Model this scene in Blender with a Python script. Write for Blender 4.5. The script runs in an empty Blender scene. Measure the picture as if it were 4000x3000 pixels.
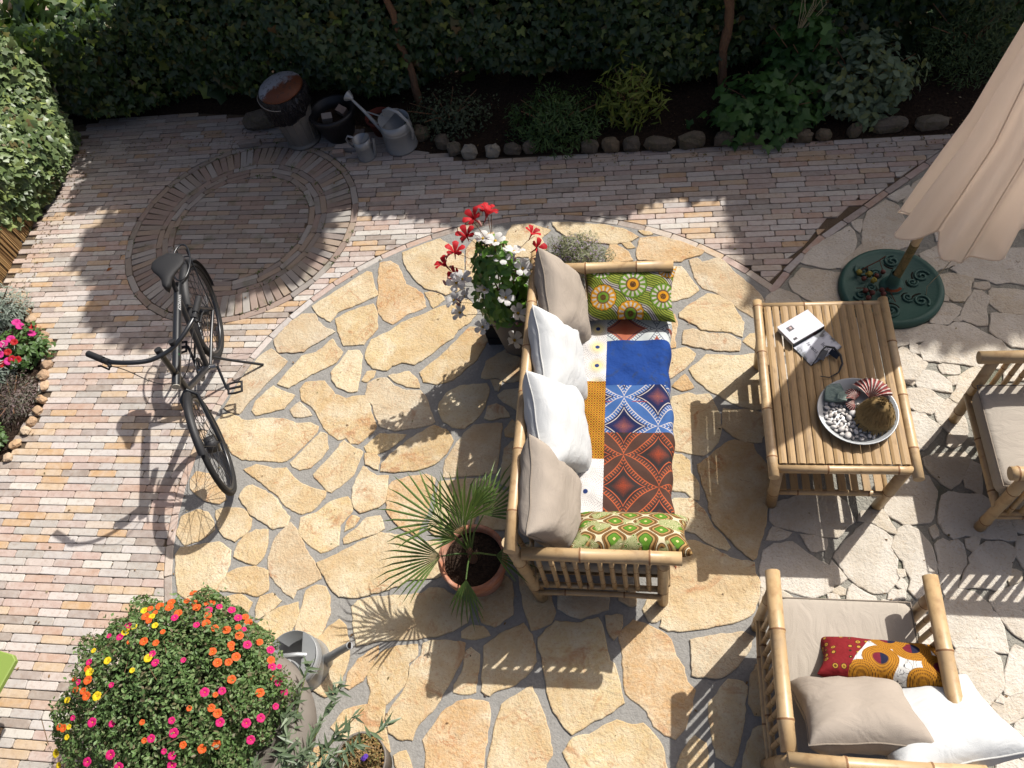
import bpy, math, random
import numpy as np
from mathutils import Vector, Matrix, Euler
random.seed(7); rng = np.random.default_rng(7)
PI = math.pi
sc = bpy.context.scene
COL = sc.collection

# ---------------------------------------------------------------- camera
cd = bpy.data.cameras.new('camera'); cam = bpy.data.objects.new('camera', cd); COL.objects.link(cam)
cd.sensor_width = 36.0; cd.lens = 27.675; cd.clip_end = 200.0; cd.clip_start = .05
RC = ((0.985668, -0.005947, -0.16859), (0.0839, -0.849728, 0.520503), (-0.146351, -0.527188, -0.837051))
cam.matrix_world = Matrix(((RC[0][0], -RC[0][1], -RC[0][2], 0), (RC[1][0], -RC[1][1], -RC[1][2], 0),
                           (RC[2][0], -RC[2][1], -RC[2][2], 4.361), (0, 0, 0, 1)))
sc.camera = cam
# ---------------------------------------------------------------- sky, sun, exposure
SUNV = Vector((-.63, -.68, -1.0))
world = bpy.data.worlds.new('World'); sc.world = world; world.use_nodes = True
wt = world.node_tree; bg = wt.nodes['Background']
sky = wt.nodes.new('ShaderNodeTexSky'); sky.sky_type = 'NISHITA'; sky.sun_disc = False
sky.sun_elevation = math.radians(47.2); sky.sun_rotation = math.radians(42.8); sky.dust_density = 5.0; sky.air_density = .55; sky.ozone_density = .3
wt.links.new(sky.outputs[0], bg.inputs[0]); bg.inputs[1].default_value = .1
sl = bpy.data.lights.new('sun', 'SUN'); sun = bpy.data.objects.new('sun', sl); COL.objects.link(sun)
sl.energy = 5.0; sl.angle = math.radians(.55); sl.color = (1.0, .965, .91)
sun.rotation_euler = SUNV.to_track_quat('-Z', 'Y').to_euler(); sun.location = (4, 5, 8)
vs = sc.view_settings; vs.view_transform = 'Standard'; vs.look = 'None'; vs.exposure = .56; vs.gamma = 1.0
vs.use_curve_mapping = False
sc.cycles.max_bounces = 5; sc.cycles.diffuse_bounces = 2; sc.cycles.transparent_max_bounces = 6

# ---------------------------------------------------------------- helpers
def ln(c):
    c = c / 255.0
    return c / 12.92 if c <= .04045 else ((c + .055) / 1.055) ** 2.4
def S(r, g, b, k=.56): return (ln(r) * k, ln(g) * k, ln(b) * k, 1.0)

class Mt:
    def __init__(s, name, rough=.8, spec=.3, metal=0.0, base=None):
        s.m = bpy.data.materials.new(name); s.m.use_nodes = True; s.t = s.m.node_tree
        s.b = s.t.nodes['Principled BSDF']; s.o = s.t.nodes['Material Output']
        s.b.inputs['Roughness'].default_value = rough; s.b.inputs['Specular IOR Level'].default_value = spec
        s.b.inputs['Metallic'].default_value = metal
        if base is not None: s.b.inputs['Base Color'].default_value = base
    def put(s, sock, v):
        if isinstance(v, bpy.types.NodeSocket): s.t.links.new(v, sock)
        elif v is not None:
            try: sock.default_value = v
            except Exception: sock.default_value = (v, v, v)
    def node(s, typ, ins=None, **kw):
        n = s.t.nodes.new('ShaderNode' + typ)
        for k, v in kw.items(): setattr(n, k, v)
        for k, v in (ins or {}).items(): s.put(n.inputs[k], v)
        return n
    def math(s, op, a, b=0.0, c=0.0): return s.node('Math', {0: a, 1: b, 2: c}, operation=op).outputs[0]
    def pos(s): return s.node('NewGeometry').outputs['Position']
    def obj(s): return s.node('TexCoord').outputs['Object']
    def gen(s): return s.node('TexCoord').outputs['Generated']
    def xyz(s, v): 
        n = s.node('SeparateXYZ', {0: v}); return n.outputs
    def comb(s, x, y, z=0.0): return s.node('CombineXYZ', {0: x, 1: y, 2: z}).outputs[0]
    def mapv(s, v, sc_=(1, 1, 1), loc=(0, 0, 0), rot=(0, 0, 0)):
        return s.node('Mapping', {0: v, 1: loc, 2: rot, 3: sc_}).outputs[0]
    def vadd(s, a, b): return s.node('VectorMath', {0: a, 1: b}, operation='ADD').outputs[0]
    def noise(s, scale, detail=3.0, rough=.55, vec=None, dist=0.0):
        return s.node('TexNoise', {'Vector': vec if vec is not None else s.pos(), 'Scale': scale, 'Detail': detail, 'Roughness': rough, 'Distortion': dist}).outputs[0]
    def vor(s, scale, vec=None, feature='F1', out='Distance', rnd=1.0):
        return s.node('TexVoronoi', {'Vector': vec if vec is not None else s.pos(), 'Scale': scale, 'Randomness': rnd}, feature=feature).outputs[out]
    def ramp(s, f, stops, interp='LINEAR'):
        n = s.node('ValToRGB', {0: f}); cr = n.color_ramp; cr.interpolation = interp
        while len(cr.elements) < len(stops): cr.elements.new(.5)
        for e, (p, c) in zip(cr.elements, stops):
            e.position = p; e.color = c if isinstance(c, (tuple, list)) else (c, c, c, 1)
        return n.outputs[0]
    def mix(s, f, a, b, bt='MIX'):
        n = s.node('Mix', data_type='RGBA', blend_type=bt)
        s.put(n.inputs[0], f); s.put(n.inputs[6], a); s.put(n.inputs[7], b); return n.outputs[2]
    def step(s, v, edge, w=.02):
        return s.node('MapRange', {0: v, 1: edge - w, 2: edge + w, 3: 0.0, 4: 1.0}).outputs[0]
    def rand(s):
        a = s.node('ObjectInfo').outputs['Random']; i = s.node('NewGeometry').outputs['Random Per Island']
        return s.math('FRACT', s.math('ADD', a, s.math('MULTIPLY', i, 7.3)))
    def base(s, c): s.put(s.b.inputs['Base Color'], c); return s
    def bump(s, h, st=.5, d=.01):
        n = s.node('Bump', {'Strength': st, 'Distance': d, 'Height': h}); s.t.links.new(n.outputs[0], s.b.inputs['Normal']); return s
    def transl(s, col, f=.35):
        d = s.node('BsdfTranslucent', {0: col}); mx = s.node('MixShader', {0: f})
        s.t.links.new(s.b.outputs[0], mx.inputs[1]); s.t.links.new(d.outputs[0], mx.inputs[2])
        s.t.links.new(mx.outputs[0], s.o.inputs[0]); return s

def mk(name, me, parent=None, mats=None, smooth=False):
    if mats is not None and not me.materials:
        for m in (mats if isinstance(mats, (list, tuple)) else [mats]): me.materials.append(m.m if isinstance(m, Mt) else m)
    if smooth: me.polygons.foreach_set('use_smooth', [True] * len(me.polygons))
    o = bpy.data.objects.new(name, me); COL.objects.link(o)
    if parent is not None: o.parent = parent
    return o
def tag(o, label=None, cat=None, group=None, kind=None):
    if label: o['label'] = label
    if cat: o['category'] = cat
    if group: o['group'] = group
    if kind: o['kind'] = kind
    return o
def thing(name, label, cat, loc=(0, 0, 0), rz=0.0, group=None):
    o = bpy.data.objects.new(name, None); COL.objects.link(o); o.location = loc; o.rotation_euler = (0, 0, rz)
    o.empty_display_size = .1
    return tag(o, label, cat, group)
ORD = ['first', 'second', 'third', 'fourth', 'fifth', 'sixth', 'seventh', 'eighth', 'ninth', 'tenth', 'eleventh', 'twelfth',
       'thirteenth', 'fourteenth', 'fifteenth', 'sixteenth', 'seventeenth', 'eighteenth', 'nineteenth', 'twentieth']

class MB:
    """collects geometry; build() links it as one mesh object"""
    def __init__(s): s.v = []; s.f = []; s.mi = []; s.sm = []
    def add(s, vs_, fs, mi=0, sm=False):
        o = len(s.v); s.v.extend([tuple(p) for p in vs_])
        for f in fs: s.f.append([i + o for i in f]); s.mi.append(mi); s.sm.append(sm)
    def box(s, c, d, rot=None, mi=0):
        x, y, z = d[0] / 2, d[1] / 2, d[2] / 2
        P = [Vector(q) for q in ((-x, -y, -z), (x, -y, -z), (x, y, -z), (-x, y, -z), (-x, -y, z), (x, -y, z), (x, y, z), (-x, y, z))]
        if rot is not None: P = [rot @ q for q in P]
        s.add([q + Vector(c) for q in P], [(3, 2, 1, 0), (4, 5, 6, 7), (0, 1, 5, 4), (1, 2, 6, 5), (2, 3, 7, 6), (3, 0, 4, 7)], mi)
    def tube(s, path, r, n=8, closed=False, mi=0, cap=True, flat=None):
        path = [Vector(p) for p in path]; m = len(path)
        rr = r if isinstance(r, (list, tuple)) else [r] * m
        vs_ = []; up = None
        for i, p in enumerate(path):
            if closed: t = path[(i + 1) % m] - path[i - 1]
            else: t = path[min(i + 1, m - 1)] - path[max(i - 1, 0)]
            t = t.normalized() if t.length > 1e-9 else Vector((0, 0, 1))
            if up is None:
                up = Vector((0, 0, 1)) if abs(t.z) < .9 else Vector((1, 0, 0))
            a = t.cross(up).normalized(); up = a.cross(t).normalized()
            for k in range(n):
                w = 2 * PI * k / n; e = rr[i]
                vs_.append(p + a * (e * math.cos(w)) + up * (e * math.sin(w) * (flat or 1)))
        fs = []
        for i in range(m if closed else m - 1):
            j = (i + 1) % m
            for k in range(n): fs.append((i * n + k, i * n + (k + 1) % n, j * n + (k + 1) % n, j * n + k))
        s.add(vs_, fs, mi, True)
        if cap and not closed:
            s.add(vs_[:n], [tuple(range(n - 1, -1, -1))], mi); s.add(vs_[-n:], [tuple(range(n))], mi)
    def lathe(s, prof, n=32, c=(0, 0, 0), mi=0, rot=None, sm=True, a0=0, a1=2 * PI):
        vs_ = []; full = abs(a1 - a0 - 2 * PI) < 1e-6; k = n if full else n + 1
        for (r, z) in prof:
            for i in range(k):
                w = a0 + (a1 - a0) * i / n; q = Vector((r * math.cos(w), r * math.sin(w), z))
                if rot is not None: q = rot @ q
                vs_.append(q + Vector(c))
        fs = []
        for j in range(len(prof) - 1):
            for i in range(n):
                i2 = (i + 1) % k; fs.append((j * k + i, j * k + i2, (j + 1) * k + i2, (j + 1) * k + i))
        s.add(vs_, fs, mi, sm)
    def ball(s, c, r, n=10, m=7, sc_=(1, 1, 1), rot=None, mi=0, jit=0.0):
        vs_ = []
        for j in range(m + 1):
            t = PI * j / m
            for i in range(n):
                w = 2 * PI * i / n; k = 1 + (random.uniform(-jit, jit) if 0 < j < m else 0)
                q = Vector((r * k * math.sin(t) * math.cos(w) * sc_[0], r * k * math.sin(t) * math.sin(w) * sc_[1], r * k * math.cos(t) * sc_[2]))
                if rot is not None: q = rot @ q
                vs_.append(q + Vector(c))
        fs = []
        for j in range(m):
            for i in range(n): fs.append((j * n + i, (j + 1) * n + i, (j + 1) * n + (i + 1) % n, j * n + (i + 1) % n))
        s.add(vs_, fs, mi, True)
    def mesh(s, name):
        me = bpy.data.meshes.new(name); me.from_pydata(s.v, [], s.f)
        me.polygons.foreach_set('material_index', s.mi); me.polygons.foreach_set('use_smooth', s.sm); me.update(); return me
    def build(s, name, mats, parent=None):
        return mk(name, s.mesh(name), parent, mats)

def stone_mesh(name, pts, z0, z1, bev, jit=0.0, tilt=(0, 0), seg=0.0, grow=0.0):
    """a slab from an outline: skirt, bevelled arris, flat top (13 to ~60 triangles)"""
    P = [Vector((p[0], p[1])) for p in pts]
    if sum(P[i].x * P[(i + 1) % len(P)].y - P[(i + 1) % len(P)].x * P[i].y for i in range(len(P))) < 0: P.reverse()
    if seg:
        Q = []
        for i, p in enumerate(P):
            q = P[(i + 1) % len(P)]; Q.append(p); d = q - p; k = int(d.length / seg)
            nn = Vector((-d.y, d.x)).normalized() if d.length > 0 else Vector((0, 0))
            for j in range(1, k + 1): Q.append(p + d * (j / (k + 1)) + nn * random.uniform(-jit, jit))
        P = Q
    if grow:
        G = []
        for i in range(len(P)):
            t = P[(i + 1) % len(P)] - P[i - 1]; t = t.normalized() if t.length > 0 else Vector((1, 0)); G.append(P[i] + Vector((t.y, -t.x)) * grow)
        P = G
    n = len(P); c = sum(P, Vector((0, 0))) / n
    ins = []
    for i in range(n):
        a, b, d = P[i - 1], P[i], P[(i + 1) % n]
        t = (d - a).normalized() if (d - a).length > 0 else Vector((1, 0)); nn = Vector((-t.y, t.x))
        ins.append(b + nn * bev)
    zt = lambda q: z1 + tilt[0] * (q.x - c.x) + tilt[1] * (q.y - c.y)
    v = [(q.x, q.y, z0) for q in P] + [(q.x, q.y, zt(q) - bev * .6) for q in P] + [(q.x, q.y, zt(q)) for q in ins]
    f = [tuple(range(2 * n, 3 * n))]
    for k in (0, 1):
        for i in range(n):
            j = (i + 1) % n; f.append((k * n + i, k * n + j, (k + 1) * n + j, (k + 1) * n + i))
    me = bpy.data.meshes.new(name); me.from_pydata(v, [], f); me.update(); return me

def sheet(name, pts, z, mat, kind='structure', parent=None):
    me = bpy.data.meshes.new(name); me.from_pydata([(p[0], p[1], z) for p in pts], [], [tuple(range(len(pts)))]); me.update()
    o = mk(name, me, parent, mat); 
    if parent is None: tag(o, kind=kind)
    return o

def clip_half(P, a, n):
    """keep the part of polygon P with (p-a).n >= 0"""
    out = []
    for i in range(len(P)):
        p, q = P[i], P[(i + 1) % len(P)]
        dp = (p[0] - a[0]) * n[0] + (p[1] - a[1]) * n[1]; dq = (q[0] - a[0]) * n[0] + (q[1] - a[1]) * n[1]
        if dp >= 0: out.append(p)
        if dp * dq < 0:
            t = dp / (dp - dq); out.append((p[0] + (q[0] - p[0]) * t, p[1] + (q[1] - p[1]) * t))
    return out
def parea(P):
    return .5 * sum(P[i][0] * P[(i + 1) % len(P)][1] - P[(i + 1) % len(P)][0] * P[i][1] for i in range(len(P)))

def cloud(name, tv, tf, pos, nrm, size, mat, parent=None, spin=None, kind='stuff', ydir=None):
    """many small leaves in one mesh: template tv/tf (z = leaf normal, y = tip) at pos with normal nrm"""
    pos = np.asarray(pos, float); N = len(pos); tv = np.asarray(tv, float); nrm = np.asarray(nrm, float)
    nrm = nrm / (np.linalg.norm(nrm, axis=1, keepdims=True) + 1e-9)
    size = np.broadcast_to(np.asarray(size, float), (N,))
    if ydir is None: ref = rng.normal(size=(N, 3))
    else: ref = np.asarray(ydir, float)
    y = ref - (ref * nrm).sum(1, keepdims=True) * nrm; y /= np.linalg.norm(y, axis=1, keepdims=True) + 1e-9
    x = np.cross(y, nrm)
    V = pos[:, None, :] + size[:, None, None] * (tv[None, :, 0:1] * x[:, None] + tv[None, :, 1:2] * y[:, None] + tv[None, :, 2:3] * nrm[:, None])
    k = len(tv); F = (np.asarray(tf)[None] + (np.arange(N) * k)[:, None, None]).reshape(-1, np.asarray(tf).shape[1])
    me = bpy.data.meshes.new(name); me.vertices.add(N * k); me.vertices.foreach_set('co', V.reshape(-1))
    nf, c = F.shape; me.loops.add(nf * c); me.loops.foreach_set('vertex_index', F.reshape(-1).astype(np.int32))
    me.polygons.add(nf); me.polygons.foreach_set('loop_start', np.arange(0, nf * c, c, dtype=np.int32))
    me.update(calc_edges=True)
    o = mk(name, me, parent, mat)
    if kind: o['kind'] = kind
    return o
# leaf templates
IVY_V = [(0, -.28, 0), (.42, -.42, -.06), (.62, .02, -.1), (.26, .12, .02), (0, .7, -.08), (-.26, .12, .02), (-.62, .02, -.1), (-.42, -.42, -.06), (0, 0, .06)]
IVY_F = [(8, i, (i + 1) % 8) for i in range(8)]
OVAL_V = [(0, -.5, 0), (.26, -.1, .05), (.2, .25, .03), (0, .55, -.03), (-.2, .25, .03), (-.26, -.1, .05)]
OVAL_F = [(0, 1, 2), (0, 2, 3), (0, 3, 4), (0, 4, 5)]
LANCE_V = [(0, -.5, 0), (.1, -.05, .03), (0, .55, -.02), (-.1, -.05, .03)]
LANCE_F = [(0, 1, 2), (0, 2, 3)]
def rdirs(N, up=0.0):
    d = rng.normal(size=(N, 3)); d /= np.linalg.norm(d, axis=1, keepdims=True); d[:, 2] += up; return d
def project(x, y, z):
    d = Vector((x, y, z - 4.361)); a = [RC[0][i] * d.x + RC[1][i] * d.y + RC[2][i] * d.z for i in range(3)]
    return a[0] / a[2] * 3075 + 2000, a[1] / a[2] * 3075 + 1500, a[2]

# ================================================================ ground materials
def brick_mat():
    m = Mt('tumbled_brick', .88, .2); r = m.rand()
    pal = [S(221, 214, 208), S(212, 186, 170), S(206, 199, 190), S(218, 190, 156), S(198, 178, 168), S(226, 219, 208), S(190, 183, 174),
           S(216, 200, 190), S(206, 174, 154), S(180, 165, 156), S(224, 212, 204), S(214, 176, 132), S(204, 196, 190), S(170, 155, 143), S(219, 202, 184), S(208, 182, 170)]
    c = m.ramp(r, [(i / 16, pal[i]) for i in range(16)], 'CONSTANT')
    p = m.pos(); off = m.vadd(p, m.comb(m.math('MULTIPLY', r, 40.0), m.math('MULTIPLY', r, 17.0)))
    c = m.mix(m.math('MULTIPLY', m.ramp(m.noise(16, 4, .6, off), [(.35, 0.0), (.7, 1.0)]), .38), c, S(236, 228, 218))
    c = m.mix(m.math('MULTIPLY', m.ramp(m.noise(34, 3, .6, off), [(.5, 0.0), (.78, 1.0)]), .5), c, S(170, 142, 122))
    pit = m.ramp(m.vor(85, off), [(.1, 1.0), (.2, 0.0)])
    pit = m.math('MULTIPLY', pit, m.ramp(m.noise(9, 2, .5, off), [(.52, 0.0), (.62, 1.0)]))
    c = m.mix(m.math('MULTIPLY', pit, .7), c, S(110, 98, 90))
    # darker, greyer tone towards the planting bed, its edge broken by noise
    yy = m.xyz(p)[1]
    bed_tone = m.math('MULTIPLY', m.step(m.math('ADD', yy, m.math('MULTIPLY', m.noise(1.3, 3), .8)), 4.95, .5), .45)
    c = m.mix(bed_tone, c, S(140, 132, 128))
    m.base(c); m.bump(m.math('SUBTRACT', m.noise(120, 2, .65, off), m.math('MULTIPLY', pit, .6)), .45, .004)
    return m
def old_brick_mat():
    m = Mt('weathered_circle_brick', .9, .2); r = m.rand()
    pal = [S(176, 168, 160), S(170, 146, 132), S(160, 152, 146), S(176, 154, 132), S(150, 136, 128), S(184, 178, 170), S(164, 150, 136), S(156, 132, 118)]
    c = m.ramp(r, [(i / 8, pal[i]) for i in range(8)], 'CONSTANT'); p = m.pos()
    c = m.mix(m.math('MULTIPLY', m.noise(24, 4), .45), c, S(196, 186, 176))
    c = m.mix(m.math('MULTIPLY', m.ramp(m.noise(7, 3), [(.55, 0.0), (.75, 1.0)]), .6), c, S(120, 122, 88))
    m.base(c); m.bump(m.noise(110, 2, .6), .45, .004); return m
def stone_mat(name, pal, rust, pale, rk):
    m = Mt(name, .88, .22); r = m.rand(); p = m.pos()
    off = m.vadd(p, m.comb(m.math('MULTIPLY', r, 31.0), m.math('MULTIPLY', r, -23.0)))
    c = m.ramp(r, [(i / len(pal), x) for i, x in enumerate(pal)], 'CONSTANT')
    big = m.noise(5.5, 3, .62, off, .6)
    c = m.mix(m.ramp(big, [(.42, 0.0), (.72, .75)]), c, pale)
    fine = m.noise(38, 3, .7, off)
    c = m.mix(m.math('MULTIPLY', m.ramp(fine, [(.36, 0.0), (.7, 1.0)]), .42), c, pale)
    c = m.mix(m.math('MULTIPLY', m.ramp(m.noise(75, 2, .7, off), [(.54, 0.0), (.72, 1.0)]), .42), c, rust)
    zone = m.ramp(m.noise(2.6, 3, .6, off, .5), [(.38, 0.0), (.62, .5)]); c = m.mix(zone, c, S(206, 170, 118) if rk > .5 else S(206, 192, 170))
    # iron veins: thin branching stains that follow noise contours, only in some stones
    ve = m.math('ABSOLUTE', m.math('SUBTRACT', m.noise(6, 4, .66, off, .9), .5))
    vein = m.math('MULTIPLY', m.ramp(ve, [(.0, 1.0), (.035, 0.0)]), m.ramp(m.noise(3.2, 2, .5, off), [(.55, 0.0), (.66, 1.0)]))
    patch = m.math('MULTIPLY', m.ramp(m.noise(4.2, 4, .72, m.vadd(off, (9, 4, 2)), .7), [(.6, 0.0), (.69, 1.0)]), .8)
    c = m.mix(m.math('MULTIPLY', m.math('MAXIMUM', vein, patch), rk), c, rust)
    crack = m.math('MULTIPLY', m.ramp(m.math('ABSOLUTE', m.math('SUBTRACT', m.noise(11, 2, .6, m.mapv(off, (1, 1.7, 1)), .4), .5)), [(0.0, 1.0), (.011, 0.0)]), m.ramp(m.noise(5, 2, .5, off), [(.56, 0.0), (.66, 1.0)]))
    c = m.mix(m.math('MULTIPLY', crack, .55), c, S(120, 92, 62))
    m.base(c)
    h = m.math('ADD', m.math('MULTIPLY', m.noise(9, 4, .62, off, .4), 1.6), m.math('MULTIPLY', m.noise(70, 3, .72, off), .8))
    m.bump(h, .7, .014)
    return m
M_brick = brick_mat(); M_obrick = old_brick_mat()
M_yel = stone_mat('yellow_limestone', [S(228, 203, 158), S(234, 211, 168), S(222, 192, 142), S(229, 205, 162), S(237, 217, 176), S(226, 186, 136), S(231, 206, 156), S(216, 198, 170)], S(192, 132, 88), S(244, 233, 206), .75)
M_whi = stone_mat('white_limestone', [S(232, 221, 204), S(238, 229, 214), S(226, 213, 193), S(234, 225, 210), S(230, 215, 190)], S(200, 172, 134), S(243, 237, 226), .35)
M_mort = Mt('grey_mortar', .93, .15)
_c = M_mort.mix(M_mort.noise(7, 5, .6), S(160, 158, 153), S(178, 175, 169))
_c = M_mort.mix(M_mort.ramp(M_mort.noise(60, 4, .7), [(.4, 0.0), (.7, .5)]), _c, S(140, 137, 130))
M_mort.base(_c).bump(M_mort.math('ADD', M_mort.noise(26, 5, .65), M_mort.math('MULTIPLY', M_mort.noise(90, 3), .5)), .6, .012)
M_mort2 = Mt('old_joint_mortar', .95, .12)
_c = M_mort2.mix(M_mort2.noise(11, 5, .65), S(148, 145, 135), S(188, 184, 172))
_c = M_mort2.mix(M_mort2.ramp(M_mort2.noise(3.5, 3), [(.56, 0.0), (.7, .7)]), _c, S(96, 102, 72))
M_mort2.base(_c).bump(M_mort2.noise(30, 3, .75), 1.0, .02)
M_bed = Mt('joint_sand', .95, .1); M_bed.base(M_bed.mix(M_bed.noise(14, 4), S(92, 78, 64), S(128, 112, 94))).bump(M_bed.noise(80, 3), .5, .01)
M_soil = Mt('dark_soil', .95, .1); M_soil.base(M_soil.ramp(M_soil.noise(40, 5, .7), [(.3, S(46, 36, 30)), (.6, S(70, 56, 46)), (.85, S(104, 88, 74))])).bump(M_soil.noise(30, 3, .75), 1.0, .04)
M_gnd = Mt('far_paving', .9, .2); M_gnd.base(M_gnd.mix(M_gnd.noise(2.0, 4), S(186, 164, 150), S(206, 186, 172)))

# ================================================================ setting
sheet('ground', [(-30, -20), (30, -20), (30, 40), (-30, 40)], -.06, M_gnd)
sheet('planting_bed', [(-2.0, 5.05), (-1.45, 4.9), (-1.1, 4.885), (4.5, 4.875), (4.5, 6.9), (-5.6, 6.9), (-5.6, 5.62), (-4.3, 5.72), (-3.0, 5.55), (-2.2, 5.3)], -.002, M_soil)
sheet('flower_bed', [(-5.0, 3.5), (-4.82, 3.36), (-4.7, 3.24), (-4.54, 3.14), (-4.5, 2.95), (-4.44, 2.76), (-4.37, 2.56), (-4.4, 2.45), (-4.42, 2.3), (-4.45, 2.1), (-4.5, 1.9), (-4.6, 1.6), (-6.5, 1.6), (-6.5, 3.5)], .004, M_soil)

TC = (-.808, 1.997); TR = 2.1985; CC = (-3.244, 4.238); CRAD = .953
E2 = [(.829, 3.429), (1.008, 3.677), (1.174, 3.862), (1.33, 3.994), (1.492, 4.128), (1.65, 4.267), (1.863, 4.444), (2.1, 4.64), (2.4, 4.88), (2.7, 5.12)]
paving = sheet('brick_paving', [(-6.2, .0), (-1.6, .0), (0, 2), (2.8, 4.0), (2.8, 5.2), (-2.2, 5.4), (-2.2, 5.9), (-6.2, 5.9)], -.014, M_bed)

def brick_outline(l, w, r=.009):
    out = []
    for (cx, cy, a) in ((l / 2 - r, w / 2 - r, 0), (-l / 2 + r, w / 2 - r, 90), (-l / 2 + r, -w / 2 + r, 180), (l / 2 - r, -w / 2 + r, 270)):
        for k in (0, 45, 90):
            t = math.radians(a + k); out.append((cx + r * math.cos(t), cy + r * math.sin(t)))
    return out
BR = [stone_mesh('brick', [(x + random.uniform(-.0012, .0012), y + random.uniform(-.0012, .0012)) for x, y in brick_outline(.2015, .0482)], -.03, 0.0, .0035,
                 tilt=(random.uniform(-.008, .008), random.uniform(-.03, .03))) for _ in range(10)]
for me in BR: me.materials.append(M_brick.m)
pieces = []   # (projected size, kind, data)
def place_cost(x, y, area):
    u, v, z = project(x, y, 0)
    inside = -60 < u < 4060 and -60 < v < 3060
    return area / (z * z) if inside else -1
L, W, Y0 = .205, .0522, .0115
rows = range(int(.15 / W), int(5.75 / W))
for j in rows:
    yc = Y0 + (j + .5) * W
    off = (.5 * (j % 2) + random.uniform(-.17, .17)) * L
    x = -5.75 + off
    while x < 2.7:
        ll = L
        if random.random() < .03: ll = L * random.choice((.35, .5, .7))
        xc = x + ll / 2; x += ll
        # outside the paved area?
        if yc > np.interp(xc, [-4.4, -3.6, -2.6, -2.0, -1.42], [5.72, 5.6, 5.45, 5.15, 4.86]): continue
        # left edge: reed fence and flower bed
        le = -5.2 if yc > 3.6 else (np.interp(yc, [1.6, 1.9, 2.1, 2.3, 2.45, 2.56, 2.76, 2.95, 3.14, 3.24, 3.36, 3.5, 3.6], [-4.58, -4.5, -4.44, -4.4, -4.39, -4.36, -4.42, -4.47, -4.52, -4.68, -4.79, -4.98, -5.2]) if yc > 1.6 else -5.75)
        if xc < le: continue
        du = project(xc, yc, 0)
        if not (-260 < du[0] < 4300 and -300 < du[1] < 3250): continue
        P = [(xc + a * (ll - .0035) / L * 1.0, yc + b) for a, b in brick_outline(.2015, .0482)]
        if ll < L: P = [(xc + a, yc + b) for a, b in brick_outline(ll - .0035, .0482)]
        cut = ll < L
        # terrace circle
        d = math.hypot(xc - TC[0], yc - TC[1])
        if d < TR + .16:
            n = ((xc - TC[0]) / d, (yc - TC[1]) / d); Pn = clip_half(P, (TC[0] + n[0] * (TR + .031), TC[1] + n[1] * (TR + .031)), n)
            if len(Pn) != len(P) or any(abs(p[0] - q[0]) > 1e-6 for p, q in zip(P, Pn)): cut = True
            P = Pn
        # old brick circle
        if len(P) > 2:
            d = math.hypot(xc - CC[0], yc - CC[1])
            if d < CRAD + .16:
                n = ((xc - CC[0]) / d, (yc - CC[1]) / d); Pn = clip_half(P, (CC[0] + n[0] * (CRAD + .031), CC[1] + n[1] * (CRAD + .031)), n)
                if len(Pn) != len(P) or any(abs(p[0] - q[0]) > 1e-6 for p, q in zip(P, Pn)): cut = True
                P = Pn
        # straight edging towards the parasol
        if len(P) > 2 and xc > .6:
            for a, b in zip(E2[:-1], E2[1:]):
                if a[0] - .25 < xc < b[0] + .25:
                    t = (b[0] - a[0], b[1] - a[1]); k = math.hypot(*t); n = (-t[1] / k, t[0] / k)
                    Pn = clip_half(P, (a[0] + n[0] * .031, a[1] + n[1] * .031), n)
                    if len(Pn) != len(P) or any(abs(p[0] - q[0]) > 1e-6 for p, q in zip(P, Pn)): cut = True
                    P = Pn
                    if len(P) < 3: break
        if len(P) < 3 or abs(parea(P)) < .0006: continue
        if abs(parea(P)) > .0007: pieces.append((place_cost(xc, yc, abs(parea(P))), P if cut else None, xc, yc))
pieces.sort(key=lambda q: -q[0])
def put_brick(name, P, xc, yc, parent, rz=None):
    zz = random.uniform(-.003, .002)
    if P is None:
        o = mk(name, random.choice(BR), parent); o.location = (xc, yc, zz); o.rotation_euler = (0, 0, (PI if random.random() < .5 else 0) + random.uniform(-.008, .008))
    else:
        o = mk(name, stone_mesh('cut_brick', P, -.03, zz, .003), parent, M_brick)
    return o
for c, P, xc, yc in pieces[:300]: put_brick('brick', P, xc, yc, paving)
class Acc:
    def __init__(s): s.v = []; s.f = []
    def add(s, me, mat=None):
        o = len(s.v)
        for v in me.vertices: s.v.append(tuple(mat @ v.co) if mat is not None else tuple(v.co))
        for p in me.polygons: s.f.append([i + o for i in p.vertices])
    def build(s, name, mat, parent):
        me = bpy.data.meshes.new(name); me.from_pydata(s.v, [], s.f); me.update(); o = mk(name, me, parent, mat); o['kind'] = 'stuff'; return o
acc = Acc()
for c, P, xc, yc in pieces[300:]:
    zz = random.uniform(-.003, .002)
    if P is None: acc.add(random.choice(BR), Matrix.Translation((xc, yc, zz)) @ Matrix.Rotation((PI if random.random() < .5 else 0) + random.uniform(-.008, .008), 4, 'Z'))
    else: acc.add(stone_mesh('cut_brick', P, -.03, zz, .003))
acc.build('farther_bricks', M_brick, paving)

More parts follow.
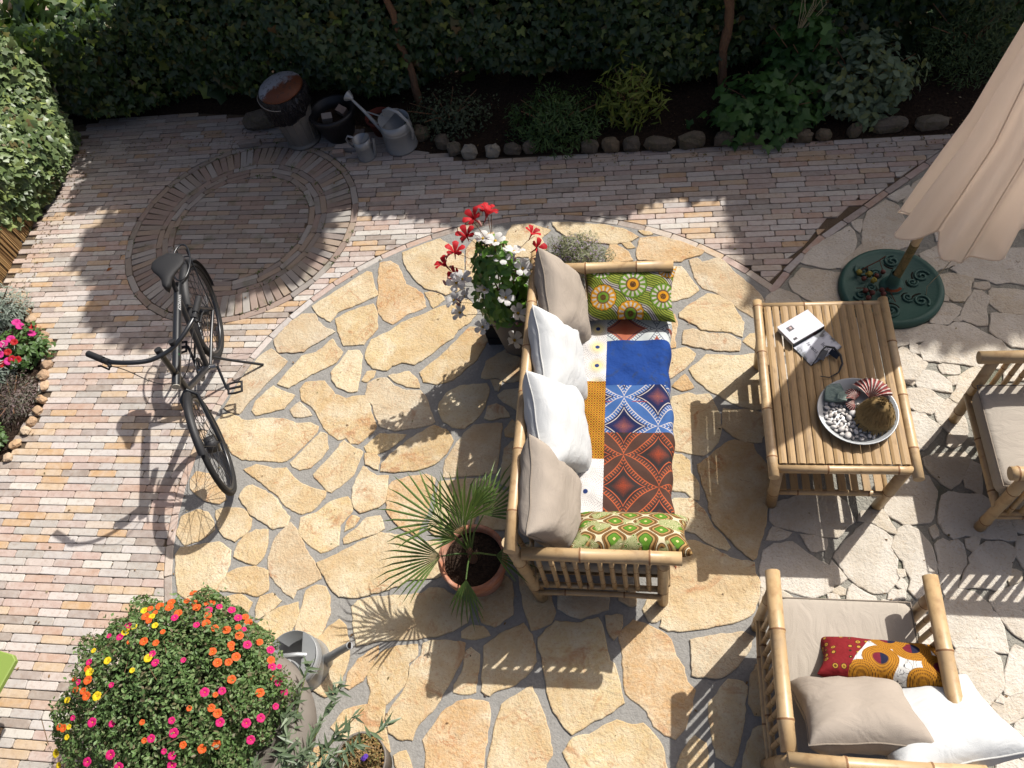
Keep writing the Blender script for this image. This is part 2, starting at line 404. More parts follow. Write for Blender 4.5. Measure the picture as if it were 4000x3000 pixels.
# edging course round the terrace: single bricks laid end to end
def ring_brick(parent, cx, cy, R_, a, l, w, name, mat, z=0.0, radial=False):
    da = (l - .004) / R_ / 2 if not radial else 0
    if radial:
        me = stone_mesh('ring_brick', brick_outline(l, w, .006), -.03, random.uniform(-.003, .002), .003)
        o = mk(name, me, parent, mat); o.location = (cx + R_ * math.cos(a), cy + R_ * math.sin(a), z); o.rotation_euler = (0, 0, a + random.uniform(-.02, .02)); return o
    me = stone_mesh('ring_brick', brick_outline(l - .004, w), -.03, random.uniform(-.003, .002), .0035)
    o = mk(name, me, parent, mat); o.location = (cx + R_ * math.cos(a), cy + R_ * math.sin(a), z); o.rotation_euler = (0, 0, a + PI / 2); return o
edging = sheet('terrace_edging', [(TC[0] + (TR + (.028 if k < 90 else -.028)) * math.cos(math.radians(41 + (k if k < 90 else 179 - k) * 2.07)), TC[1] + (TR + (.028 if k < 90 else -.028)) * math.sin(math.radians(41 + (k if k < 90 else 179 - k) * 2.07))) for k in range(180)], -.008, M_bed)
n = int(math.radians(184) * TR / .206)
for k in range(n):
    ring_brick(edging, TC[0], TC[1], TR, math.radians(41.8) + (k + .5) * .206 / TR, .205, .05, 'brick', M_brick, .001)
for a, b in [(.0, 1.0)]:
    s_ = 0.0; pts = [Vector(p) for p in E2]; cum = [0]
    for p, q in zip(pts[:-1], pts[1:]): cum.append(cum[-1] + (q - p).length)
    while s_ + .2 < cum[-1]:
        m_ = s_ + .1; i = max(k for k in range(len(cum)) if cum[k] <= m_); i = min(i, len(pts) - 2)
        t = (pts[i + 1] - pts[i]).normalized(); p = pts[i] + t * (m_ - cum[i])
        o = mk('brick', random.choice(BR), edging); o.location = (p.x, p.y, .001); o.rotation_euler = (0, 0, math.atan2(t.y, t.x)); s_ += .206

# the old brick circle: one course, a ring of radial bricks, three courses, straight bricks inside
circle = sheet('brick_circle', [(CC[0] + (CRAD + .028) * math.cos(2 * PI * k / 64), CC[1] + (CRAD + .028) * math.sin(2 * PI * k / 64)) for k in range(64)], -.009, M_bed)
def ring(R_, l, w, a0):
    n = round(2 * PI * R_ / l)
    for k in range(n): ring_brick(circle, CC[0], CC[1], R_, a0 + 2 * PI * k / n, 2 * PI * R_ / n, w, 'brick', M_obrick)
ring(CRAD, .206, .05, .1); ring(.692, .206, .047, .3); ring(.642, .206, .047, .0); ring(.592, .206, .047, .5)
n = 88
for k in range(n): ring_brick(circle, CC[0], CC[1], .822, 2 * PI * (k + .5) / n, .203, .0525, 'brick', M_obrick, radial=True)
for j in range(-11, 12):
    yc = j * W; off = (.5 * (j % 2) + random.uniform(-.15, .15)) * L; x = -.8 + off
    while x < .8:
        P = [(x + a, yc + b) for a, b in brick_outline(.2015, .0482)]; d = math.hypot(x, yc)
        if d < .66:
            if d > .3:
                nn = (-x / d, -yc / d)
                P = clip_half(P, (-nn[0] * .565, -nn[1] * .565), nn)
            if len(P) > 2 and abs(parea(P)) > .001:
                o = mk('brick', stone_mesh('field_brick', P, -.03, random.uniform(-.004, .001), .003), circle, M_obrick)
                o.location = (CC[0], CC[1], 0); o.rotation_euler = (0, 0, -.03)
        x += L

# terrace: mortar sheets with flagstones proud of them
wpts = [(.80, 3.41)] + [(p[0] + .019, p[1] - .02) for p in E2] + [(4.6, 5.2), (4.6, -1.5), (-.6, -1.5), (-.2, .3), (.55, 1.2), (.75, 2.2)]
white_terrace = sheet('white_terrace', wpts, -.006, M_mort2)
ypts = []
for k in range(121):
    a = math.radians(-115 + k * 3.0); p = (TC[0] + (TR - .02) * math.cos(a), TC[1] + (TR - .02) * math.sin(a)); ypts.append(p)
ypts = clip_half(ypts, (.90, 0), (-1, 0))
yellow_terrace = sheet('yellow_terrace', ypts, -.003, M_mort)
def flags(data, parent, mat, z, gr):
    for st in data:
        P = [(a / 1000, b / 1000) for a, b in st]
        t = (random.uniform(-.006, .006), random.uniform(-.006, .006))
        mk('flagstone', stone_mesh('flagstone', P, -.03, z + random.uniform(-.002, .003), .0045, jit=.0045, tilt=t, seg=.034, grow=gr), parent, mat)
YELLOW = [[(-1819,3892),(-1623,3982),(-1546,4013),(-1346,3854),(-1299,3534),(-1429,3474),(-1505,3519),(-1596,3544),(-1667,3611),(-1756,3725),(-1796,3805)],
[(-1981,3796),(-1906,3810),(-1839,3762),(-1793,3671),(-1751,3581),(-1665,3535),(-1604,3479),(-1566,3373),(-1618,3343),(-1707,3304),(-1789,3224),(-1865,3267),(-1911,3330),(-1932,3394),(-1942,3523),(-1970,3655)],
[(-2434,3397),(-2072,3715),(-2037,3702),(-2007,3612),(-1949,3490),(-2054,3429),(-2151,3379),(-2232,3339),(-2268,3256),(-2383,3332)],
[(-2227,3276),(-2174,3316),(-2093,3356),(-1969,3405),(-1925,3330),(-1898,3185),(-1948,3106),(-1972,3051),(-2118,3044),(-2146,3099),(-2188,3171)],
[(-2659,3099),(-2572,3252),(-2499,3324),(-2399,3322),(-2366,3258),(-2290,3194),(-2212,3162),(-2302,3092),(-2370,3043),(-2412,2994),(-2596,2991),(-2637,3048)],
[(-2879,2528),(-2860,2593),(-2829,2730),(-2786,2854),(-2727,2963),(-2665,3017),(-2518,2912),(-2556,2830),(-2633,2724),(-2679,2641),(-2730,2554),(-2760,2487),(-2827,2501)],
[(-2537,2723),(-2508,2780),(-2441,2895),(-2411,2954),(-2313,2982),(-2256,3041),(-2215,3096),(-2167,3029),(-2118,2984),(-2148,2901),(-2215,2854),(-2307,2806),(-2365,2759),(-2452,2693)],
[(-2160,2815),(-2107,2910),(-2073,2993),(-1995,2992),(-1965,2947),(-1955,2851),(-1948,2663),(-2005,2658),(-2097,2701),(-2143,2757)],
[(-1932,2928),(-1939,2986),(-1919,3085),(-1787,3163),(-1721,3232),(-1609,3281),(-1522,3330),(-1295,3428),(-1242,3410),(-1185,3311),(-1222,3231),(-1305,3162),(-1330,3094),(-1412,3027),(-1491,2941),(-1572,2875),(-1666,2895),(-1736,2867),(-1763,2830),(-1823,2840),(-1867,2850),(-1908,2889)],
[(-1589,3500),(-1528,3498),(-1463,3470),(-1437,3432),(-1509,3361),(-1532,3403)],
[(-1521,2808),(-1392,2939),(-1216,3180),(-1098,3158),(-1080,3069),(-1144,2907),(-1286,2750),(-1394,2715),(-1485,2734)],
[(-1923,2746),(-1903,2817),(-1845,2821),(-1853,2774),(-1888,2737)],
[(-1743,2782),(-1604,2814),(-1537,2752),(-1511,2688),(-1601,2698),(-1663,2726)],
[(-2669,2509),(-2663,2583),(-2566,2705),(-2501,2666),(-2393,2629),(-2444,2527),(-2555,2495),(-2634,2475)],
[(-2391,2514),(-2342,2573),(-2285,2527),(-2231,2473),(-2294,2460),(-2353,2464)],
[(-2358,2675),(-2333,2731),(-2199,2740),(-2144,2683),(-2100,2632),(-2018,2600),(-1947,2618),(-1882,2622),(-1829,2536),(-1817,2491),(-1763,2394),(-1782,2342),(-1861,2261),(-1910,2264),(-1950,2307),(-2003,2290),(-2068,2332),(-2118,2376),(-2167,2446),(-2227,2527),(-2277,2564),(-2325,2591)],
[(-1877,2636),(-1876,2719),(-1809,2760),(-1751,2760),(-1691,2699),(-1596,2662),(-1499,2661),(-1449,2598),(-1413,2509),(-1369,2422),(-1398,2404),(-1565,2369),(-1626,2360),(-1726,2386),(-1770,2456),(-1812,2554),(-1862,2599)],
[(-1350,2509),(-1350,2571),(-1312,2642),(-1232,2696),(-1052,2713),(-1031,2659),(-1049,2535),(-1094,2448),(-1163,2379),(-1240,2388),(-1308,2430)],
[(-1809,2236),(-1750,2300),(-1724,2330),(-1550,2327),(-1609,2258),(-1664,2216),(-1722,2190),(-1787,2202)],
[(-2914,2409),(-2882,2472),(-2814,2477),(-2706,2427),(-2508,2446),(-2405,2437),(-2331,2406),(-2225,2411),(-2165,2384),(-2168,2340),(-2217,2271),(-2253,2219),(-2289,2168),(-2330,2133),(-2376,2125),(-2467,2132),(-2641,2138),(-2720,2180),(-2773,2249),(-2856,2328)],
[(-2604,2063),(-2531,2097),(-2471,2086),(-2401,2066),(-2315,2075),(-2251,2010),(-2176,1962),(-2091,1932),(-2010,1917),(-2009,1878),(-2049,1814),(-2080,1782),(-2130,1766),(-2197,1787),(-2261,1825),(-2314,1880),(-2409,1942),(-2507,2006)],
[(-2293,2117),(-2231,2194),(-2172,2288),(-2135,2341),(-2091,2323),(-2076,2255),(-2060,2221),(-2093,2153),(-2150,2086),(-2217,2068),(-2271,2092)],
[(-2114,2033),(-2030,2154),(-1961,2281),(-1896,2235),(-1818,2198),(-1834,2123),(-1849,2041),(-1900,1983),(-1970,1914),(-2015,1941),(-2084,2004)],
[(-1796,2185),(-1721,2182),(-1697,2157),(-1694,2075),(-1727,2091),(-1778,2115)],
[(-1830,1944),(-1790,2094),(-1735,2050),(-1692,2027),(-1617,2032),(-1610,1948),(-1609,1854),(-1640,1823),(-1753,1782),(-1798,1819),(-1822,1881)],
[(-1670,2116),(-1613,2191),(-1513,2293),(-1365,2392),(-1283,2362),(-1228,2286),(-1261,2195),(-1327,2121),(-1427,2079),(-1576,2061),(-1669,2067)],
[(-1255,2033),(-1255,2146),(-1207,2245),(-1158,2337),(-1103,2397),(-922,2410),(-926,2062),(-1196,2034)],
[(-1599,1949),(-1579,1988),(-1494,2022),(-1369,2044),(-1309,2017),(-1311,1954),(-1322,1876),(-1330,1777),(-1362,1701),(-1368,1642),(-1446,1677),(-1520,1727),(-1584,1801),(-1592,1886)],
[(-1272,1994),(-1206,2003),(-981,2022),(-948,1983),(-959,1883),(-1020,1784),(-1044,1673),(-1147,1648),(-1246,1645),(-1303,1688),(-1275,1801),(-1275,1908)],
[(-2580,1866),(-2559,1931),(-2515,1948),(-2417,1910),(-2323,1855),(-2276,1793),(-2209,1740),(-2211,1687),(-2297,1661),(-2361,1698),(-2468,1750),(-2525,1812)],
[(-2124,1643),(-2130,1735),(-2038,1768),(-1956,1847),(-1856,1881),(-1815,1827),(-1811,1788),(-1837,1749),(-1871,1695),(-1852,1569),(-1897,1539),(-1952,1519),(-2020,1557),(-2111,1621)],
[(-1826,1659),(-1823,1719),(-1801,1758),(-1753,1744),(-1780,1690)],
[(-1823,1607),(-1767,1661),(-1701,1745),(-1621,1758),(-1582,1680),(-1624,1650),(-1708,1625),(-1789,1586),(-1814,1581)],
[(-2279,1475),(-2272,1564),(-2260,1609),(-2192,1702),(-2152,1665),(-2096,1592),(-2042,1519),(-1982,1456),(-1917,1359),(-2007,1307),(-2056,1284),(-2062,1235),(-2130,1274),(-2234,1362),(-2264,1418)],
[(-1959,1450),(-1845,1504),(-1729,1580),(-1595,1650),(-1446,1632),(-1340,1599),(-1219,1602),(-1199,1510),(-1185,1406),(-1211,1391),(-1383,1371),(-1433,1335),(-1519,1304),(-1666,1257),(-1780,1260),(-1840,1306),(-1879,1353),(-1929,1415)],
[(-2504,1475),(-2500,1557),(-2474,1603),(-2409,1647),(-2333,1651),(-2313,1563),(-2318,1481),(-2350,1429),(-2414,1442)],
[(-2712,1768),(-2639,1793),(-2532,1780),(-2460,1719),(-2456,1650),(-2528,1572),(-2606,1600),(-2676,1675)],
[(-2960,1982),(-2937,2041),(-2849,2026),(-2750,1969),(-2673,1848),(-2706,1824),(-2799,1838),(-2847,1861),(-2941,1925)],
[(-2934,1606),(-2941,1723),(-2852,1773),(-2775,1758),(-2716,1697),(-2691,1643),(-2759,1580),(-2856,1539)],
[(-2897,1470),(-2880,1516),(-2635,1561),(-2543,1511),(-2525,1423),(-2533,1322),(-2550,1229),(-2634,1184),(-2730,1201),(-2804,1240),(-2851,1346)],
[(-2547,1268),(-2515,1365),(-2463,1396),(-2355,1414),(-2265,1389),(-2234,1276),(-2285,1240),(-2364,1257),(-2462,1261)],
[(-2564,1201),(-2467,1225),(-2396,1239),(-2314,1197),(-2331,1114),(-2491,1107)],
[(-2261,1104),(-2274,1179),(-2266,1231),(-2199,1254),(-2134,1215),(-2169,1169),(-2224,1126)],
[(-2280,938),(-2251,1065),(-2195,1128),(-2133,1171),(-2027,1209),(-2012,1162),(-2018,1082),(-2041,1002),(-2053,936),(-2207,903)],
[(-1999,1004),(-2001,1069),(-1989,1231),(-1986,1280),(-1935,1313),(-1876,1305),(-1839,1251),(-1817,1151),(-1833,1077),(-1848,1018),(-1915,975),(-1974,944),(-1993,965)],
[(-1947,903),(-1920,937),(-1864,997),(-1798,1079),(-1751,1120),(-1709,1089),(-1667,981),(-1656,931),(-1664,837),(-1681,756),(-1690,732),(-1744,705),(-1819,737),(-1904,812)],
[(-1689,1196),(-1660,1231),(-1580,1255),(-1286,1287),(-1243,1322),(-1160,1319),(-1101,1287),(-1008,1245),(-997,1206),(-1003,1141),(-1077,1092),(-1172,1056),(-1336,1032),(-1503,1018),(-1619,983),(-1652,1079),(-1674,1157)],
[(-2556,872),(-2477,968),(-2319,923),(-2235,851),(-2264,730),(-2441,732)],
[(-1022,1085),(-971,1123),(-906,1117),(-865,1075),(-945,1053),(-1019,1059)],
[(-1234,1009),(-1182,1029),(-1108,1032),(-1001,1024),(-999,964),(-1034,885),(-1062,817),(-1103,723),(-1139,665),(-1208,588),(-1224,521),(-1303,523),(-1352,548),(-1382,618),(-1305,753),(-1289,821),(-1289,880),(-1234,943)],
[(-1523,842),(-1468,949),(-1381,988),(-1271,1003),(-1263,950),(-1307,905),(-1304,803),(-1341,751),(-1402,681),(-1397,601),(-1365,523),(-1336,455),(-1377,437),(-1457,486),(-1592,493),(-1677,551),(-1622,636),(-1492,676),(-1486,743),(-1514,792)],
[(-1029,802),(-996,862),(-983,982),(-962,1000),(-913,968),(-915,858),(-914,775),(-966,764),(-1029,769)],
[(-886,1013),(-853,1040),(-777,1097),(-681,1145),(-632,1086),(-608,1001),(-600,950),(-635,890),(-700,828),(-793,794),(-834,763),(-875,782),(-879,902)],
[(-1162,521),(-1119,586),(-1077,660),(-1005,717),(-936,733),(-839,723),(-824,668),(-830,558),(-836,451),(-838,391),(-1123,371),(-1137,468)],
[(-760,719),(-670,781),(-612,817),(-573,746),(-534,670),(-503,579),(-486,497),(-516,450),(-516,391),(-795,372),(-807,452),(-790,576)],
[(-1306,434),(-1249,461),(-1214,402),(-1197,351),(-1257,346),(-1291,397)],
[(-1638,759),(-1635,836),(-1592,908),(-1493,983),(-1494,939),(-1526,859),(-1552,798),(-1618,752)],
[(-1804,424),(-1719,453),(-1682,448),(-1661,395),(-1689,316),(-1777,310)],
[(-590,1070),(-502,1166),(-386,1158),(-272,1194),(-245,1139),(-225,1045),(-206,971),(-181,955),(-158,883),(-128,765),(-185,722),(-299,661),(-388,601),(-423,630),(-485,704),(-515,774),(-537,862),(-561,969),(-588,1036)],
[(-229,1209),(-141,1213),(-141,1169),(-157,1117),(-183,1086),(-209,1123)],
[(-153,1108),(-80,1190),(-19,1175),(66,1136),(116,1096),(140,1013),(180,958),(194,886),(234,848),(206,745),(179,668),(130,612),(83,628),(27,666),(-5,733),(-62,776),(-112,813),(-125,901),(-135,1024)],
[(-425,512),(-379,579),(-297,599),(-233,642),(-160,677),(-86,659),(-29,670),(19,627),(50,592),(73,534),(87,441),(-355,410)],
[(223,1098),(353,1128),(491,1153),(543,1131),(514,1058),(451,979),(396,936),(343,916),(296,919),(226,921),(229,1003)],
[(66,1165),(83,1232),(96,1331),(100,1549),(158,1642),(262,1653),(361,1613),(450,1559),(577,1536),(577,1475),(599,1428),(584,1336),(559,1273),(531,1244),(442,1204),(321,1174),(187,1151),(106,1148)],
[(308,790),(406,908),(475,900),(496,879),(481,822),(470,744),(453,662),(432,592),(400,507),(330,544),(317,627),(304,707)],
[(516,914),(550,990),(573,991),(603,919),(589,751),(526,748),(502,801)],
[(448,490),(476,585),(516,677),(585,703),(594,500)],
[(139,489),(169,554),(227,627),(277,598),(285,541),(266,467),(144,459)],
[(-738,1455),(-665,1414),(-605,1320),(-537,1328),(-535,1280),(-510,1219),(-528,1162),(-633,1115),(-664,1192),(-692,1274),(-715,1369)],
[(-495,1324),(-491,1241),(-417,1203),(-366,1192),(-305,1218),(-220,1247),(-216,1335),(-309,1342),(-413,1343)],
[(-166,1379),(-74,1382),(-69,1274),(-104,1272),(-155,1301)],
[(-24,1255),(-3,1302),(57,1341),(81,1260),(76,1224),(45,1193),(6,1196)],
[(-933,1188),(-949,1289),(-845,1441),(-769,1377),(-753,1304),(-748,1196),(-843,1125),(-912,1146)],
[(148,2954),(253,2984),(311,2933),(294,2888),(234,2817),(159,2756),(100,2722)],
[(164,2688),(242,2774),(291,2678),(223,2656)],
[(274,2814),(328,2861),(383,2924),(543,2912),(695,2927),(741,2796),(713,2534),(658,2515),(568,2543),(494,2589),(404,2646),(335,2713),(297,2761)],
[(162,2607),(260,2633),(304,2615),(386,2624),(412,2553),(445,2475),(443,2373),(421,2290),(376,2232),(332,2199),(247,2214),(154,2238),(105,2363)],
[(455,2390),(469,2518),(570,2509),(620,2509),(697,2484),(695,2366),(675,2291),(584,2291),(516,2332),(482,2365)],
[(301,2134),(359,2175),(463,2273),(521,2299),(625,2274),(641,2211),(691,2139),(711,2066),(704,1976),(676,1875),(654,1758),(629,1686),(595,1585),(573,1556),(542,1583),(481,1645),(432,1708),(381,1765),(357,1832),(348,1921),(322,2010),(306,2085)],
[(111,2211),(202,2198),(249,2157),(252,2076),(296,2007),(292,1906),(260,1919),(225,1958),(159,1965),(92,1990)],
[(157,1910),(251,1912),(264,1897),(317,1846),(342,1794),(366,1736),(423,1679),(453,1623),(439,1608),(374,1628),(322,1655),(271,1704),(211,1724),(158,1789),(97,1841)],
[(-690,4133),(-560,4131),(-300,4088),(-172,4047),(-55,3962),(-129,3921),(-246,3905),(-432,3947),(-570,3988),(-651,4061)],
[(-50,4024),(20,4009),(49,3985),(-5,3982)],
[(-171,3923),(-129,3927),(-79,3864),(-129,3861)],
[(-63,3819),(-38,3950),(102,3955),(240,3904),(406,3809),(373,3773),(284,3750),(243,3720),(-54,3749)],
[(-285,3807),(-254,3894),(-212,3892),(-128,3822),(-95,3745),(-275,3720)],
[(303,3728),(356,3742),(386,3704),(498,3741),(535,3708),(585,3623),(692,3496),(760,3395),(784,3326),(764,3259),(695,3223),(639,3272),(568,3342),(460,3444),(384,3477),(334,3570)],
[(186,3670),(242,3667),(294,3572),(353,3458),(281,3400),(180,3373),(110,3375),(114,3620)],
[(223,3264),(279,3321),(413,3421),(481,3404),(568,3332),(600,3244),(632,3177),(614,3065),(554,3104),(466,3115),(362,3126),(334,3165),(223,3235)],
[(236,3017),(250,3119),(303,3128),(405,3088),(516,3086),(601,3029),(589,2956),(473,2958),(291,2997)],
[(623,3028),(670,3083),(783,3108),(810,3025),(772,2980),(690,2963)],
[(147,3256),(185,3255),(202,3168),(181,3074),(186,2990),(141,2982),(105,3075)],
[(-999,4126),(-866,4136),(-704,4064),(-769,3986),(-718,3871),(-843,3810),(-1016,3817),(-1041,4000)],
[(-1325,3899),(-1281,3988),(-1189,4042),(-1137,4063),(-1105,3821),(-1148,3647),(-1265,3608),(-1301,3696)],
[(-1088,2762),(-1068,2891),(-943,2988),(-825,2894),(-794,2855),(-818,2740),(-920,2728),(-967,2760),(-1022,2761)],
[(-1020,2742),(-953,2729),(-968,2660),(-985,2666)],
[(-965,2622),(-925,2659),(-792,2677),(-783,2634),(-804,2494),(-832,2518),(-917,2573)],
[(-1034,2452),(-1021,2537),(-969,2555),(-919,2530),(-875,2464),(-938,2458),(-1006,2440)],
[(-895,2364),(-855,2440),(-789,2347),(-844,2314),(-884,2322)],
[(-889,2055),(-883,2231),(-842,2281),(-776,2281),(-755,2002),(-823,1962),(-883,1992)],
[(-995,1882),(-932,1968),(-886,1946),(-811,1924),(-792,1701),(-905,1698),(-994,1733)],
[(-725,1888),(-645,1966),(-537,1929),(-515,1781),(-607,1706),(-714,1754)],
[(-732,2282),(-595,2324),(-538,2202),(-573,2059),(-703,2073)],
[(-484,2300),(-356,2341),(-301,2173),(-373,2024),(-488,2076)],
[(-466,1893),(-330,1971),(-257,1838),(-307,1679),(-444,1718)],
[(-723,1596),(-588,1614),(-540,1490),(-615,1406),(-699,1457)],
[(-494,1638),(-345,1607),(-346,1456),(-497,1437)],
[(-544,3436),(-368,3513),(-283,3327),(-357,3132),(-518,3214)],
[(-223,3570),(18,3603),(32,3418),(-125,3342),(-229,3426)],
[(-234,3246),(-8,3260),(45,3076),(-84,2957),(-215,3034)],
[(-551,3088),(-354,3037),(-288,2868),(-420,2743),(-563,2853)]]
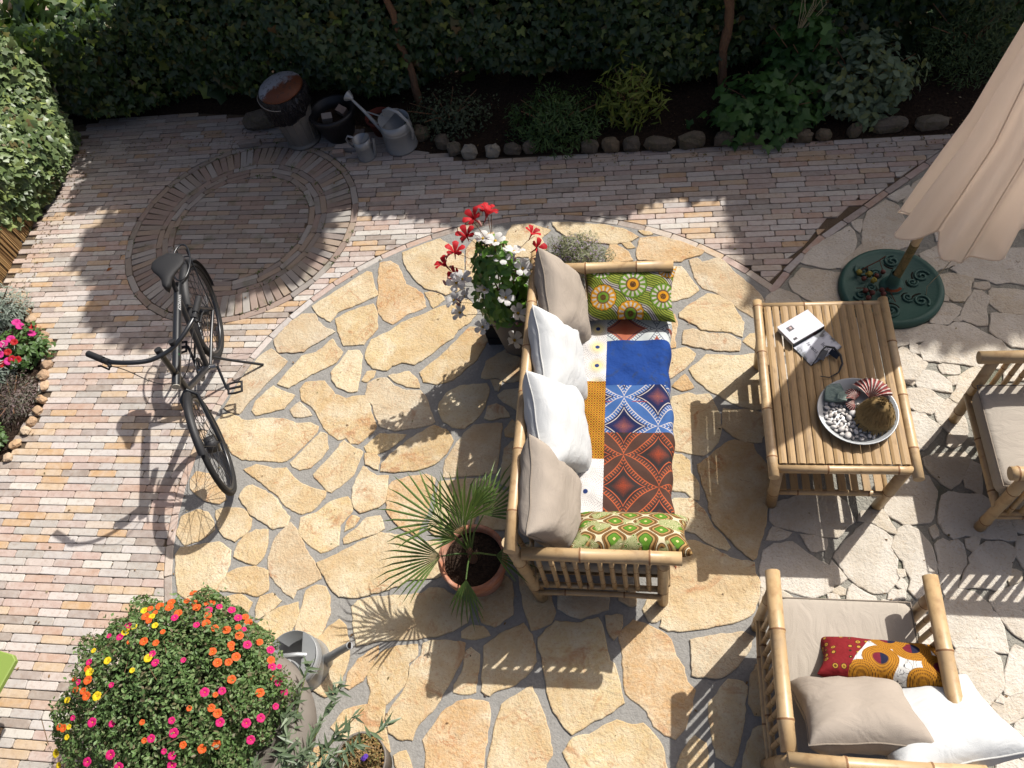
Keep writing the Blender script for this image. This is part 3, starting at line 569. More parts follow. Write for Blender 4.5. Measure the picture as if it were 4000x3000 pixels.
WHITE = [[(701,1879),(766,1910),(948,1964),(1043,1956),(1107,1907),(1130,1820),(1140,1801),(1088,1762),(1038,1704),(937,1710),(819,1736),(717,1757),(689,1790)],
[(657,1674),(698,1747),(791,1716),(745,1686)],
[(846,1708),(901,1700),(976,1683),(961,1627),(892,1615),(871,1652)],
[(639,1607),(698,1647),(794,1659),(826,1632),(865,1596),(919,1556),(979,1526),(979,1464),(972,1402),(864,1358),(816,1369),(736,1397),(610,1405),(609,1496)],
[(609,1388),(648,1402),(717,1378),(779,1333),(704,1235),(613,1231),(595,1317)],
[(987,1563),(1022,1510),(1050,1466),(979,1428),(985,1509)],
[(976,1402),(1011,1416),(1038,1404),(1031,1382),(982,1380)],
[(948,1374),(997,1372),(1003,1355),(977,1341),(954,1353)],
[(1049,1370),(1078,1432),(1129,1390),(1182,1366),(1183,1315),(1046,1309)],
[(1006,1582),(1077,1677),(1193,1783),(1279,1743),(1315,1702),(1306,1619),(1325,1583),(1312,1529),(1318,1494),(1291,1449),(1244,1403),(1179,1397),(1111,1433),(1067,1476),(1034,1537)],
[(1306,1863),(1361,1942),(1400,2032),(1497,2094),(1570,2075),(1597,1986),(1577,1927),(1555,1849),(1530,1801),(1395,1789),(1342,1825)],
[(1185,1851),(1290,1867),(1315,1815),(1347,1726),(1289,1753),(1228,1794),(1161,1802)],
[(1314,1647),(1364,1750),(1418,1780),(1469,1734),(1500,1680),(1513,1616),(1510,1509),(1521,1440),(1435,1402),(1391,1375),(1362,1417),(1384,1479),(1361,1531),(1360,1575),(1333,1611)],
[(1250,1365),(1277,1409),(1337,1411),(1331,1372)],
[(1302,1440),(1332,1477),(1350,1442),(1338,1416)],
[(1319,1520),(1351,1521),(1351,1495),(1325,1485)],
[(1208,1325),(1220,1355),(1323,1346),(1333,1313),(1232,1275)],
[(1527,1764),(1555,1783),(1557,1727),(1534,1708)],
[(1537,1670),(1580,1702),(1607,1686),(1652,1698),(1671,1674),(1671,1613),(1662,1566),(1629,1519),(1608,1472),(1583,1407),(1535,1399),(1528,1456),(1538,1575)],
[(1695,1702),(1734,1717),(1762,1708),(1744,1676),(1719,1642),(1693,1661)],
[(1692,1601),(1753,1663),(1795,1692),(1878,1691),(1929,1655),(1890,1587),(1870,1521),(1830,1474),(1809,1432),(1731,1445),(1679,1449),(1612,1434),(1651,1513),(1692,1567)],
[(1539,1392),(1611,1427),(1677,1411),(1710,1374),(1734,1350),(1739,1319),(1767,1289),(1773,1240),(1769,1174),(1767,1113),(1692,1128),(1616,1136),(1530,1132),(1507,1253),(1512,1340)],
[(1755,1395),(1801,1422),(1871,1450),(1941,1478),(1869,1173),(1818,1218),(1781,1277),(1763,1326),(1747,1356)],
[(1923,1628),(1957,1723),(2007,1739),(1960,1537)],
[(1858,1495),(1886,1544),(1924,1529),(1915,1490),(1862,1462)],
[(1791,1121),(1814,1149),(1838,1136),(1844,1089),(1800,1087)],
[(1371,1272),(1415,1286),(1472,1251),(1475,1202),(1473,1129),(1386,1125),(1374,1155),(1374,1222)],
[(1539,1120),(1612,1117),(1695,1116),(1723,1088),(1720,1023),(1706,937),(1678,908),(1631,866),(1611,848),(1585,852),(1537,883),(1529,984),(1518,1071)],
[(1784,1114),(1859,1130),(1814,938),(1733,911),(1715,915),(1735,996),(1759,1054)],
[(1714,901),(1812,926),(1788,826),(1680,771),(1698,853)],
[(1651,870),(1693,856),(1684,825),(1669,791),(1646,785),(1635,833)],
[(1545,714),(1634,781),(1678,738),(1706,698),(1674,648),(1618,608),(1544,606),(1541,666)],
[(1679,649),(1727,699),(1766,686),(1751,622)],
[(1609,592),(1665,635),(1738,611),(1726,559),(1605,551)],
[(1731,774),(1783,804),(1760,706),(1713,730)],
[(1372,591),(1433,632),(1501,652),(1493,584),(1420,564)],
[(1666,879),(1691,906),(1703,898),(1692,872)],
[(1812,3712),(1937,3781),(2038,3755),(2058,3670),(2011,3620),(1932,3592),(1861,3569),(1821,3638)],
[(1869,3528),(1959,3540),(2098,3504),(2063,3435),(2045,3366),(2003,3319),(1946,3320),(1907,3381),(1880,3411)],
[(1982,3580),(2059,3639),(2114,3689),(2222,3747),(2469,3736),(2398,3433),(2306,3466),(2225,3454),(2175,3491),(2037,3527)],
[(2096,3459),(2184,3466),(2175,3421),(2144,3412),(2090,3429)],
[(2176,3392),(2194,3411),(2387,3385),(2344,3204),(2222,3216),(2182,3256),(2155,3295)],
[(1968,3213),(2023,3308),(2083,3395),(2119,3393),(2155,3343),(2132,3286),(2111,3238),(2098,3125),(2042,3127),(1992,3156),(1968,3175)],
[(1787,3199),(1850,3304),(1934,3291),(1978,3261),(1929,3195),(1876,3140),(1820,3141),(1779,3152)],
[(1866,3333),(1886,3381),(1913,3336),(1911,3323)],
[(1915,3158),(1962,3199),(1963,3166)],
[(1531,3129),(1691,3139),(1816,3122),(1871,3112),(1806,3066),(1741,3017),(1646,3000),(1534,2970),(1463,2971),(1482,3092)],
[(1675,2963),(1804,3057),(1919,3143),(1974,3138),(2024,3104),(2082,3051),(2148,3005),(2167,2950),(2216,2913),(2123,2800),(1966,2824),(1862,2847),(1686,2867),(1682,2922)],
[(2144,3209),(2219,3202),(2340,3185),(2284,2948),(2207,2963),(2140,3032),(2109,3079),(2128,3134)],
[(1631,2996),(1663,2977),(1667,2917),(1624,2932)],
[(1538,2927),(1580,2965),(1619,2923),(1699,2844),(1638,2748),(1590,2691),(1547,2722),(1537,2810)],
[(1765,2826),(1791,2834),(1877,2820),(1871,2772),(1779,2773)],
[(1618,2713),(1672,2787),(1725,2777),(1773,2738),(1805,2694),(1801,2635),(1769,2643),(1691,2661),(1619,2678)],
[(1797,2738),(1856,2746),(1842,2694),(1818,2690),(1808,2707)],
[(1786,2592),(1829,2643),(1869,2746),(1917,2780),(1977,2810),(2018,2779),(1968,2702),(1906,2626),(1833,2559),(1803,2576)],
[(1549,2653),(1608,2657),(1676,2652),(1708,2610),(1747,2580),(1708,2534),(1660,2488),(1595,2501),(1554,2534),(1543,2593)],
[(1687,2493),(1772,2588),(1825,2555),(1784,2476),(1710,2403),(1691,2443)],
[(1547,2493),(1580,2493),(1625,2480),(1645,2443),(1696,2395),(1627,2306),(1571,2251),(1552,2250),(1545,2402)],
[(1721,2391),(1780,2460),(1831,2480),(1835,2403),(1822,2339),(1787,2292),(1742,2363)],
[(1712,2275),(1734,2355),(1779,2284),(1724,2268)],
[(1564,2186),(1637,2216),(1793,2225),(1810,2189),(1763,2108),(1726,2043),(1677,2007),(1635,2042),(1596,2091),(1569,2149)],
[(1765,2087),(1814,2181),(1857,2153),(1824,1968),(1785,2009),(1757,2015)],
[(1578,1798),(1600,1880),(1626,1957),(1660,1978),(1741,1966),(1829,1961),(1905,1907),(1932,1820),(1947,1734),(1936,1711),(1807,1717),(1695,1734),(1633,1712),(1598,1745)],
[(1948,1840),(2030,1822),(2013,1749),(1959,1761)],
[(1869,2010),(1995,2048),(2075,2014),(2038,1856),(1941,1860),(1900,1934)],
[(1943,2301),(2054,2362),(2134,2317),(2080,2084),(1969,2061),(1884,2081)],
[(1973,2500),(2073,2531),(2177,2500),(2142,2347),(2059,2385),(1957,2339)],
[(2121,2761),(2181,2821),(2261,2846),(2230,2717),(2105,2718)],
[(1048,3677),(1132,3804),(1262,3892),(1401,3985),(1420,3945),(1424,3856),(1398,3780),(1358,3717),(1292,3624),(1214,3622),(1124,3652)],
[(1422,4024),(1490,4049),(1458,3932),(1432,3978)],
[(1496,4009),(1544,4121),(1675,4223),(1746,4166),(1775,3916),(1755,3796),(1618,3749),(1459,3713),(1353,3621),(1302,3611),(1331,3686),(1466,3821)],
[(1692,4252),(1848,4355),(1852,4277),(1745,4207)],
[(1884,4370),(2058,4491),(2135,4389),(2047,4091),(1900,3965),(1839,4058),(1791,4199)],
[(2155,4412),(2388,4540),(2659,4520),(2598,4263),(2304,4144),(2137,4154)],
[(1946,3962),(2080,4101),(2202,4094),(2197,3993),(2054,3847),(1937,3831)],
[(2247,4125),(2385,4162),(2575,4230),(2516,3975),(2327,3898),(2227,3991)],
[(954,3507),(1045,3625),(1198,3594),(1306,3569),(1474,3469),(1381,3318),(1262,3284),(1163,3296),(1027,3387),(974,3437)],
[(806,3393),(885,3450),(991,3388),(1021,3319),(925,3236),(796,3277),(789,3365)],
[(706,3063),(936,3198),(1149,3174),(1172,3009),(978,2905),(768,2926)],
[(1248,3172),(1440,3232),(1489,3093),(1428,2916),(1255,2902)],
[(760,2838),(1042,2852),(1110,2731),(949,2623),(760,2666)],
[(1178,2833),(1387,2865),(1447,2728),(1345,2580),(1164,2613)],
[(780,2574),(973,2533),(1000,2357),(877,2247),(757,2308)],
[(1092,2573),(1282,2597),(1323,2429),(1212,2280),(1077,2341)],
[(737,1152),(951,1196),(1050,1102),(969,962),(764,943)],
[(1108,1186),(1289,1236),(1364,1133),(1302,988),(1112,993)],
[(727,886),(947,906),(975,771),(841,659),(724,696)],
[(1041,927),(1254,931),(1293,805),(1172,695),(1029,730)]]
flags(YELLOW, yellow_terrace, M_yel, .005, .0075)
flags(WHITE, white_terrace, M_whi, .004, .0095)

# ================================================================ furniture: bamboo
def bamboo_mat(name, a, b, dark):
    m = Mt(name, .42, .45); p = m.pos(); r = m.rand()
    c = m.mix(m.noise(3.0, 2, .5), a, b)
    c = m.mix(m.math('MULTIPLY', m.ramp(m.noise(22, 3, .6), [(.5, 0.0), (.72, 1.0)]), .55), c, dark)
    c = m.mix(m.ramp(m.noise(6, 3, .65, m.vadd(p, (4, 2, 1))), [(.55, 0.0), (.75, .5)]), c, S(176, 160, 138))
    c = m.mix(m.math('MULTIPLY', r, .28), c, dark)
    m.base(c); return m
M_bam = bamboo_mat('bamboo', S(228, 198, 152), S(212, 176, 126), S(158, 120, 80))
M_node = Mt('bamboo_node', .6, .2, base=S(150, 110, 76))
M_bend = Mt('bamboo_cut_end', .8, .2); M_bend.base(M_bend.mix(M_bend.noise(60, 3), S(206, 178, 138), S(232, 206, 166)))
def slat_mat():
    m = Mt('weathered_bamboo_slat', .6, .3); o = m.obj(); r = m.rand()
    ov = m.vadd(o, m.comb(m.math('MULTIPLY', r, 13.0), m.math('MULTIPLY', r, 5.0)))
    c = m.mix(m.noise(5, 3, .6, m.mapv(ov, (6, 1, 1))), S(214, 178, 124), S(178, 142, 96))
    c = m.mix(m.ramp(m.noise(9, 3, .6, m.mapv(ov, (5, .6, 1))), [(.5, 0.0), (.72, .65)]), c, S(150, 126, 98))
    c = m.mix(m.math('MULTIPLY', r, .4), c, S(166, 138, 102))
    c = m.mix(m.math('MULTIPLY', m.ramp(m.noise(40, 2, .6, m.mapv(ov, (1, .3, 1))), [(.6, 0.0), (.7, 1.0)]), .4), c, S(120, 92, 60))
    m.base(c); m.bump(m.noise(30, 2, .6, m.mapv(ov, (5, .5, 1))), .2, .004); return m
M_slat = slat_mat()
def pole(name, p0, p1, r, parent, node=.33, n=12, taper=0.0, bend=0.0):
    """a bamboo culm: slightly swollen, darker node rings, cut ends"""
    p0 = Vector(p0); p1 = Vector(p1); d = p1 - p0; Lg = d.length; t = d / Lg
    up = Vector((0, 0, 1)) if abs(t.z) < .9 else Vector((1, 0, 0)); a = t.cross(up).normalized(); b = a.cross(t)
    st = [(0.0, 1.0, 0)]; x = random.uniform(.25, .9) * node
    while x < Lg - .03:
        st += [(x - .012, 1.0, 0), (x - .0045, 1.10, 1), (x + .0045, 1.10, 1), (x + .012, 1.0, 0)]; x += node * random.uniform(.85, 1.15)
    if len(st) < 2 and bend: st.append((Lg / 2, 1, 0))
    st.append((Lg, 1.0, 0)); vs_ = []
    bx, by = random.uniform(-1, 1) * bend, random.uniform(-1, 1) * bend
    for (s_, k, _) in st:
        q = s_ / Lg; rr = r * k * (1 - taper * q); w = math.sin(PI * q)
        c = p0 + t * s_ + a * (bx * w) + b * (by * w)
        for i in range(n):
            w = 2 * PI * i / n; vs_.append(c + a * (rr * math.cos(w)) + b * (rr * math.sin(w)))
    B_ = MB()
    fs = {0: [], 1: []}
    for j in range(len(st) - 1):
        mi = 1 if (st[j][2] and st[j + 1][2]) else 0
        for i in range(n): fs[mi].append((j * n + i, j * n + (i + 1) % n, (j + 1) * n + (i + 1) % n, (j + 1) * n + i))
    B_.v = [tuple(v) for v in vs_]
    for mi in (0, 1):
        for f in fs[mi]: B_.f.append(list(f)); B_.mi.append(mi); B_.sm.append(True)
    m = len(st)
    B_.f.append(list(range(n - 1, -1, -1))); B_.mi.append(2); B_.sm.append(False)
    B_.f.append([(m - 1) * n + i for i in range(n)]); B_.mi.append(2); B_.sm.append(False)
    return B_.build(name, [M_bam, M_node, M_bend], parent)

def rbox(name, sx, sy, sz, r, mat, parent, loc=(0, 0, 0), rot=(0, 0, 0), seg=3, puff=0.0, grid=10):
    """soft box (seat cushion): rounded edges, slightly domed top"""
    B_ = MB(); nx = grid; ny = max(4, int(grid * sy / sx)); 
    prof = []
    for k in range(seg + 1):
        t = PI / 2 * k / seg; prof.append((r * (1 - math.sin(t)), r * (1 - math.cos(t)) ))
    def ringpts(ins, z):
        out = []; hx, hy = sx / 2 - ins, sy / 2 - ins; rr = max(.002, min(.05, hx * .3)); 
        for cx, cy, a in ((hx - rr, hy - rr, 0), (-hx + rr, hy - rr, 90), (-hx + rr, -hy + rr, 180), (hx - rr, -hy + rr, 270)):
            for k in (0, 30, 60, 90): t = math.radians(a + k); out.append(Vector((cx + rr * math.cos(t), cy + rr * math.sin(t), z)))
        return out
    rings = [ringpts(i, -sz / 2 + d) for d, i in [(q[1], q[0]) for q in prof][::1]] if False else []
    for k in range(seg + 1): t = PI / 2 * k / seg; rings.append(ringpts(r * (1 - math.sin(t)), -sz / 2 + r * (1 - math.cos(t))))
    for k in range(seg + 1): t = PI / 2 * k / seg; rings.append(ringpts(r * (1 - math.cos(t)), sz / 2 - r * (1 - math.sin(t))))
    for ins, dz in ((r + .03, puff * .45), (r + .09, puff * .8), (min(sx, sy) * .4, puff)): rings.append(ringpts(min(ins, min(sx, sy) / 2 - .01), sz / 2 + dz))
    n = len(rings[0]); vs_ = [v for rg in rings for v in rg]; fs = [tuple(range(n - 1, -1, -1))]
    for j in range(len(rings) - 1):
        for i in range(n): fs.append((j * n + i, j * n + (i + 1) % n, (j + 1) * n + (i + 1) % n, (j + 1) * n + i))
    fs.append(tuple((len(rings) - 1) * n + i for i in range(n)))
    B_.add(vs_, fs, 0, True)
    o = B_.build(name, mat, parent); o.location = loc; o.rotation_euler = rot; return o, rings[2 * seg + 1 if False else seg + 2]

def fabric(name, c, c2=None, rough=.9, sc_=900):
    m = Mt(name, rough, .15); 
    m.base(m.mix(m.noise(7, 3, .5, m.obj()), c, c2 or tuple(v * .9 for v in c[:3]) + (1,)))
    w = m.noise(6, 3, .5, m.mapv(m.obj(), (1, 2.0, 1)), 1.4)
    m.bump(m.math('ADD', w, m.math('MULTIPLY', m.noise(260, 1, .5, m.obj()), .08)), .42, .02); return m
M_taupe = fabric('taupe_canvas', S(186, 174, 160), S(178, 166, 152)); M_wht = fabric('white_canvas', S(232, 234, 232), S(224, 226, 226))
M_seat = fabric('grey_beige_canvas', S(198, 188, 174), S(190, 180, 166)); M_pipe = fabric('taupe_piping', S(160, 148, 134)); M_wpipe = fabric('white_piping', S(226, 226, 222))
M_cream = fabric('cream_frame', S(214, 204, 186)); M_dark = Mt('dark_slat', .8, .2, base=S(96, 84, 70))

def seat_frame(root, hw, spind_back):
    """arms, legs, back and seat of one bamboo seat; faces +x, half width hw along y"""
    for sgn in (-1, 1):
        y = sgn * hw
        pole('arm_rail', (-.36, y * .985, .675), (.41, y * .985, .668), .034, root, bend=.004)
        pole('leg', (.33, y, 0), (.325, y * .99, .65), .029, root)
        pole('rear_leg', (-.335, y, 0), (-.41, y * .975, .80), .033, root)
        pole('low_rail', (-.33, y * .99, .215), (.32, y * .99, .205), .017, root, bend=.006)
        pole('low_rail', (-.33, y * 1.03, .185), (.32, y * 1.03, .185), .015, root, bend=.01)
        for k in range(10):
            x = -.285 + k * .0605
            pole('spindle', (x, y * .995, .20), (x - .004, y * .985, .648), .0135, root, node=.2, n=8, bend=.005)
    pole('back_rail', (-.402, -hw - .02, .785), (-.402, hw + .02, .785), .031, root, bend=.006)
    pole('back_low_rail', (-.36, -hw, .33), (-.36, hw, .33), .02, root)
    n = spind_back
    for k in range(n):
        y = -hw + 2 * hw * (k + 1) / (n + 1)
        pole('spindle', (-.36, y, .33), (-.40, y, .765), .0135, root, node=.22, n=8, bend=.004)
    pole('seat_rail', (.34, -hw, .29), (.34, hw, .29), .025, root)
    pole('seat_rail', (-.345, -hw, .29), (-.345, hw, .29), .02, root)
    k = 0; y = -hw + .06
    while y < hw - .04:
        b = MB(); b.box((0, y, .318), (.66, .05, .012)); b.build('seat_slat', M_slat, root); y += .085

def pillow(name, label, cat, w, h, t, loc, R3, mats, pipe=None, group=None, n=20, pinch=.11, wr=.006, seed=1):
    """a stuffed cushion: pinched corners, pillow swell, soft wrinkles, seam piping"""
    rs = np.random.default_rng(seed); root = tag(bpy.data.objects.new(name, None), label, cat, group); COL.objects.link(root)
    M4 = Matrix.Translation(loc) @ R3.to_4x4(); root.matrix_world = M4
    ph = rs.uniform(0, 6.28, 8)
    def outl(u, v):
        return (u * (1 - pinch * (1 - v * v)) * w / 2 + (0), v * (1 - pinch * (1 - u * u)) * h / 2)
    V = []; F = []
    for side in (1, -1):
        o0 = len(V)
        for j in range(n + 1):
            for i in range(n + 1):
                u = math.sin((-1 + 2 * i / n) * PI / 2); v = math.sin((-1 + 2 * j / n) * PI / 2)
                x, y = outl(u, v); q = max(0, (1 - u ** 4)) * max(0, (1 - v ** 4)); z = t / 2 * q ** .42
                e = 1 - q
                z += wr * q * (math.sin(6 * u + 3 * v + ph[0]) * math.sin(5 * v - 2 * u + ph[1]))
                ra = math.atan2(v, u); rr_ = math.hypot(u, v)
                z += wr * 1.6 * min(q * 3, 1) * max(0, rr_ - .45) * math.sin(11 * ra + ph[2] + 3 * rr_) 
                V.append((x, y, side * z))
        for j in range(n):
            for i in range(n):
                f = (o0 + j * (n + 1) + i, o0 + j * (n + 1) + i + 1, o0 + (j + 1) * (n + 1) + i + 1, o0 + (j + 1) * (n + 1) + i)
                F.append(f if side > 0 else f[::-1])
    b = MB(); b.add(V, F, 0, True); b.build('cover', mats, root)
    per = [outl(-1 + 2 * k / 16, -1) for k in range(16)] + [outl(1, -1 + 2 * k / 16) for k in range(16)] + [outl(1 - 2 * k / 16, 1) for k in range(16)] + [outl(-1, 1 - 2 * k / 16) for k in range(16)]
    if pipe is not None:
        b = MB(); b.tube([(x * 1.004, y * 1.004, wr * .5 * math.sin(k * .9)) for k, (x, y) in enumerate(per)], .0042, 6, closed=True); b.build('piping', pipe, root)
    return root
def basis(xd, zd):
    """rotation whose local x ~ xd and local z (cushion face) ~ zd"""
    z = Vector(zd).normalized(); x = Vector(xd); x = (x - z * x.dot(z)).normalized(); y = z.cross(x)
    return Matrix((x, y, z)).transposed()

# ---------------------------------------------------------------- sofa
sofa = thing('bamboo_sofa', 'long bamboo sofa with spindle arms and a patchwork cloth on its seat', 'sofa', (-.25, 2.215, 0))
seat_frame(sofa, .918, 17)
rbox('seat_cushion', .70, 1.76, .095, .035, M_cream, sofa, (.005, 0, .372), puff=.006)

# ---------------------------------------------------------------- printed cloth patterns (object space, metres)
def star_print(name, ground, ground2, line, dark, glow, cell=.38):
    m = Mt(name, .88, .15); o = m.obj(); X, Y, _ = m.xyz(o)
    res = None
    for ox, oy in ((0, 0), (.5, .5)):
        fx = m.math('MULTIPLY', m.math('SUBTRACT', m.math('FRACT', m.math('ADD', m.math('DIVIDE', X, cell), .5 + ox)), .5), 2.0)
        fy = m.math('MULTIPLY', m.math('SUBTRACT', m.math('FRACT', m.math('ADD', m.math('DIVIDE', Y, cell), .5 + oy)), .5), 2.0)
        ax, ay = m.math('ABSOLUTE', fx), m.math('ABSOLUTE', fy)
        f = m.math('ADD', m.math('POWER', ax, .74), m.math('POWER', ay, .74))
        th = m.math('ARCTAN2', m.math('SUBTRACT', ax, ay), m.math('ADD', ax, ay))
        teeth = m.math('MULTIPLY', m.math('ABSOLUTE', m.math('SINE', m.math('MULTIPLY', m.math('SUBTRACT', ax, ay), 26.0))), 1.0)
        band = m.math('MULTIPLY', m.step(f, .80, .015), m.math('SUBTRACT', 1.0, m.step(f, .98, .015)))
        tooth = m.math('MULTIPLY', m.math('MULTIPLY', band, m.step(teeth, .93, .05)), .9)
        l1 = m.math('MULTIPLY', m.step(f, .685, .012), m.math('SUBTRACT', 1.0, m.step(f, .72, .012)))
        edge = m.math('MULTIPLY', m.step(f, .97, .012), m.math('SUBTRACT', 1.0, m.step(f, 1.0, .012)))
        mask = m.math('MAXIMUM', m.math('MAXIMUM', band if False else tooth, l1), edge)
        ins = m.math('SUBTRACT', 1.0, m.step(f, .8, .01))
        g = m.math('SUBTRACT', 1.0, m.node('MapRange', {0: m.math('ADD', ax, ay), 1: .0, 2: .36, 3: 0.0, 4: 1.0}).outputs[0])
        g = m.math('MULTIPLY', g, m.ramp(m.noise(260, 1, .5, o), [(.3, .35), (.6, 1.0)]))
        res = [m.math('MAXIMUM', a, b) for a, b in zip(res, (mask, ins, g))] if res else [mask, ins, g]
    c = m.mix(res[1], m.mix(m.noise(3, 2, .5, o), ground, ground2), dark)
    c = m.mix(m.math('MULTIPLY', res[2], .7), c, glow)
    c = m.mix(res[0], c, line)
    m.base(c); m.bump(m.noise(9, 2, .5, o), .3, .03); return m
M_pr1 = star_print('brown_star_print', S(92, 66, 56), S(82, 58, 50), S(214, 106, 62), S(58, 50, 50), S(206, 86, 44))
M_pr2 = star_print('blue_star_print', S(56, 92, 156), S(84, 126, 182), S(226, 214, 204), S(34, 42, 84), S(186, 106, 74))
M_pr3 = star_print('pale_star_print', S(226, 222, 206), S(196, 212, 220), S(44, 44, 84), S(178, 104, 78), S(168, 66, 42))
def leaf_print():
    m = Mt('blue_leaf_print', .88, .15); o = m.obj(); X, Y, _ = m.xyz(o)
    w = m.math('MULTIPLY', m.noise(9, 2, .5, m.mapv(o, (1, 1, 1)), 2.2), 1.35)
    b = m.math('MULTIPLY', m.math('MULTIPLY', m.step(w, .8, .1), m.step(m.vor(95, o), .32, .08)), .6)
    c = m.mix(m.noise(4, 2, .5, o), S(28, 64, 138), S(38, 78, 152))
    m.base(m.mix(m.math('MULTIPLY', b, .75), c, S(62, 70, 62))); m.bump(m.noise(10, 3, .6, o), .5, .03); return m
M_pr4 = leaf_print()
def dot_print(name, tint):
    m = Mt(name, .88, .15); o = m.obj(); X, Y, _ = m.xyz(o)
    cy = m.math('MULTIPLY', m.math('SUBTRACT', m.math('FRACT', m.math('ADD', m.math('DIVIDE', Y, .135), .5)), .5), .135)
    r = m.math('SQRT', m.math('ADD', m.math('MULTIPLY', m.math('ADD', X, .0), X), m.math('MULTIPLY', cy, cy)))
    th = m.math('ARCTAN2', cy, X)
    dots = m.math('MULTIPLY', m.step(m.math('SINE', m.math('MULTIPLY', r, 620.0)), .3, .3), m.step(m.math('SINE', m.math('MULTIPLY', th, 34.0)), .25, .3))
    dots = m.math('MULTIPLY', dots, m.step(r, .028, .002))
    eye = m.math('SUBTRACT', 1.0, m.step(r, .0135, .0015))
    c = m.mix(m.ramp(r, [(.02, .0), (.06, 1.0)]), tint, S(236, 232, 228))
    c = m.mix(m.math('MULTIPLY', dots, .6), c, S(96, 100, 112)); c = m.mix(eye, c, S(46, 66, 122))
    m.base(c); m.bump(m.noise(10, 3, .6, o), .4, .03); return m
M_pr5 = dot_print('white_dot_print', S(236, 232, 228)); M_pr6 = dot_print('cream_dot_print', S(238, 218, 158))
def lattice_print():
    m = Mt('yellow_lattice_print', .88, .15); o = m.obj(); X, Y, _ = m.xyz(o); k = 32.0
    a = m.math('SUBTRACT', m.math('FRACT', m.math('MULTIPLY', m.math('ADD', X, Y), k)), .5); b = m.math('SUBTRACT', m.math('FRACT', m.math('MULTIPLY', m.math('SUBTRACT', X, Y), k)), .5)
    d = m.math('MAXIMUM', m.math('ABSOLUTE', a), m.math('ABSOLUTE', b))
    c = m.mix(m.step(d, .42, .04), S(214, 152, 44), S(84, 66, 30)); c = m.mix(m.math('SUBTRACT', 1.0, m.step(d, .2, .04)), c, S(116, 40, 34))
    m.base(c); m.bump(m.noise(10, 3, .6, o), .4, .03); return m
M_pr7 = lattice_print()
cloth = thing('patchwork_cloth', 'patchwork cloth of blue, brown and white prints covering the sofa seat', 'cloth', (-.13, 2.16, .428))
def patch(x0, x1, y0, y1, mat, front):
    """one patch, in world metres; the front patches hang over the seat edge"""
    nx = max(6, int((x1 - x0) / .02)); ny = max(6, int((y1 - y0) / .02)); V = []
    for j in range(ny + 1):
        for i in range(nx + 1):
            x = x0 + (x1 - x0) * i / nx; y = y0 + (y1 - y0) * j / ny
            z = .006 + .005 * math.sin(15 * y + 9 * x) * math.sin(21 * x + 4) + .003 * math.sin(41 * y + 26 * x) + .006 * math.exp(-((y - 2.27 + .4 * x) / .02) ** 2) + .006 * math.exp(-((y - 2.62 - .5 * x) / .018) ** 2)
            if front:
                e = .105 + .010 * math.sin(9 * y + 1) + .006 * math.sin(31 * y)
                if x > e: d = x - e; x = e + .04 * (1 - math.exp(-d / .03)); z -= d * .75 + max(0, d - .02) * .35
            V.append((x + .13, y - 2.16, z))
    F = [(j * (nx + 1) + i, j * (nx + 1) + i + 1, (j + 1) * (nx + 1) + i + 1, (j + 1) * (nx + 1) + i) for j in range(ny) for i in range(nx)]
    b = MB(); b.add([(v[0] - 0, v[1], v[2]) for v in V], F, 0, True); return b
for (x0, x1, y0, y1, mat, fr, oo) in [(-.235, .20, 1.36, 2.118, M_pr1, 1, (-.128, 1.79)), (-.235, .20, 2.118, 2.43, M_pr2, 1, (-.128, 2.16)), (-.235, .20, 2.43, 2.745, M_pr4, 1, (-.128, 2.5)),
                                     (-.235, .20, 2.745, 3.06, M_pr3, 1, (-.128, 2.83)), (-.50, -.235, 1.36, 1.955, M_pr5, 0, (-.33, 1.62)), (-.50, -.235, 1.955, 2.457, M_pr7, 0, (-.36, 2.2)), (-.50, -.235, 2.457, 3.06, M_pr6, 0, (-.29, 2.7))]:
    b = patch(x0, x1, y0, y1, mat, fr)
    dx, dy = oo[0] + .13, oo[1] - 2.16
    b.v = [(v[0] - dx, v[1] - dy, v[2]) for v in b.v]; o = b.build('patch', mat, cloth); o.location = (dx, dy, 0)
b = MB(); b.tube([(.0 + .13 + x, 2.318 - 2.16 + .002 * math.sin(x * 90), .0075 if x < .09 else .0075 - (x - .09) * .9) for x in [-.235 + .012 * k for k in range(29)]], .0022, 5); b.build('red_seam', Mt('red_thread', .8, .2, base=S(190, 60, 76)), cloth)

# ---------------------------------------------------------------- sofa cushions
pillow('beige_cushion', 'beige cushion leaning at the far end of the sofa back', 'cushion', .52, .52, .20, (-.488, 2.885, .655), basis((-.06, 1, .42), (.93, .02, .34)), M_taupe, M_pipe, 'cushions along the sofa back', seed=3)
pillow('white_cushion', 'white cushion half hidden behind another white one on the sofa', 'cushion', .52, .52, .20, (-.492, 2.47, .655), basis((-.06, 1, .40), (.93, .02, .34)), M_wht, M_wpipe, 'cushions along the sofa back', seed=4)
pillow('white_cushion', 'white cushion in front, overlapping the near beige cushion on the sofa', 'cushion', .54, .54, .22, (-.472, 2.03, .665), basis((-.06, 1, .42), (.92, .02, .38)), M_wht, M_wpipe, 'cushions along the sofa back', seed=5)
pillow('beige_cushion', 'beige cushion upright in the near corner of the sofa by the palm', 'cushion', .52, .52, .22, (-.485, 1.60, .655), basis((.0, 1, .06), (.94, .02, .32)), M_taupe, M_pipe, 'cushions along the sofa back', seed=6)
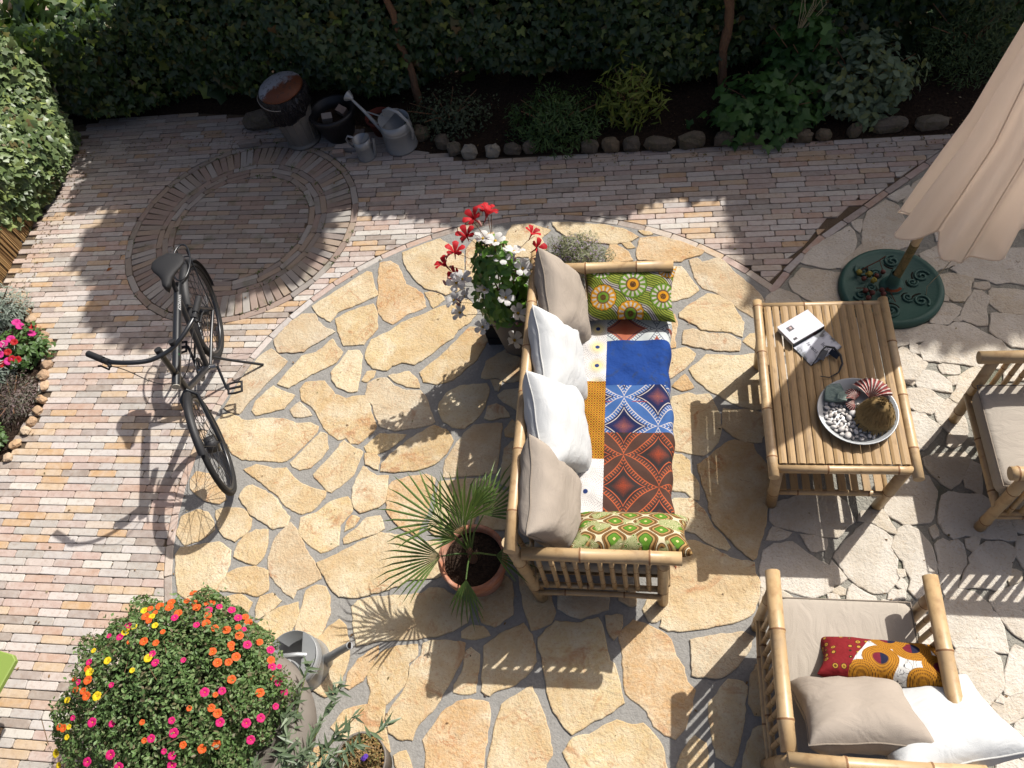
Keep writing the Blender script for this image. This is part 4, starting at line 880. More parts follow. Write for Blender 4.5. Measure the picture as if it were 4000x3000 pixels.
def flower_print():
    m = Mt('green_sunflower_print', .85, .2); o = m.obj(); X, Y, _ = m.xyz(o)
    w = m.math('ADD', m.math('ADD', m.math('MULTIPLY', X, .75), Y), m.math('MULTIPLY', m.math('SINE', m.math('MULTIPLY', m.math('SUBTRACT', X, m.math('MULTIPLY', Y, .5)), 30.0)), .014))
    fr = m.math('FRACT', m.math('MULTIPLY', w, 62.0)); c = m.mix(m.step(fr, .55, .12), S(158, 170, 60), S(78, 92, 36))
    bl = m.math('FRACT', m.math('MULTIPLY', w, 7.2)); c2 = m.mix(m.step(fr, .6, .1), S(196, 190, 180), S(84, 66, 74))
    c = m.mix(m.math('MULTIPLY', m.step(bl, .64, .02), m.math('SUBTRACT', 1.0, m.step(bl, .92, .02))), c, c2)
    c = m.mix(m.math('MULTIPLY', m.ramp(m.vor(150, o), [(.12, 1.0), (.2, 0.0)]), .5), c, S(196, 204, 120))
    for (cx, cy, R_, a, b_) in [(.02, .05, .085, 0, 1), (-.155, -.03, .08, 1, 0), (.01, -.125, .08, 1, 0), (.2, -.02, .08, 0, 1), (-.17, .15, .07, 0, 1), (.22, .15, .06, 1, 0)]:
        dx, dy = m.math('SUBTRACT', X, cx), m.math('SUBTRACT', Y, cy)
        r = m.math('SQRT', m.math('ADD', m.math('MULTIPLY', dx, dx), m.math('MULTIPLY', dy, dy))); th = m.math('ARCTAN2', dy, dx)
        rr = m.math('ADD', r, m.math('MULTIPLY', m.math('SINE', m.math('MULTIPLY', th, 16.0)), .002))
        o1, o2 = (S(226, 158, 30), S(112, 150, 40)); f1, f2 = (o1, o2) if a else (o2, o1)
        c = m.mix(m.math('SUBTRACT', 1.0, m.step(rr, R_, .001)), c, S(60, 54, 26))
        c = m.mix(m.math('SUBTRACT', 1.0, m.step(rr, R_ - .003, .001)), c, f1)
        pet = m.math('MULTIPLY', m.step(m.math('ABSOLUTE', m.math('SINE', m.math('MULTIPLY', th, 7.0))), .72, .08), m.math('MULTIPLY', m.step(r, R_ * .52, .002), m.math('SUBTRACT', 1.0, m.step(r, R_ * .86, .002))))
        c = m.mix(pet, c, S(214, 204, 186))
        c = m.mix(m.math('SUBTRACT', 1.0, m.step(r, R_ * .5, .001)), c, S(122, 92, 66)); c = m.mix(m.math('SUBTRACT', 1.0, m.step(r, R_ * .4, .001)), c, f2)
        c = m.mix(m.math('MULTIPLY', m.math('SUBTRACT', 1.0, m.step(r, R_ * .22, .001)), m.step(m.vor(170, o), .25, .08)), c, S(96, 62, 28))
    m.base(c); m.bump(m.noise(11, 3, .6, o), .4, .03); return m
M_pf = flower_print()
def diamond_print():
    m = Mt('green_diamond_print', .85, .2); o = m.obj(); X, Y, _ = m.xyz(o); kx, ky = 6.6, 7.6
    a = m.math('SUBTRACT', m.math('FRACT', m.math('ADD', m.math('MULTIPLY', X, kx), m.math('MULTIPLY', Y, ky))), .5); b = m.math('SUBTRACT', m.math('FRACT', m.math('SUBTRACT', m.math('MULTIPLY', X, kx), m.math('MULTIPLY', Y, ky))), .5)
    d = m.math('POWER', m.math('ADD', m.math('POWER', m.math('ABSOLUTE', a), 4.0), m.math('POWER', m.math('ABSOLUTE', b), 4.0)), .25)
    c = m.ramp(d, [(0.0, S(226, 206, 140)), (.06, S(96, 142, 40)), (.23, S(76, 124, 36)), (.25, S(60, 40, 22)), (.275, S(186, 150, 92)), (.34, S(126, 92, 50)), (.385, S(60, 40, 24)), (.41, S(146, 108, 60)), (.46, S(60, 44, 26)), (.48, S(228, 214, 178))], 'CONSTANT')
    fl = m.math('MULTIPLY', m.step(m.vor(26, o), .14, .02), 0.0)
    v = m.vor(30, o); ring_ = m.math('FRACT', m.math('MULTIPLY', v, 9.0)); blob = m.ramp(m.noise(9, 2, .5, m.vadd(o, (3, 1, 0))), [(.52, 0.0), (.56, 1.0)])
    c = m.mix(blob, c, m.mix(m.step(ring_, .55, .1), S(90, 132, 44), S(226, 210, 170)))
    m.base(c); m.bump(m.noise(11, 3, .6, o), .4, .03); return m
M_pd = diamond_print()
pillow('printed_cushion', 'green and yellow sunflower print cushion against the far sofa arm', 'cushion', .56, .34, .13, (-.10, 3.0, .555), basis((1, -.03, 0), (.02, -.46, .88)), M_pf, None, seed=8, wr=.003)
pillow('printed_cushion', 'green and cream diamond print cushion against the near sofa arm', 'cushion', .60, .34, .15, (-.085, 1.475, .545), basis((1, 0, .0), (.0, .62, .78)), M_pd, None, seed=9, wr=.003)

# ---------------------------------------------------------------- armchairs
ch1 = thing('bamboo_armchair', 'bamboo armchair with three cushions, nearest the viewer', 'armchair', (.91, .855, 0), PI / 2, 'bamboo armchairs')
seat_frame(ch1, .345, 5)
rbox('seat_cushion', .70, .62, .13, .03, M_seat, ch1, (.01, 0, .395), puff=.012)
b = MB(); b.tube([(.355 * math.copysign(1, math.cos(t)) * min(1, abs(math.cos(t)) * 1.6), .305 * math.copysign(1, math.sin(t)) * min(1, abs(math.sin(t)) * 1.6), .45) for t in [2 * PI * k / 40 for k in range(40)]], .004, 6, closed=True); b.build('piping', M_pipe, ch1)
ch2 = thing('bamboo_armchair', 'bamboo armchair with a plain seat pad, cut by the right edge of the view', 'armchair', (2.105, 2.11, 0), PI, 'bamboo armchairs')
seat_frame(ch2, .335, 5)
rbox('seat_cushion', .70, .60, .13, .03, M_seat, ch2, (.01, 0, .395), puff=.012)
b = MB(); b.tube([(.355 * math.copysign(1, math.cos(t)) * min(1, abs(math.cos(t)) * 1.6), .295 * math.copysign(1, math.sin(t)) * min(1, abs(math.sin(t)) * 1.6), .45) for t in [2 * PI * k / 40 for k in range(40)]], .004, 6, closed=True); b.build('piping', M_pipe, ch2)
def swirl_print():
    m = Mt('red_and_gold_wax_print', .85, .2); o = m.obj(); X, Y, _ = m.xyz(o)
    # overlapping fans in gold with dark combing, white panels with branching lines, navy and wine discs
    c = S(236, 234, 228)
    br = m.ramp(m.math('ABSOLUTE', m.math('SUBTRACT', m.noise(26, 1, .5, m.mapv(o, (1.6, .5, 1)), .6), .5)), [(0.0, 1.0), (.03, 0.0)])
    c = m.mix(br, c, S(40, 40, 52))
    for (cx, cy, R_) in [(-.02, -.05, .075), (.11, .03, .08), (.22, -.06, .08), (.02, .09, .08), (-.1, -.15, .08), (.14, -.16, .08), (.26, .08, .08), (.0, -.24, .07)]:
        dx, dy = m.math('SUBTRACT', X, cx), m.math('SUBTRACT', Y, cy)
        r = m.math('SQRT', m.math('ADD', m.math('MULTIPLY', dx, dx), m.math('MULTIPLY', dy, dy)))
        comb_ = m.math('MULTIPLY', m.step(m.math('FRACT', m.math('MULTIPLY', r, 110.0)), .5, .1), m.step(m.math('SINE', m.math('MULTIPLY', m.math('ARCTAN2', dy, dx), 60.0)), -.3, .3))
        g = m.mix(comb_, S(196, 134, 34), S(112, 70, 24)); g = m.mix(m.math('SUBTRACT', 1.0, m.step(r, R_ * .42, .001)), g, m.mix(m.step(dx, 0.0, .001), S(120, 30, 50), S(32, 34, 62)))
        c = m.mix(m.math('SUBTRACT', 1.0, m.step(r, R_, .001)), c, g)
    v = m.vor(28, o, rnd=.35); vv = m.ramp(v, [(.0, S(96, 70, 24)), (.16, S(196, 150, 60)), (.3, S(60, 34, 20)), (.36, S(140, 32, 38))], 'CONSTANT')
    red = m.math('SUBTRACT', 1.0, m.step(m.math('ADD', X, m.math('MULTIPLY', Y, -.55)), -.09, .001))
    c = m.mix(red, c, vv); m.base(c); m.bump(m.noise(11, 3, .6, o), .4, .03); return m
M_ps = swirl_print()
pillow('printed_cushion', 'red and gold wax print cushion on the near armchair seat', 'cushion', .56, .245, .14, (1.03, .905, .54), basis((1, -.14, .08), (-.05, .62, .78)), M_ps, None, seed=12, wr=.003)
pillow('white_cushion', 'white cushion lying against the near armchair back', 'cushion', .54, .46, .19, (1.165, .635, .635), basis((1, .40, .16), (-.22, .62, .76)), M_wht, M_wpipe, 'cushions on the near armchair', seed=13)
pillow('beige_cushion', 'beige cushion lying over the white one on the near armchair', 'cushion', .49, .41, .20, (.865, .665, .645), basis((1, .17, .10), (-.02, .70, .71)), M_taupe, M_pipe, 'cushions on the near armchair', seed=14)

# ---------------------------------------------------------------- table
tb = thing('bamboo_table', 'low bamboo slat table with a lower shelf between the seats', 'table', (.985, 2.36, 0))
for x in (-.345, .345): pole('top_rail', (x, -.56, .545), (x, .57, .545), .027, tb, bend=.003)
for y in (-.507, .535): pole('cross_rail', (-.325, y, .54), (.325, y, .54), .023, tb)
for k in range(14):
    x = -.296 + k * .0455; b = MB(); w = .0395 + random.uniform(-.003, .003); dx = random.uniform(-.002, .002)
    b.add([(x - w / 2, -.488, .556), (x + w / 2, -.488, .556), (x + w / 2 + dx, .515, .556), (x - w / 2 + dx, .515, .556), (x - w / 2, -.488, .565), (x - w / 6, -.488, .570), (x + w / 6, -.488, .570), (x + w / 2, -.488, .565),
           (x - w / 2 + dx, .515, .565), (x - w / 6 + dx, .515, .570), (x + w / 6 + dx, .515, .570), (x + w / 2 + dx, .515, .565)],
          [(0, 3, 2, 1), (4, 5, 9, 8), (5, 6, 10, 9), (6, 7, 11, 10), (0, 4, 8, 3), (1, 2, 11, 7), (0, 1, 7, 6, 5, 4), (3, 8, 9, 10, 11, 2)]); b.build('slat', M_slat, tb)
for sx in (-1, 1):
    for sy in (-1, 1): pole('leg', (sx * .285, sy * .47, 0), (sx * .315, sy * .485, .53), .03, tb)
    pole('shelf_rail', (sx * .285, -.47, .19), (sx * .285, .47, .19), .018, tb)
for y in (-.475, .475): pole('shelf_rail', (-.285, y, .185), (.285, y, .185), .017, tb)
for k in range(9): b = MB(); b.box((-.25 + k * .0625, 0, .212), (.04, .95, .009)); b.build('shelf_slat', M_slat, tb)

# ================================================================ leaves
def leaf_mat(name, cols, tf=.3, rough=.5, spec=.35, tcol=None):
    m = Mt(name, rough, spec); r = m.rand(); n = len(cols)
    c = m.ramp(r, [(i / max(1, n - 1), x) for i, x in enumerate(cols)]); m.base(c)
    m.transl(m.mix(.5, c, tcol or S(150, 190, 60)), tf); return m
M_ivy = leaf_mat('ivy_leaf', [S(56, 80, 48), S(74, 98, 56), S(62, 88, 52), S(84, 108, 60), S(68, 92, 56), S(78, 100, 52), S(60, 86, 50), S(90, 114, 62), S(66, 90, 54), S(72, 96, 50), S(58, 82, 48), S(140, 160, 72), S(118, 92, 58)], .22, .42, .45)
M_ivyl = leaf_mat('ivy_leaf_painted_sun', [S(112, 134, 88), S(138, 158, 104), S(100, 124, 76), S(156, 176, 112), S(92, 116, 72), S(124, 146, 88), S(146, 166, 108), S(178, 194, 110), S(110, 130, 80), S(88, 110, 68), S(134, 112, 72)], .22, .42, .45)  # the ivy leaf again in lighter colours: sunlight painted into them
M_bark = Mt('brown_bark', .9, .15); M_bark.base(M_bark.mix(M_bark.noise(9, 4, .7, M_bark.mapv(M_bark.pos(), (3, 3, .6))), S(128, 96, 74), S(178, 140, 108))).bump(M_bark.noise(26, 3, .7, M_bark.mapv(M_bark.pos(), (2, 2, .4))), 1.0, .03)
M_core = Mt('core_shade_and_stems', .95, .05, base=S(34, 30, 22))  # near-black colour stands for shade deep in the ivy; inner stems share it
M_twig = Mt('green_stem', .7, .2, base=S(110, 124, 66))
def hedge_top(x): return float(np.interp(x, [-6.2, -4.5, -4.1, -3.6, -2.9, -.8, -.3, .1, 1.35, 1.55, 2.3, 2.6, 4.5], [.92, .95, 1.2, 2.2, 2.15, 2.4, 2.5, 2.68, 2.7, 2.4, 2.42, 2.7, 2.8]))

# ---------------------------------------------------------------- ivy hedge along the back
hedge = thing('ivy_hedge', 'tall dark ivy hedge in shade along the back of the garden', 'hedge', (-.8, 6.0, 0))
def hloc(a): return a - np.array([-.8, 6.0, 0])
# detailed lower part
N = 20000
x = rng.uniform(-5.9, 3.2, N); z = rng.uniform(.02, 1.3, N) ** 1.0
tops = np.array([hedge_top(v) for v in x]); keep = z < tops + .05; x, z = x[keep], z[keep]; N = len(x)
bulge = .10 * np.sin(x * 2.3 + 1) + .07 * np.sin(x * 5.1 + z * 3) + .05 * np.sin(z * 6 + x)
dep = np.abs(rng.normal(0, .13, N)); front = 5.76 - bulge - .10 * np.clip(1.2 - np.abs(z - .5), 0, 1) + .22 * np.clip(.16 - z, 0, .2) / .16
y = front + dep
P = np.stack([x, y, z], 1); nr = rdirs(N) * .75 + np.array([0, -.85, .55])
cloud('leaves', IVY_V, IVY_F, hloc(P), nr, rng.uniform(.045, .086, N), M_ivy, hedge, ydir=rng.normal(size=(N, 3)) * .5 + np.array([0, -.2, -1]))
# inside and upper part (mostly above the view)
N = 9000; x = rng.uniform(-5.9, 4.4, N); tops = np.array([hedge_top(v) for v in x]); z = tops * rng.uniform(0, 1, N) ** .8 + rng.normal(0, .04, N)
y = rng.uniform(5.85, 6.25, N); z = np.minimum(z, tops + (y - 6.0) / .68 - rng.uniform(0, .12, N)); P = np.stack([x, y, z], 1); k = (z < 1.15) & (rng.uniform(size=N) < .35)
P = P[~k]; N = len(P)
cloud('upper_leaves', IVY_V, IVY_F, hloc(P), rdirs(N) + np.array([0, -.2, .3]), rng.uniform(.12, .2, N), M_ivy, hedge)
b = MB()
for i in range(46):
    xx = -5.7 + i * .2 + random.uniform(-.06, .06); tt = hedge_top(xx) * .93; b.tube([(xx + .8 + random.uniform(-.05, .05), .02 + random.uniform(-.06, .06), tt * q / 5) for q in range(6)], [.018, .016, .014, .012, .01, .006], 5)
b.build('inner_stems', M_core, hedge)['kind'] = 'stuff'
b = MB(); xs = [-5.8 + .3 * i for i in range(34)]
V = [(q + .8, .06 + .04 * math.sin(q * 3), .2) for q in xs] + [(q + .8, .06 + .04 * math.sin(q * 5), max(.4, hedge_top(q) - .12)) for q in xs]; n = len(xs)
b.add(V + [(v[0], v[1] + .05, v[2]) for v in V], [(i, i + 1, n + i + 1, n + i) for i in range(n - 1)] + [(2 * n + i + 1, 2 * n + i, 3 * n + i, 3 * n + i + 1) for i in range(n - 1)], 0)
b.build('shade_core', M_core, hedge)  # dark sheet added inside the hedge in place of its deep shade
def trunk(pts, r0, r1, nm='trunk'):
    b = MB(); pts = [Vector(p) for p in pts]; Q = []
    for i in range(len(pts) - 1):
        for k in range(4): Q.append(pts[i].lerp(pts[i + 1], k / 4))
    Q.append(pts[-1]); m_ = len(Q)
    b.tube([q + Vector((random.uniform(-.008, .008), random.uniform(-.008, .008), 0)) for q in Q], [(r0 + (r1 - r0) * i / m_) * random.uniform(.86, 1.14) for i in range(m_)], 9)
    o = b.build(nm, M_bark, hedge); return o
trunk([(-1.95 + .8, 5.62 - 6, 0), (-1.95 + .8, 5.66 - 6, .3), (-2.0 + .8, 5.70 - 6, .55), (-1.98 + .8, 5.70 - 6, .8), (-2.02 + .8, 5.7 - 6, 1.3)], .034, .026)
trunk([(.62 + .8, 5.58 - 6, 0), (.61 + .8, 5.62 - 6, .3), (.64 + .8, 5.64 - 6, .5), (.62 + .8, 5.64 - 6, .8), (.62 + .8, 5.7 - 6, 1.4)], .040, .032)

# ---------------------------------------------------------------- sunlit ivy on the left, over a reed screen
ivy2 = thing('ivy_hedge', 'sunlit ivy hanging over the reed screen at the left edge', 'hedge', (-5.3, 4.65, 0))
def eloc(a): return a - np.array([-5.3, 4.65, 0])
N = 5200; y = rng.uniform(4.0, 5.42, N); z = rng.uniform(.0, 1.06, N)
low = np.interp(y, [3.95, 4.1, 4.25, 4.5, 5.4], [.42, .28, .12, .04, .03]); k = z > low + rng.normal(0, .04, N); y, z = y[k], z[k]; N = len(y)
x = -5.17 + .11 * np.sin(y * 4 + 1) * np.sin(z * 5) + .11 * np.sin(PI * np.clip(z / 1.06, 0, 1)) - np.abs(rng.normal(0, .09, N))
P = np.stack([x, y, z], 1)
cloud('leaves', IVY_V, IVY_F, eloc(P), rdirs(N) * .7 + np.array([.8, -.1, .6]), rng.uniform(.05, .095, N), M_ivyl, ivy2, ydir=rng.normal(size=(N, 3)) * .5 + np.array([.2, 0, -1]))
N = 1700; P = np.stack([rng.uniform(-5.75, -5.2, N), rng.uniform(4.0, 5.5, N), 1.02 + rng.normal(0, .04, N)], 1)
cloud('top_leaves', IVY_V, IVY_F, eloc(P), rdirs(N) * .6 + np.array([.3, 0, 1]), rng.uniform(.05, .095, N), M_ivyl, ivy2)
b = MB(); b.box((-.12, .1, .5), (.08, 1.3, .92)); b.build('shade_core', M_core, ivy2)  # dark block added behind the leaves to give the gaps their shade
M_reed = Mt('reed', .7, .3); M_reed.base(M_reed.mix(M_reed.rand(), S(196, 160, 108), S(136, 102, 64)))
reed = thing('reed_screen', 'upright reed screen at the left edge between ivy and flower bed', 'fence', (-5.22, 3.8, 0))
for i in range(74):
    yy = -.55 + i * .0155; b = MB(); b.tube([(random.uniform(-.008, .008), yy, 0), (random.uniform(-.01, .01), yy + random.uniform(-.012, .012), 1.05)], random.uniform(.0055, .0085), 6); b.build('reed', M_reed, reed)
for zz in (.25, .75): b = MB(); b.tube([(.012, -.56, zz), (.012, .6, zz)], .002, 4); b.build('wire', Mt('rusty_wire', .6, .3, .6, base=S(110, 80, 60)), reed)

# ---------------------------------------------------------------- trees beyond the hedge (above the view; they cast the big soft shadows)
M_tleaf = leaf_mat('tree_leaf', [S(70, 96, 48), S(96, 122, 60), S(84, 108, 54)], .3)
def tree(label, x, y, blobs, n, sz, trunk_r):
    t = thing('garden_tree', label, 'tree', (x, y, 0))
    b = MB(); b.tube([(0, 0, 0), (.05, .02, 1.2), (0, .05, 2.4), (blobs[0][0] - x, blobs[0][1] - y, blobs[0][2])], [trunk_r, trunk_r * .8, trunk_r * .6, trunk_r * .3], 8); b.build('trunk', M_bark, t)
    b = MB()
    for q in blobs: b.tube([(0, .04, 1.9), ((q[0] - x) * .6, (q[1] - y) * .6, q[2] * .7), (q[0] - x, q[1] - y, q[2])], [.03, .02, .008], 6)
    b.build('limbs', M_bark, t)['kind'] = 'stuff'
    PP = []; tot = sum(q[3] ** 2 for q in blobs)
    for q in blobs:
        k = int(n * q[3] ** 2 / tot); d = rdirs(k); d /= np.linalg.norm(d, axis=1, keepdims=True); rr = q[3] * .92 * rng.uniform(.05, 1, k) ** .45
        cl = np.array([q[0], q[1], q[2]]) + d * rr[:, None] * np.array([1, .8, .9]) + rng.normal(0, .03, (k, 3)); PP.append(cl)
    PP = np.concatenate(PP) - np.array([x, y, 0])
    cloud('crown', OVAL_V, OVAL_F, PP, rdirs(len(PP), .4), rng.uniform(.08, .16, len(PP)) * sz, M_tleaf, t); return t
def over(gx, gy, z): return (gx + .63 * z, gy + .68 * z, z)
tree('leafy tree standing behind the middle of the ivy hedge', -1.35, 6.9, [over(-3.55, 3.55, 4.0) + (.5,), over(-3.75, 4.05, 3.6) + (.62,), over(-3.1, 4.1, 3.5) + (.6,), over(-3.95, 3.6, 3.9) + (.36,), over(-2.85, 3.85, 3.5) + (.3,), over(-4.2, 4.2, 3.3) + (.42,)], 9000, 1.35, .07)
tree('leafy tree standing beyond the right end of the hedge', 4.7, 6.9, [over(1.35, 3.75, 4.2) + (.62,), over(2.05, 3.7, 4.4) + (.7,), over(1.2, 4.3, 3.9) + (.55,), over(2.5, 4.2, 4.2) + (.8,), over(2.05, 3.25, 4.6) + (.34,), over(1.5, 3.2, 4.6) + (.24,), over(2.7, 3.5, 4.6) + (.5,), over(.95, 3.95, 4.0) + (.3,)], 13000, 1.35, .09)

# ---------------------------------------------------------------- shrubs in the planting bed
def shrub(name, label, cat, loc, rx, ry, h, n, tv, tf, size, mat, up=.4, stems=9, group=None, low=.03, shell=.5, ycurl=None, stemmat=None):
    t = thing(name, label, cat, loc, group=group)
    d = rdirs(n); d /= np.linalg.norm(d, axis=1, keepdims=True); d[:, 2] = np.abs(d[:, 2])
    rr = rng.uniform(0, 1, n) ** shell; lump = 1 + .18 * np.sin(d[:, 0] * 7 + loc[0] * 9) * np.sin(d[:, 1] * 6 + 2) + .12 * np.sin(d[:, 2] * 9 + d[:, 0] * 5)
    P = d * (rr * lump)[:, None] * np.array([rx, ry, h]); P[:, 2] += low
    cloud('foliage', tv, tf, P, d * .8 + rdirs(n) * .6 + np.array([0, -.1, up]), rng.uniform(size[0], size[1], n), mat, t, ydir=(d + np.array([0, 0, .3]) if ycurl is None else d * .5 + np.array(ycurl)) + rng.normal(size=(n, 3)) * .4)
    b = MB()
    for i in range(stems):
        a = 2 * PI * i / stems; q = random.uniform(.4, .85); b.tube([(.02 * math.cos(a), .02 * math.sin(a), 0), (rx * q * .4 * math.cos(a), ry * q * .4 * math.sin(a), h * .5), (rx * q * math.cos(a), ry * q * math.sin(a), h * random.uniform(.6, .9))], [.008, .006, .003], 5)
    b.build('stems', stemmat or M_bark, t)['kind'] = 'stuff'; return t
M_box = leaf_mat('small_grey_green_leaf', [S(78, 92, 66), S(96, 110, 80), S(66, 80, 58)], .2)
M_feath = leaf_mat('feathery_green', [S(58, 90, 46), S(76, 108, 54), S(90, 122, 60)], .25)
M_nand = leaf_mat('yellow_green_leaf', [S(140, 156, 62), S(166, 176, 76), S(112, 136, 54), S(150, 150, 70), S(124, 146, 58)], .3)
M_rasp = leaf_mat('fresh_green_leaf', [S(70, 112, 54), S(86, 130, 64), S(60, 98, 48), S(98, 142, 70)], .28)
M_sage = leaf_mat('sage_leaf', [S(118, 138, 112), S(136, 154, 126), S(108, 128, 98), S(150, 156, 98)], .15, .8, .1)
M_rosm = leaf_mat('rosemary_leaf', [S(64, 88, 52), S(84, 108, 64), S(74, 98, 58), S(112, 128, 76)], .15, .7)
M_lav = leaf_mat('silver_leaf', [S(150, 164, 150), S(176, 186, 174), S(124, 140, 124), S(196, 202, 192)], .15, .8, .1)
shrub('grey_shrub', 'low grey green shrub below the left ivy trunk', 'shrub', (-1.62, 5.3, 0), .42, .26, .3, 1500, OVAL_V, OVAL_F, (.02, .034), M_box)
shrub('feathery_shrub', 'feathery dark green plant spilling over the border stones in the middle', 'plant', (-.72, 5.12, 0), .42, .33, .34, 2600, LANCE_V, LANCE_F, (.04, .07), M_feath, up=.3)
nd = shrub('nandina_shrub', 'yellow green leafy shrub standing out against the dark hedge', 'shrub', (-.13, 5.27, 0), .31, .24, .46, 560, LANCE_V, LANCE_F, (.07, .115), M_nand, up=.2, shell=.42)
shrub('bramble_plant', 'fresh green bramble with lobed leaves beside the sage', 'plant', (.93, 5.12, 0), .46, .36, .36, 620, IVY_V, IVY_F, (.06, .105), M_rasp, up=.7)
shrub('currant_bush', 'green bush with lobed leaves against the hedge left of the sage', 'shrub', (1.22, 5.5, 0), .36, .24, .66, 620, IVY_V, IVY_F, (.06, .11), M_rasp, up=.5)
shrub('sage_bush', 'large grey green sage bush by the path', 'shrub', (1.62, 5.28, 0), .40, .34, .5, 1500, OVAL_V, OVAL_F, (.05, .088), M_sage, up=.55, shell=.35)
shrub('rosemary_bush', 'fine leaved rosemary bush beside the closed parasol', 'shrub', (2.42, 5.62, 0), .44, .34, .62, 5200, LANCE_V, LANCE_F, (.03, .055), M_rosm, up=.2)
th = shrub('thyme_plant', 'small flowering thyme clump behind the far end of the sofa', 'plant', (-.50, 3.72, 0), .25, .19, .21, 4600, LANCE_V, LANCE_F, (.02, .036), leaf_mat('thyme_leaf', [S(124, 128, 92), S(150, 150, 112), S(104, 112, 80)], .15), up=.6, shell=.35)
d = rdirs(700); d /= np.linalg.norm(d, axis=1, keepdims=True); d[:, 2] = np.abs(d[:, 2])
cloud('blossom', OVAL_V, OVAL_F, d * np.array([.255, .195, .22]) * rng.uniform(.93, 1.06, (700, 1)) + np.array([0, 0, .03]), d, rng.uniform(.007, .013, 700), leaf_mat('lilac_blossom', [S(168, 136, 186), S(190, 160, 200), S(146, 116, 160)], .2), th)
# long seed stalks of the currant and a white bramble flower
b = MB()
for i in range(9):
    xx = .10 + .16 * (i % 5) / 4 + random.uniform(-.03, .03); b.tube([(-.1, -.05, .5), (xx - .2, -.1, .72 + .05 * (i % 3)), (xx - .22 + random.uniform(-.03, .03), -.1, .86 + .06 * random.random())], [.003, .002, .0015], 4); b.ball((xx - .22, -.1, .87 + .05 * random.random()), .011, 6, 4)
for o in bpy.data.objects:
    if o.name == 'currant_bush': b.build('seed_heads', Mt('pale_seed', .8, .2, base=S(206, 196, 160)), o)

# ---------------------------------------------------------------- border stones along the bed
M_bst = Mt('border_stone', .9, .2); r = M_bst.rand()
c = M_bst.ramp(r, [(0.0, S(108, 100, 90)), (.3, S(134, 124, 110)), (.5, S(118, 110, 100)), (.7, S(140, 124, 102)), (1.0, S(112, 106, 100))]); c = M_bst.mix(M_bst.ramp(M_bst.noise(12, 4, .7), [(.45, 0.0), (.7, .7)]), c, S(98, 96, 70))
M_bst.base(c).bump(M_bst.noise(22, 4, .7), .9, .03)
M_wst = Mt('pale_border_stone', .9, .2); M_wst.base(M_wst.mix(M_wst.noise(14, 4, .7), S(196, 188, 172), S(150, 144, 132))).bump(M_wst.noise(22, 4, .7), .9, .03)
def rock(name, loc, size, mat, label=None, cat=None, group=None, rz=0.0, n=9, m=6, jit=.17):
    b = MB(); b.ball((0, 0, 0), 1.0, n, m, size, jit=jit)
    b.v = [(math.copysign(abs(v[0] / size[0]) ** .75, v[0]) * size[0], math.copysign(abs(v[1] / size[1]) ** .75, v[1]) * size[1], math.copysign(abs(v[2] / size[2]) ** .8, v[2]) * size[2]) for v in b.v]
    b.sm = [False] * len(b.sm); o = b.build(name, mat); o.location = loc; o.rotation_euler = (random.uniform(-.12, .12), random.uniform(-.12, .12), rz); return tag(o, label, cat, group)
bs = [(-1.86, 5.17, .075, .06, .07, 0), (-1.66, 5.06, .06, .06, .06, 0), (-1.545, 4.965, .06, .045, .06, 0), (-1.41, 4.92, .07, .05, .06, 1), (-1.22, 4.92, .065, .05, .055, 1), (-1.06, 4.93, .075, .05, .05, 0), (-.92, 4.94, .06, .05, .055, 0), (-.43, 4.90, .075, .05, .06, 0),
      (-.27, 4.90, .072, .05, .062, 0), (-.105, 4.895, .072, .05, .062, 0), (.11, 4.885, .125, .05, .06, 0), (.36, 4.90, .11, .055, .065, 0), (.60, 4.90, .08, .05, .06, 0), (.80, 4.89, .08, .05, .05, 0), (1.02, 4.895, .07, .045, .05, 0), (1.18, 4.885, .075, .045, .055, 0), (1.33, 4.89, .06, .04, .05, 0), (1.55, 4.91, .05, .045, .06, 0), (1.80, 4.945, .13, .05, .06, 0), (2.1, 4.95, .12, .05, .06, 0)]
for i, (x, y, a, b_, c_, pale) in enumerate(bs):
    rock('border_stone', (x, y, c_ * .62), (a, b_, c_), M_wst if pale else M_bst, ('pale grey' if pale else 'brown grey') + ' border stone, ' + ORD[i] + ' from the large watering can along the planting bed', 'stone', 'stones bordering the planting bed', random.uniform(-.2, .2))

# ================================================================ things by the hedge
M_zinc = Mt('galvanised_zinc', .45, .5, .45); M_zinc.base(M_zinc.mix(M_zinc.vor(38, M_zinc.obj(), out='Color', rnd=1.0), S(150, 154, 156), S(176, 180, 182)))
_z = M_zinc.mix(M_zinc.noise(6, 4, .6, M_zinc.obj()), S(168, 172, 174), S(206, 208, 208)); M_zinc.base(_z)
M_zinc2 = Mt('dull_old_zinc', .6, .4, .5); M_zinc2.base(M_zinc2.mix(M_zinc2.noise(5, 4, .65, M_zinc2.obj()), S(128, 126, 122), S(176, 172, 166)))
M_blk = Mt('black_plastic', .45, .4, base=S(34, 34, 38)); M_bag = Mt('black_bin_bag', .35, .5, base=S(30, 30, 38)); M_bag.bump(M_bag.noise(16, 3, .6, M_bag.mapv(M_bag.obj(), (3, 3, .6)), 1.0), 1.0, .06)
M_in = Mt('hole_shade_paint', .9, .1, base=S(40, 32, 26))  # shade inside holes, put into a dark colour
